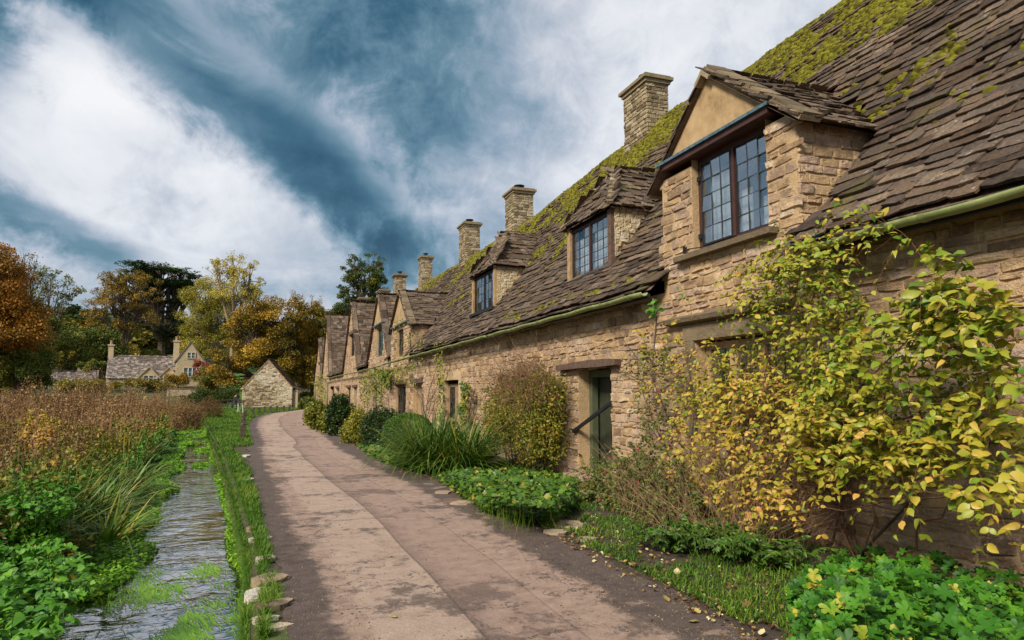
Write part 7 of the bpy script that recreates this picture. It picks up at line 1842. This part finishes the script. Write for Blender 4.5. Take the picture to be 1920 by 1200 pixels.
far_bush('red_shrub', 'dull red shrub right of the house gable', 110, (378, 725), [(374, 690, 16, 12), (395, 693, 12, 8)], 'red', 3000, .2, 27, .5, clumps=20)
far_bush('olive_shrub', 'olive green shrub below the dull red one beside the house', 108, (380, 735), [(385, 712, 24, 18), (402, 720, 16, 14)], 'olive', 5000, .2, 28, .55, clumps=30)
far_bush('brown_hedge', 'clipped brown hedge under the long window of the gable wing', 114, (334, 728), [(320, 708, 10, 6), (346, 707, 10, 6), (334, 712, 18, 7)], 'ochre', 4500, .2, 29, .55, cat='hedge', clumps=36)
far_bush('creeper_on_wall', 'green and yellow creeper covering the ground floor of the pale house', 112, (270, 745), [(222, 722, 14, 5), (258, 719, 20, 4), (295, 722, 20, 5), (320, 728, 12, 6)], 'olive', 6500, .2, 30, .65, cat='creeper', clumps=40)
far_bush('reed_bed', 'light green reeds in front of the low outbuilding', 92, (165, 755), [(120, 724, 18, 8), (150, 722, 20, 9), (180, 725, 18, 7), (200, 730, 12, 7)], 'willow', 6000, .2, 31, .35, cat='plant', clumps=50)
far_bush('hedge', 'low dark hedge along the far side of the lawn', 90, (410, 765), [(385, 745, 26, 12), (420, 745, 22, 14), (360, 750, 20, 10), (432, 735, 14, 12)], 'green', 9000, .18, 32, .35, cat='hedge', clumps=50)
far_bush('slope_bush', 'rounded green bush on the slope above the low outbuilding', 112, (185, 700), [(182, 684, 12, 9), (160, 686, 14, 7)], 'green', 2600, .2, 33, .8, clumps=16)
far_bush('distant_bush', 'yellow-green bushes before the left-hand shed', 88, (75, 745), [(84, 717, 12, 8), (60, 722, 14, 8), (25, 732, 22, 8)], 'olive', 4500, .17, 34, .7, clumps=36)
far_bush('slope_hedge', 'scrubby hedge running along the foot of the slope', 128, (130, 715), [(100, 700, 26, 12), (140, 698, 24, 10), (60, 700, 30, 14), (180, 700, 20, 8)], 'olive', 8000, .25, 35, .4, cat='hedge', clumps=50)
# woodland further back closes the horizon
def wood(name, label, n, x0, x1, y0, y1, mat, h, seed):
    r = np.random.default_rng(seed); K = 90; cx = r.uniform(x0, x1, K); cy = r.uniform(y0, y1, K); cz = ground_h(cx, cy) + h * r.uniform(.3, .75, K); rd = h * r.uniform(.35, .6, K)
    k = r.integers(0, K, n); d = norm(r.normal(0, 1, (n, 3))); P = np.stack([cx, cy, cz], 1)[k] + d * (rd[k] * r.uniform(.6, 1, n))[:, None]
    return stuff(name, join([t_quad(.5)], P, rand_frames(n, r, (-.5, .6)), r.uniform(.6, 1.2, n), np.clip(r.normal(.5, .2, n), .02, .98), mat, name), label)
wood('woodland', 'distant dark woodland closing the view behind the trees', 26000, -75, 60, 175, 215, 'tree_dark', 6.0, 5)
wood('autumn_woodland', 'distant autumn-coloured woodland at the foot of the slope', 16000, -60, -18, 150, 172, 'tree_olive', 4.5, 6)

# ------------------------------------------------------------------ posts, rails, bench and the seated person
for j, (px, py) in enumerate([(455, 822), (455, 809), (456, 799), (457, 791), (460, 785), (475, 779), (486, 776.5), (496, 775), (507, 774), (519, 773), (532, 772), (543, 770.5)]):
    g = on_z(px, py); h = .46 + .05 * random.random(); r_ = .085
    words = ['nearest wooden post', 'second wooden post from the front', 'third wooden post from the front', 'fourth wooden post from the front', 'fifth wooden post from the front', 'sixth wooden post, where the row turns', 'seventh wooden post, just after the turn', 'eighth wooden post, before the barn corner', 'ninth wooden post, before the barn gable', 'tenth wooden post, before the barn gable', 'second last wooden post by the barn', 'last wooden post by the far barn corner']
    t = Thing('wooden_post', words[j] + ' of the low row along the lawn edge', 'post', tuple(g), 'low posts along the lawn edge')
    t.part('shaft', (MB().box(g[0] - r_, g[0] + r_, g[1] - r_, g[1] + r_, -.1, h), 'post_wood'))
    t.part('cap', (MB().lathe([(r_ * 1.30, 0), (r_ * 1.2, .03), (.02, .075)], (g[0], g[1], h), 4), 'post_wood'))
rl = Thing('rail_fence', 'low weathered rail fence beside the seated person', 'fence', (-5.0, 70, 0))
a = at_d(404, 768, 72); b_ = at_d(448, 768, 72)
for t_ in (0, .5, 1): q = a + (b_ - a) * t_; rl.part('post', (MB().box(q[0] - .05, q[0] + .05, q[1] - .05, q[1] + .05, -.1, 1.0), 'post_wood'))
for z in (.55, .92): rl.part('rail', (MB().bar((a[0], a[1] - .07, z), (b_[0], b_[1] - .07, z + .03), .05, .07), 'post_wood'))
rr = Thing('rope_barrier', 'pale rope barrier on short stakes at the corner of the lawn', 'barrier', (-1.2, 50, 0))
A_ = at_d(446, 772, 60); B_ = at_d(455, 776, 54); A_[2] = 0; B_[2] = 0
for q in (A_, B_): rr.part('stake', (MB().tube([q + [0, 0, -.1], q + [0, 0, .75]], .028, 6), 'white_paint'))
for z in (.7, .45):
    t = np.linspace(0, 1, 9)[:, None]; p = A_ + (B_ - A_) * t; p[:, 2] = z - .30 * np.sin(t[:, 0] * math.pi); rr.part('rope', (MB().tube(p, .014, 5), 'grey_rail'))
sp = at_d(563, 753, 78)
sg_ = Thing('log_edging', 'thin pale log laid along the foot of the barn wall', 'log', (.5, 79.5, 0)); sg_.part('log', (MB().tube([(-1.5, 80.2, .08), (.8, 80.3, .10), (2.6, 80.6, .08)], .07, 6), 'grey_rail'))

pb = on_z(441, 766.5); bx, by = float(pb[0]), float(pb[1])
bench = Thing('park_bench', 'dark wooden bench at the left corner of the small barn', 'bench', (bx + .25, by + .25, 0), rotz=math.radians(-60))
for z in range(3): bench.part('seat_slat', (MB().box(-.75, .75, -.22 + z * .15, -.10 + z * .15, .42, .45), 'post_wood'))
for z in range(2): bench.part('back_slat', (MB().box(-.75, .75, .24, .27, .58 + z * .17, .70 + z * .17), 'post_wood'))
for sx in (-.68, .68):
    bench.part('leg', (MB().box(sx - .03, sx + .03, -.22, -.16, 0, .42), 'post_wood')); bench.part('leg', (MB().box(sx - .03, sx + .03, .2, .26, 0, .9), 'post_wood'))
m_simple('navy_cloth', (0.012, 0.018, 0.045), 0.85, 0.3, 9); m_simple('jeans', (0.02, 0.045, 0.09), 0.85, 0.3, 9)
m_simple('skin', (0.50, 0.27, 0.19), 0.6, 0.08, 9); m_simple('grey_hair', (0.42, 0.40, 0.38), 0.8, 0.2, 20); m_simple('pink_cloth', (0.45, 0.05, 0.22), 0.7, 0.15, 9); m_simple('shoe', (0.02, 0.015, 0.012), 0.6, 0.2, 9)
person = Thing('person', 'person in navy jacket and jeans sitting on the bench, one hand raised', 'person', (bx, by, 0), rotz=math.radians(-60))
def skin_body(name, verts, edges, radii, mat, root=0, lvl=2):
    me = bpy.data.meshes.new(name); me.from_pydata(verts, edges, []); me.materials.append(MATS[mat])
    o = bpy.data.objects.new(name, me); COL.objects.link(o)
    md = o.modifiers.new('skin', 'SKIN'); md.use_smooth_shade = True
    for i, v in enumerate(me.skin_vertices[0].data): v.radius = (radii[i], radii[i]) if np.isscalar(radii[i]) else radii[i]; v.use_root = (i == root)
    s_ = o.modifiers.new('sub', 'SUBSURF'); s_.levels = lvl; s_.render_levels = lvl
    return o
# local frame: sits facing -y, seat 0.45
BV = [(0, .06, .52), (0, .08, .72), (0, .07, .92), (0, .05, 1.06), (0, .03, 1.14), (0, .01, 1.20),
      (.10, .0, .52), (.13, -.38, .54), (.13, -.42, .30), (.13, -.40, .10), (.13, -.52, .05),
      (-.10, .0, .52), (-.12, -.38, .54), (-.12, -.36, .30), (-.12, -.32, .10), (-.12, -.44, .05),
      (.19, .05, 1.02), (.25, -.05, .78), (.12, -.24, .92), (.05, -.19, 1.13), (-.19, .05, 1.02), (-.25, .0, .77), (-.14, -.25, .68), (-.10, -.36, .62)]
BE = [(0, 1), (1, 2), (2, 3), (3, 4), (4, 5), (0, 6), (6, 7), (7, 8), (8, 9), (9, 10), (0, 11), (11, 12), (12, 13), (13, 14), (14, 15), (3, 16), (16, 17), (17, 18), (18, 19), (3, 20), (20, 21), (21, 22), (22, 23)]
BR = [.15, .14, .155, .11, .055, .055, .10, .078, .06, .045, .04, .10, .078, .06, .045, .04, .068, .052, .042, .033, .068, .052, .042, .033]
bd = skin_body('body', BV, BE, BR, 'navy_cloth'); bd.parent = person.o
LE = [(0, 1), (1, 2), (2, 3), (4, 5), (5, 6), (6, 7), (0, 4)]
lg = skin_body('trousers', [(.09, .0, .525), (.13, -.385, .54), (.13, -.42, .30), (.13, -.40, .09), (-.09, .0, .525), (-.12, -.385, .54), (-.12, -.36, .30), (-.12, -.32, .09)], LE, [.115, .09, .07, .055, .115, .09, .07, .055], 'jeans'); lg.parent = person.o
hd = skin_body('head', [(0, .0, 1.17), (0, -.01, 1.26), (0, -.02, 1.35), (0, -.085, 1.245), (0, -.115, 1.275), (.085, 0, 1.275), (-.085, 0, 1.275)], [(0, 1), (1, 2), (1, 3), (1, 4), (1, 5), (1, 6)], [.06, .095, .075, .05, .022, .02, .02], 'skin', lvl=2); hd.parent = person.o
hr_ = skin_body('hair', [(0, .03, 1.30), (0, -.01, 1.385), (0, .06, 1.25), (.06, .02, 1.33), (-.06, .02, 1.33)], [(0, 1), (0, 2), (0, 3), (0, 4)], [.09, .06, .05, .045, .045], 'grey_hair'); hr_.parent = person.o
for hx, hy, hz_, up in ((.04, -.18, 1.16, 1), (-.09, -.40, .61, 0)):
    V_ = [(hx, hy, hz_)]; E2 = []; Rr = [.03]
    tipd = (0, .02, 1) if up else (0, -1, -.15)
    for f in range(5):
        off = (f - 2) * .017; L_ = (.05, .075, .085, .078, .06)[f]
        if f == 0: off *= 1.5
        b0 = (hx + off * .8, hy + tipd[1] * .035, hz_ + tipd[2] * .035); b1 = (hx + off, hy + tipd[1] * (.035 + L_ * .55) , hz_ + tipd[2] * (.035 + L_ * .55)); b2_ = (hx + off, hy + tipd[1] * (.035 + L_ * .9) + (.01 if up else 0), hz_ + tipd[2] * (.035 + L_ * .9) - (0 if up else .015))
        i0 = len(V_); V_ += [b0, b1, b2_]; E2 += [(0, i0), (i0, i0 + 1), (i0 + 1, i0 + 2)]; Rr += [.012, .009, .008]
    h_ = skin_body('hand', V_, E2, Rr, 'skin', lvl=1); h_.parent = person.o
for sx, yy in ((.13, -.45), (-.12, -.37)):
    s_ = skin_body('shoe', [(sx, yy + .07, .05), (sx, yy - .05, .045), (sx, yy - .14, .035)], [(0, 1), (1, 2)], [.05, .045, .035], 'shoe', lvl=1); s_.parent = person.o
sc_ = MB().tube([(.06, -.10, 1.08), (.10, -.17, .85), (.12, -.30, .62), (.16, -.42, .30)], [.018, .02, .02, .018], 6); person.part('pink_strap', (sc_, 'pink_cloth', True))
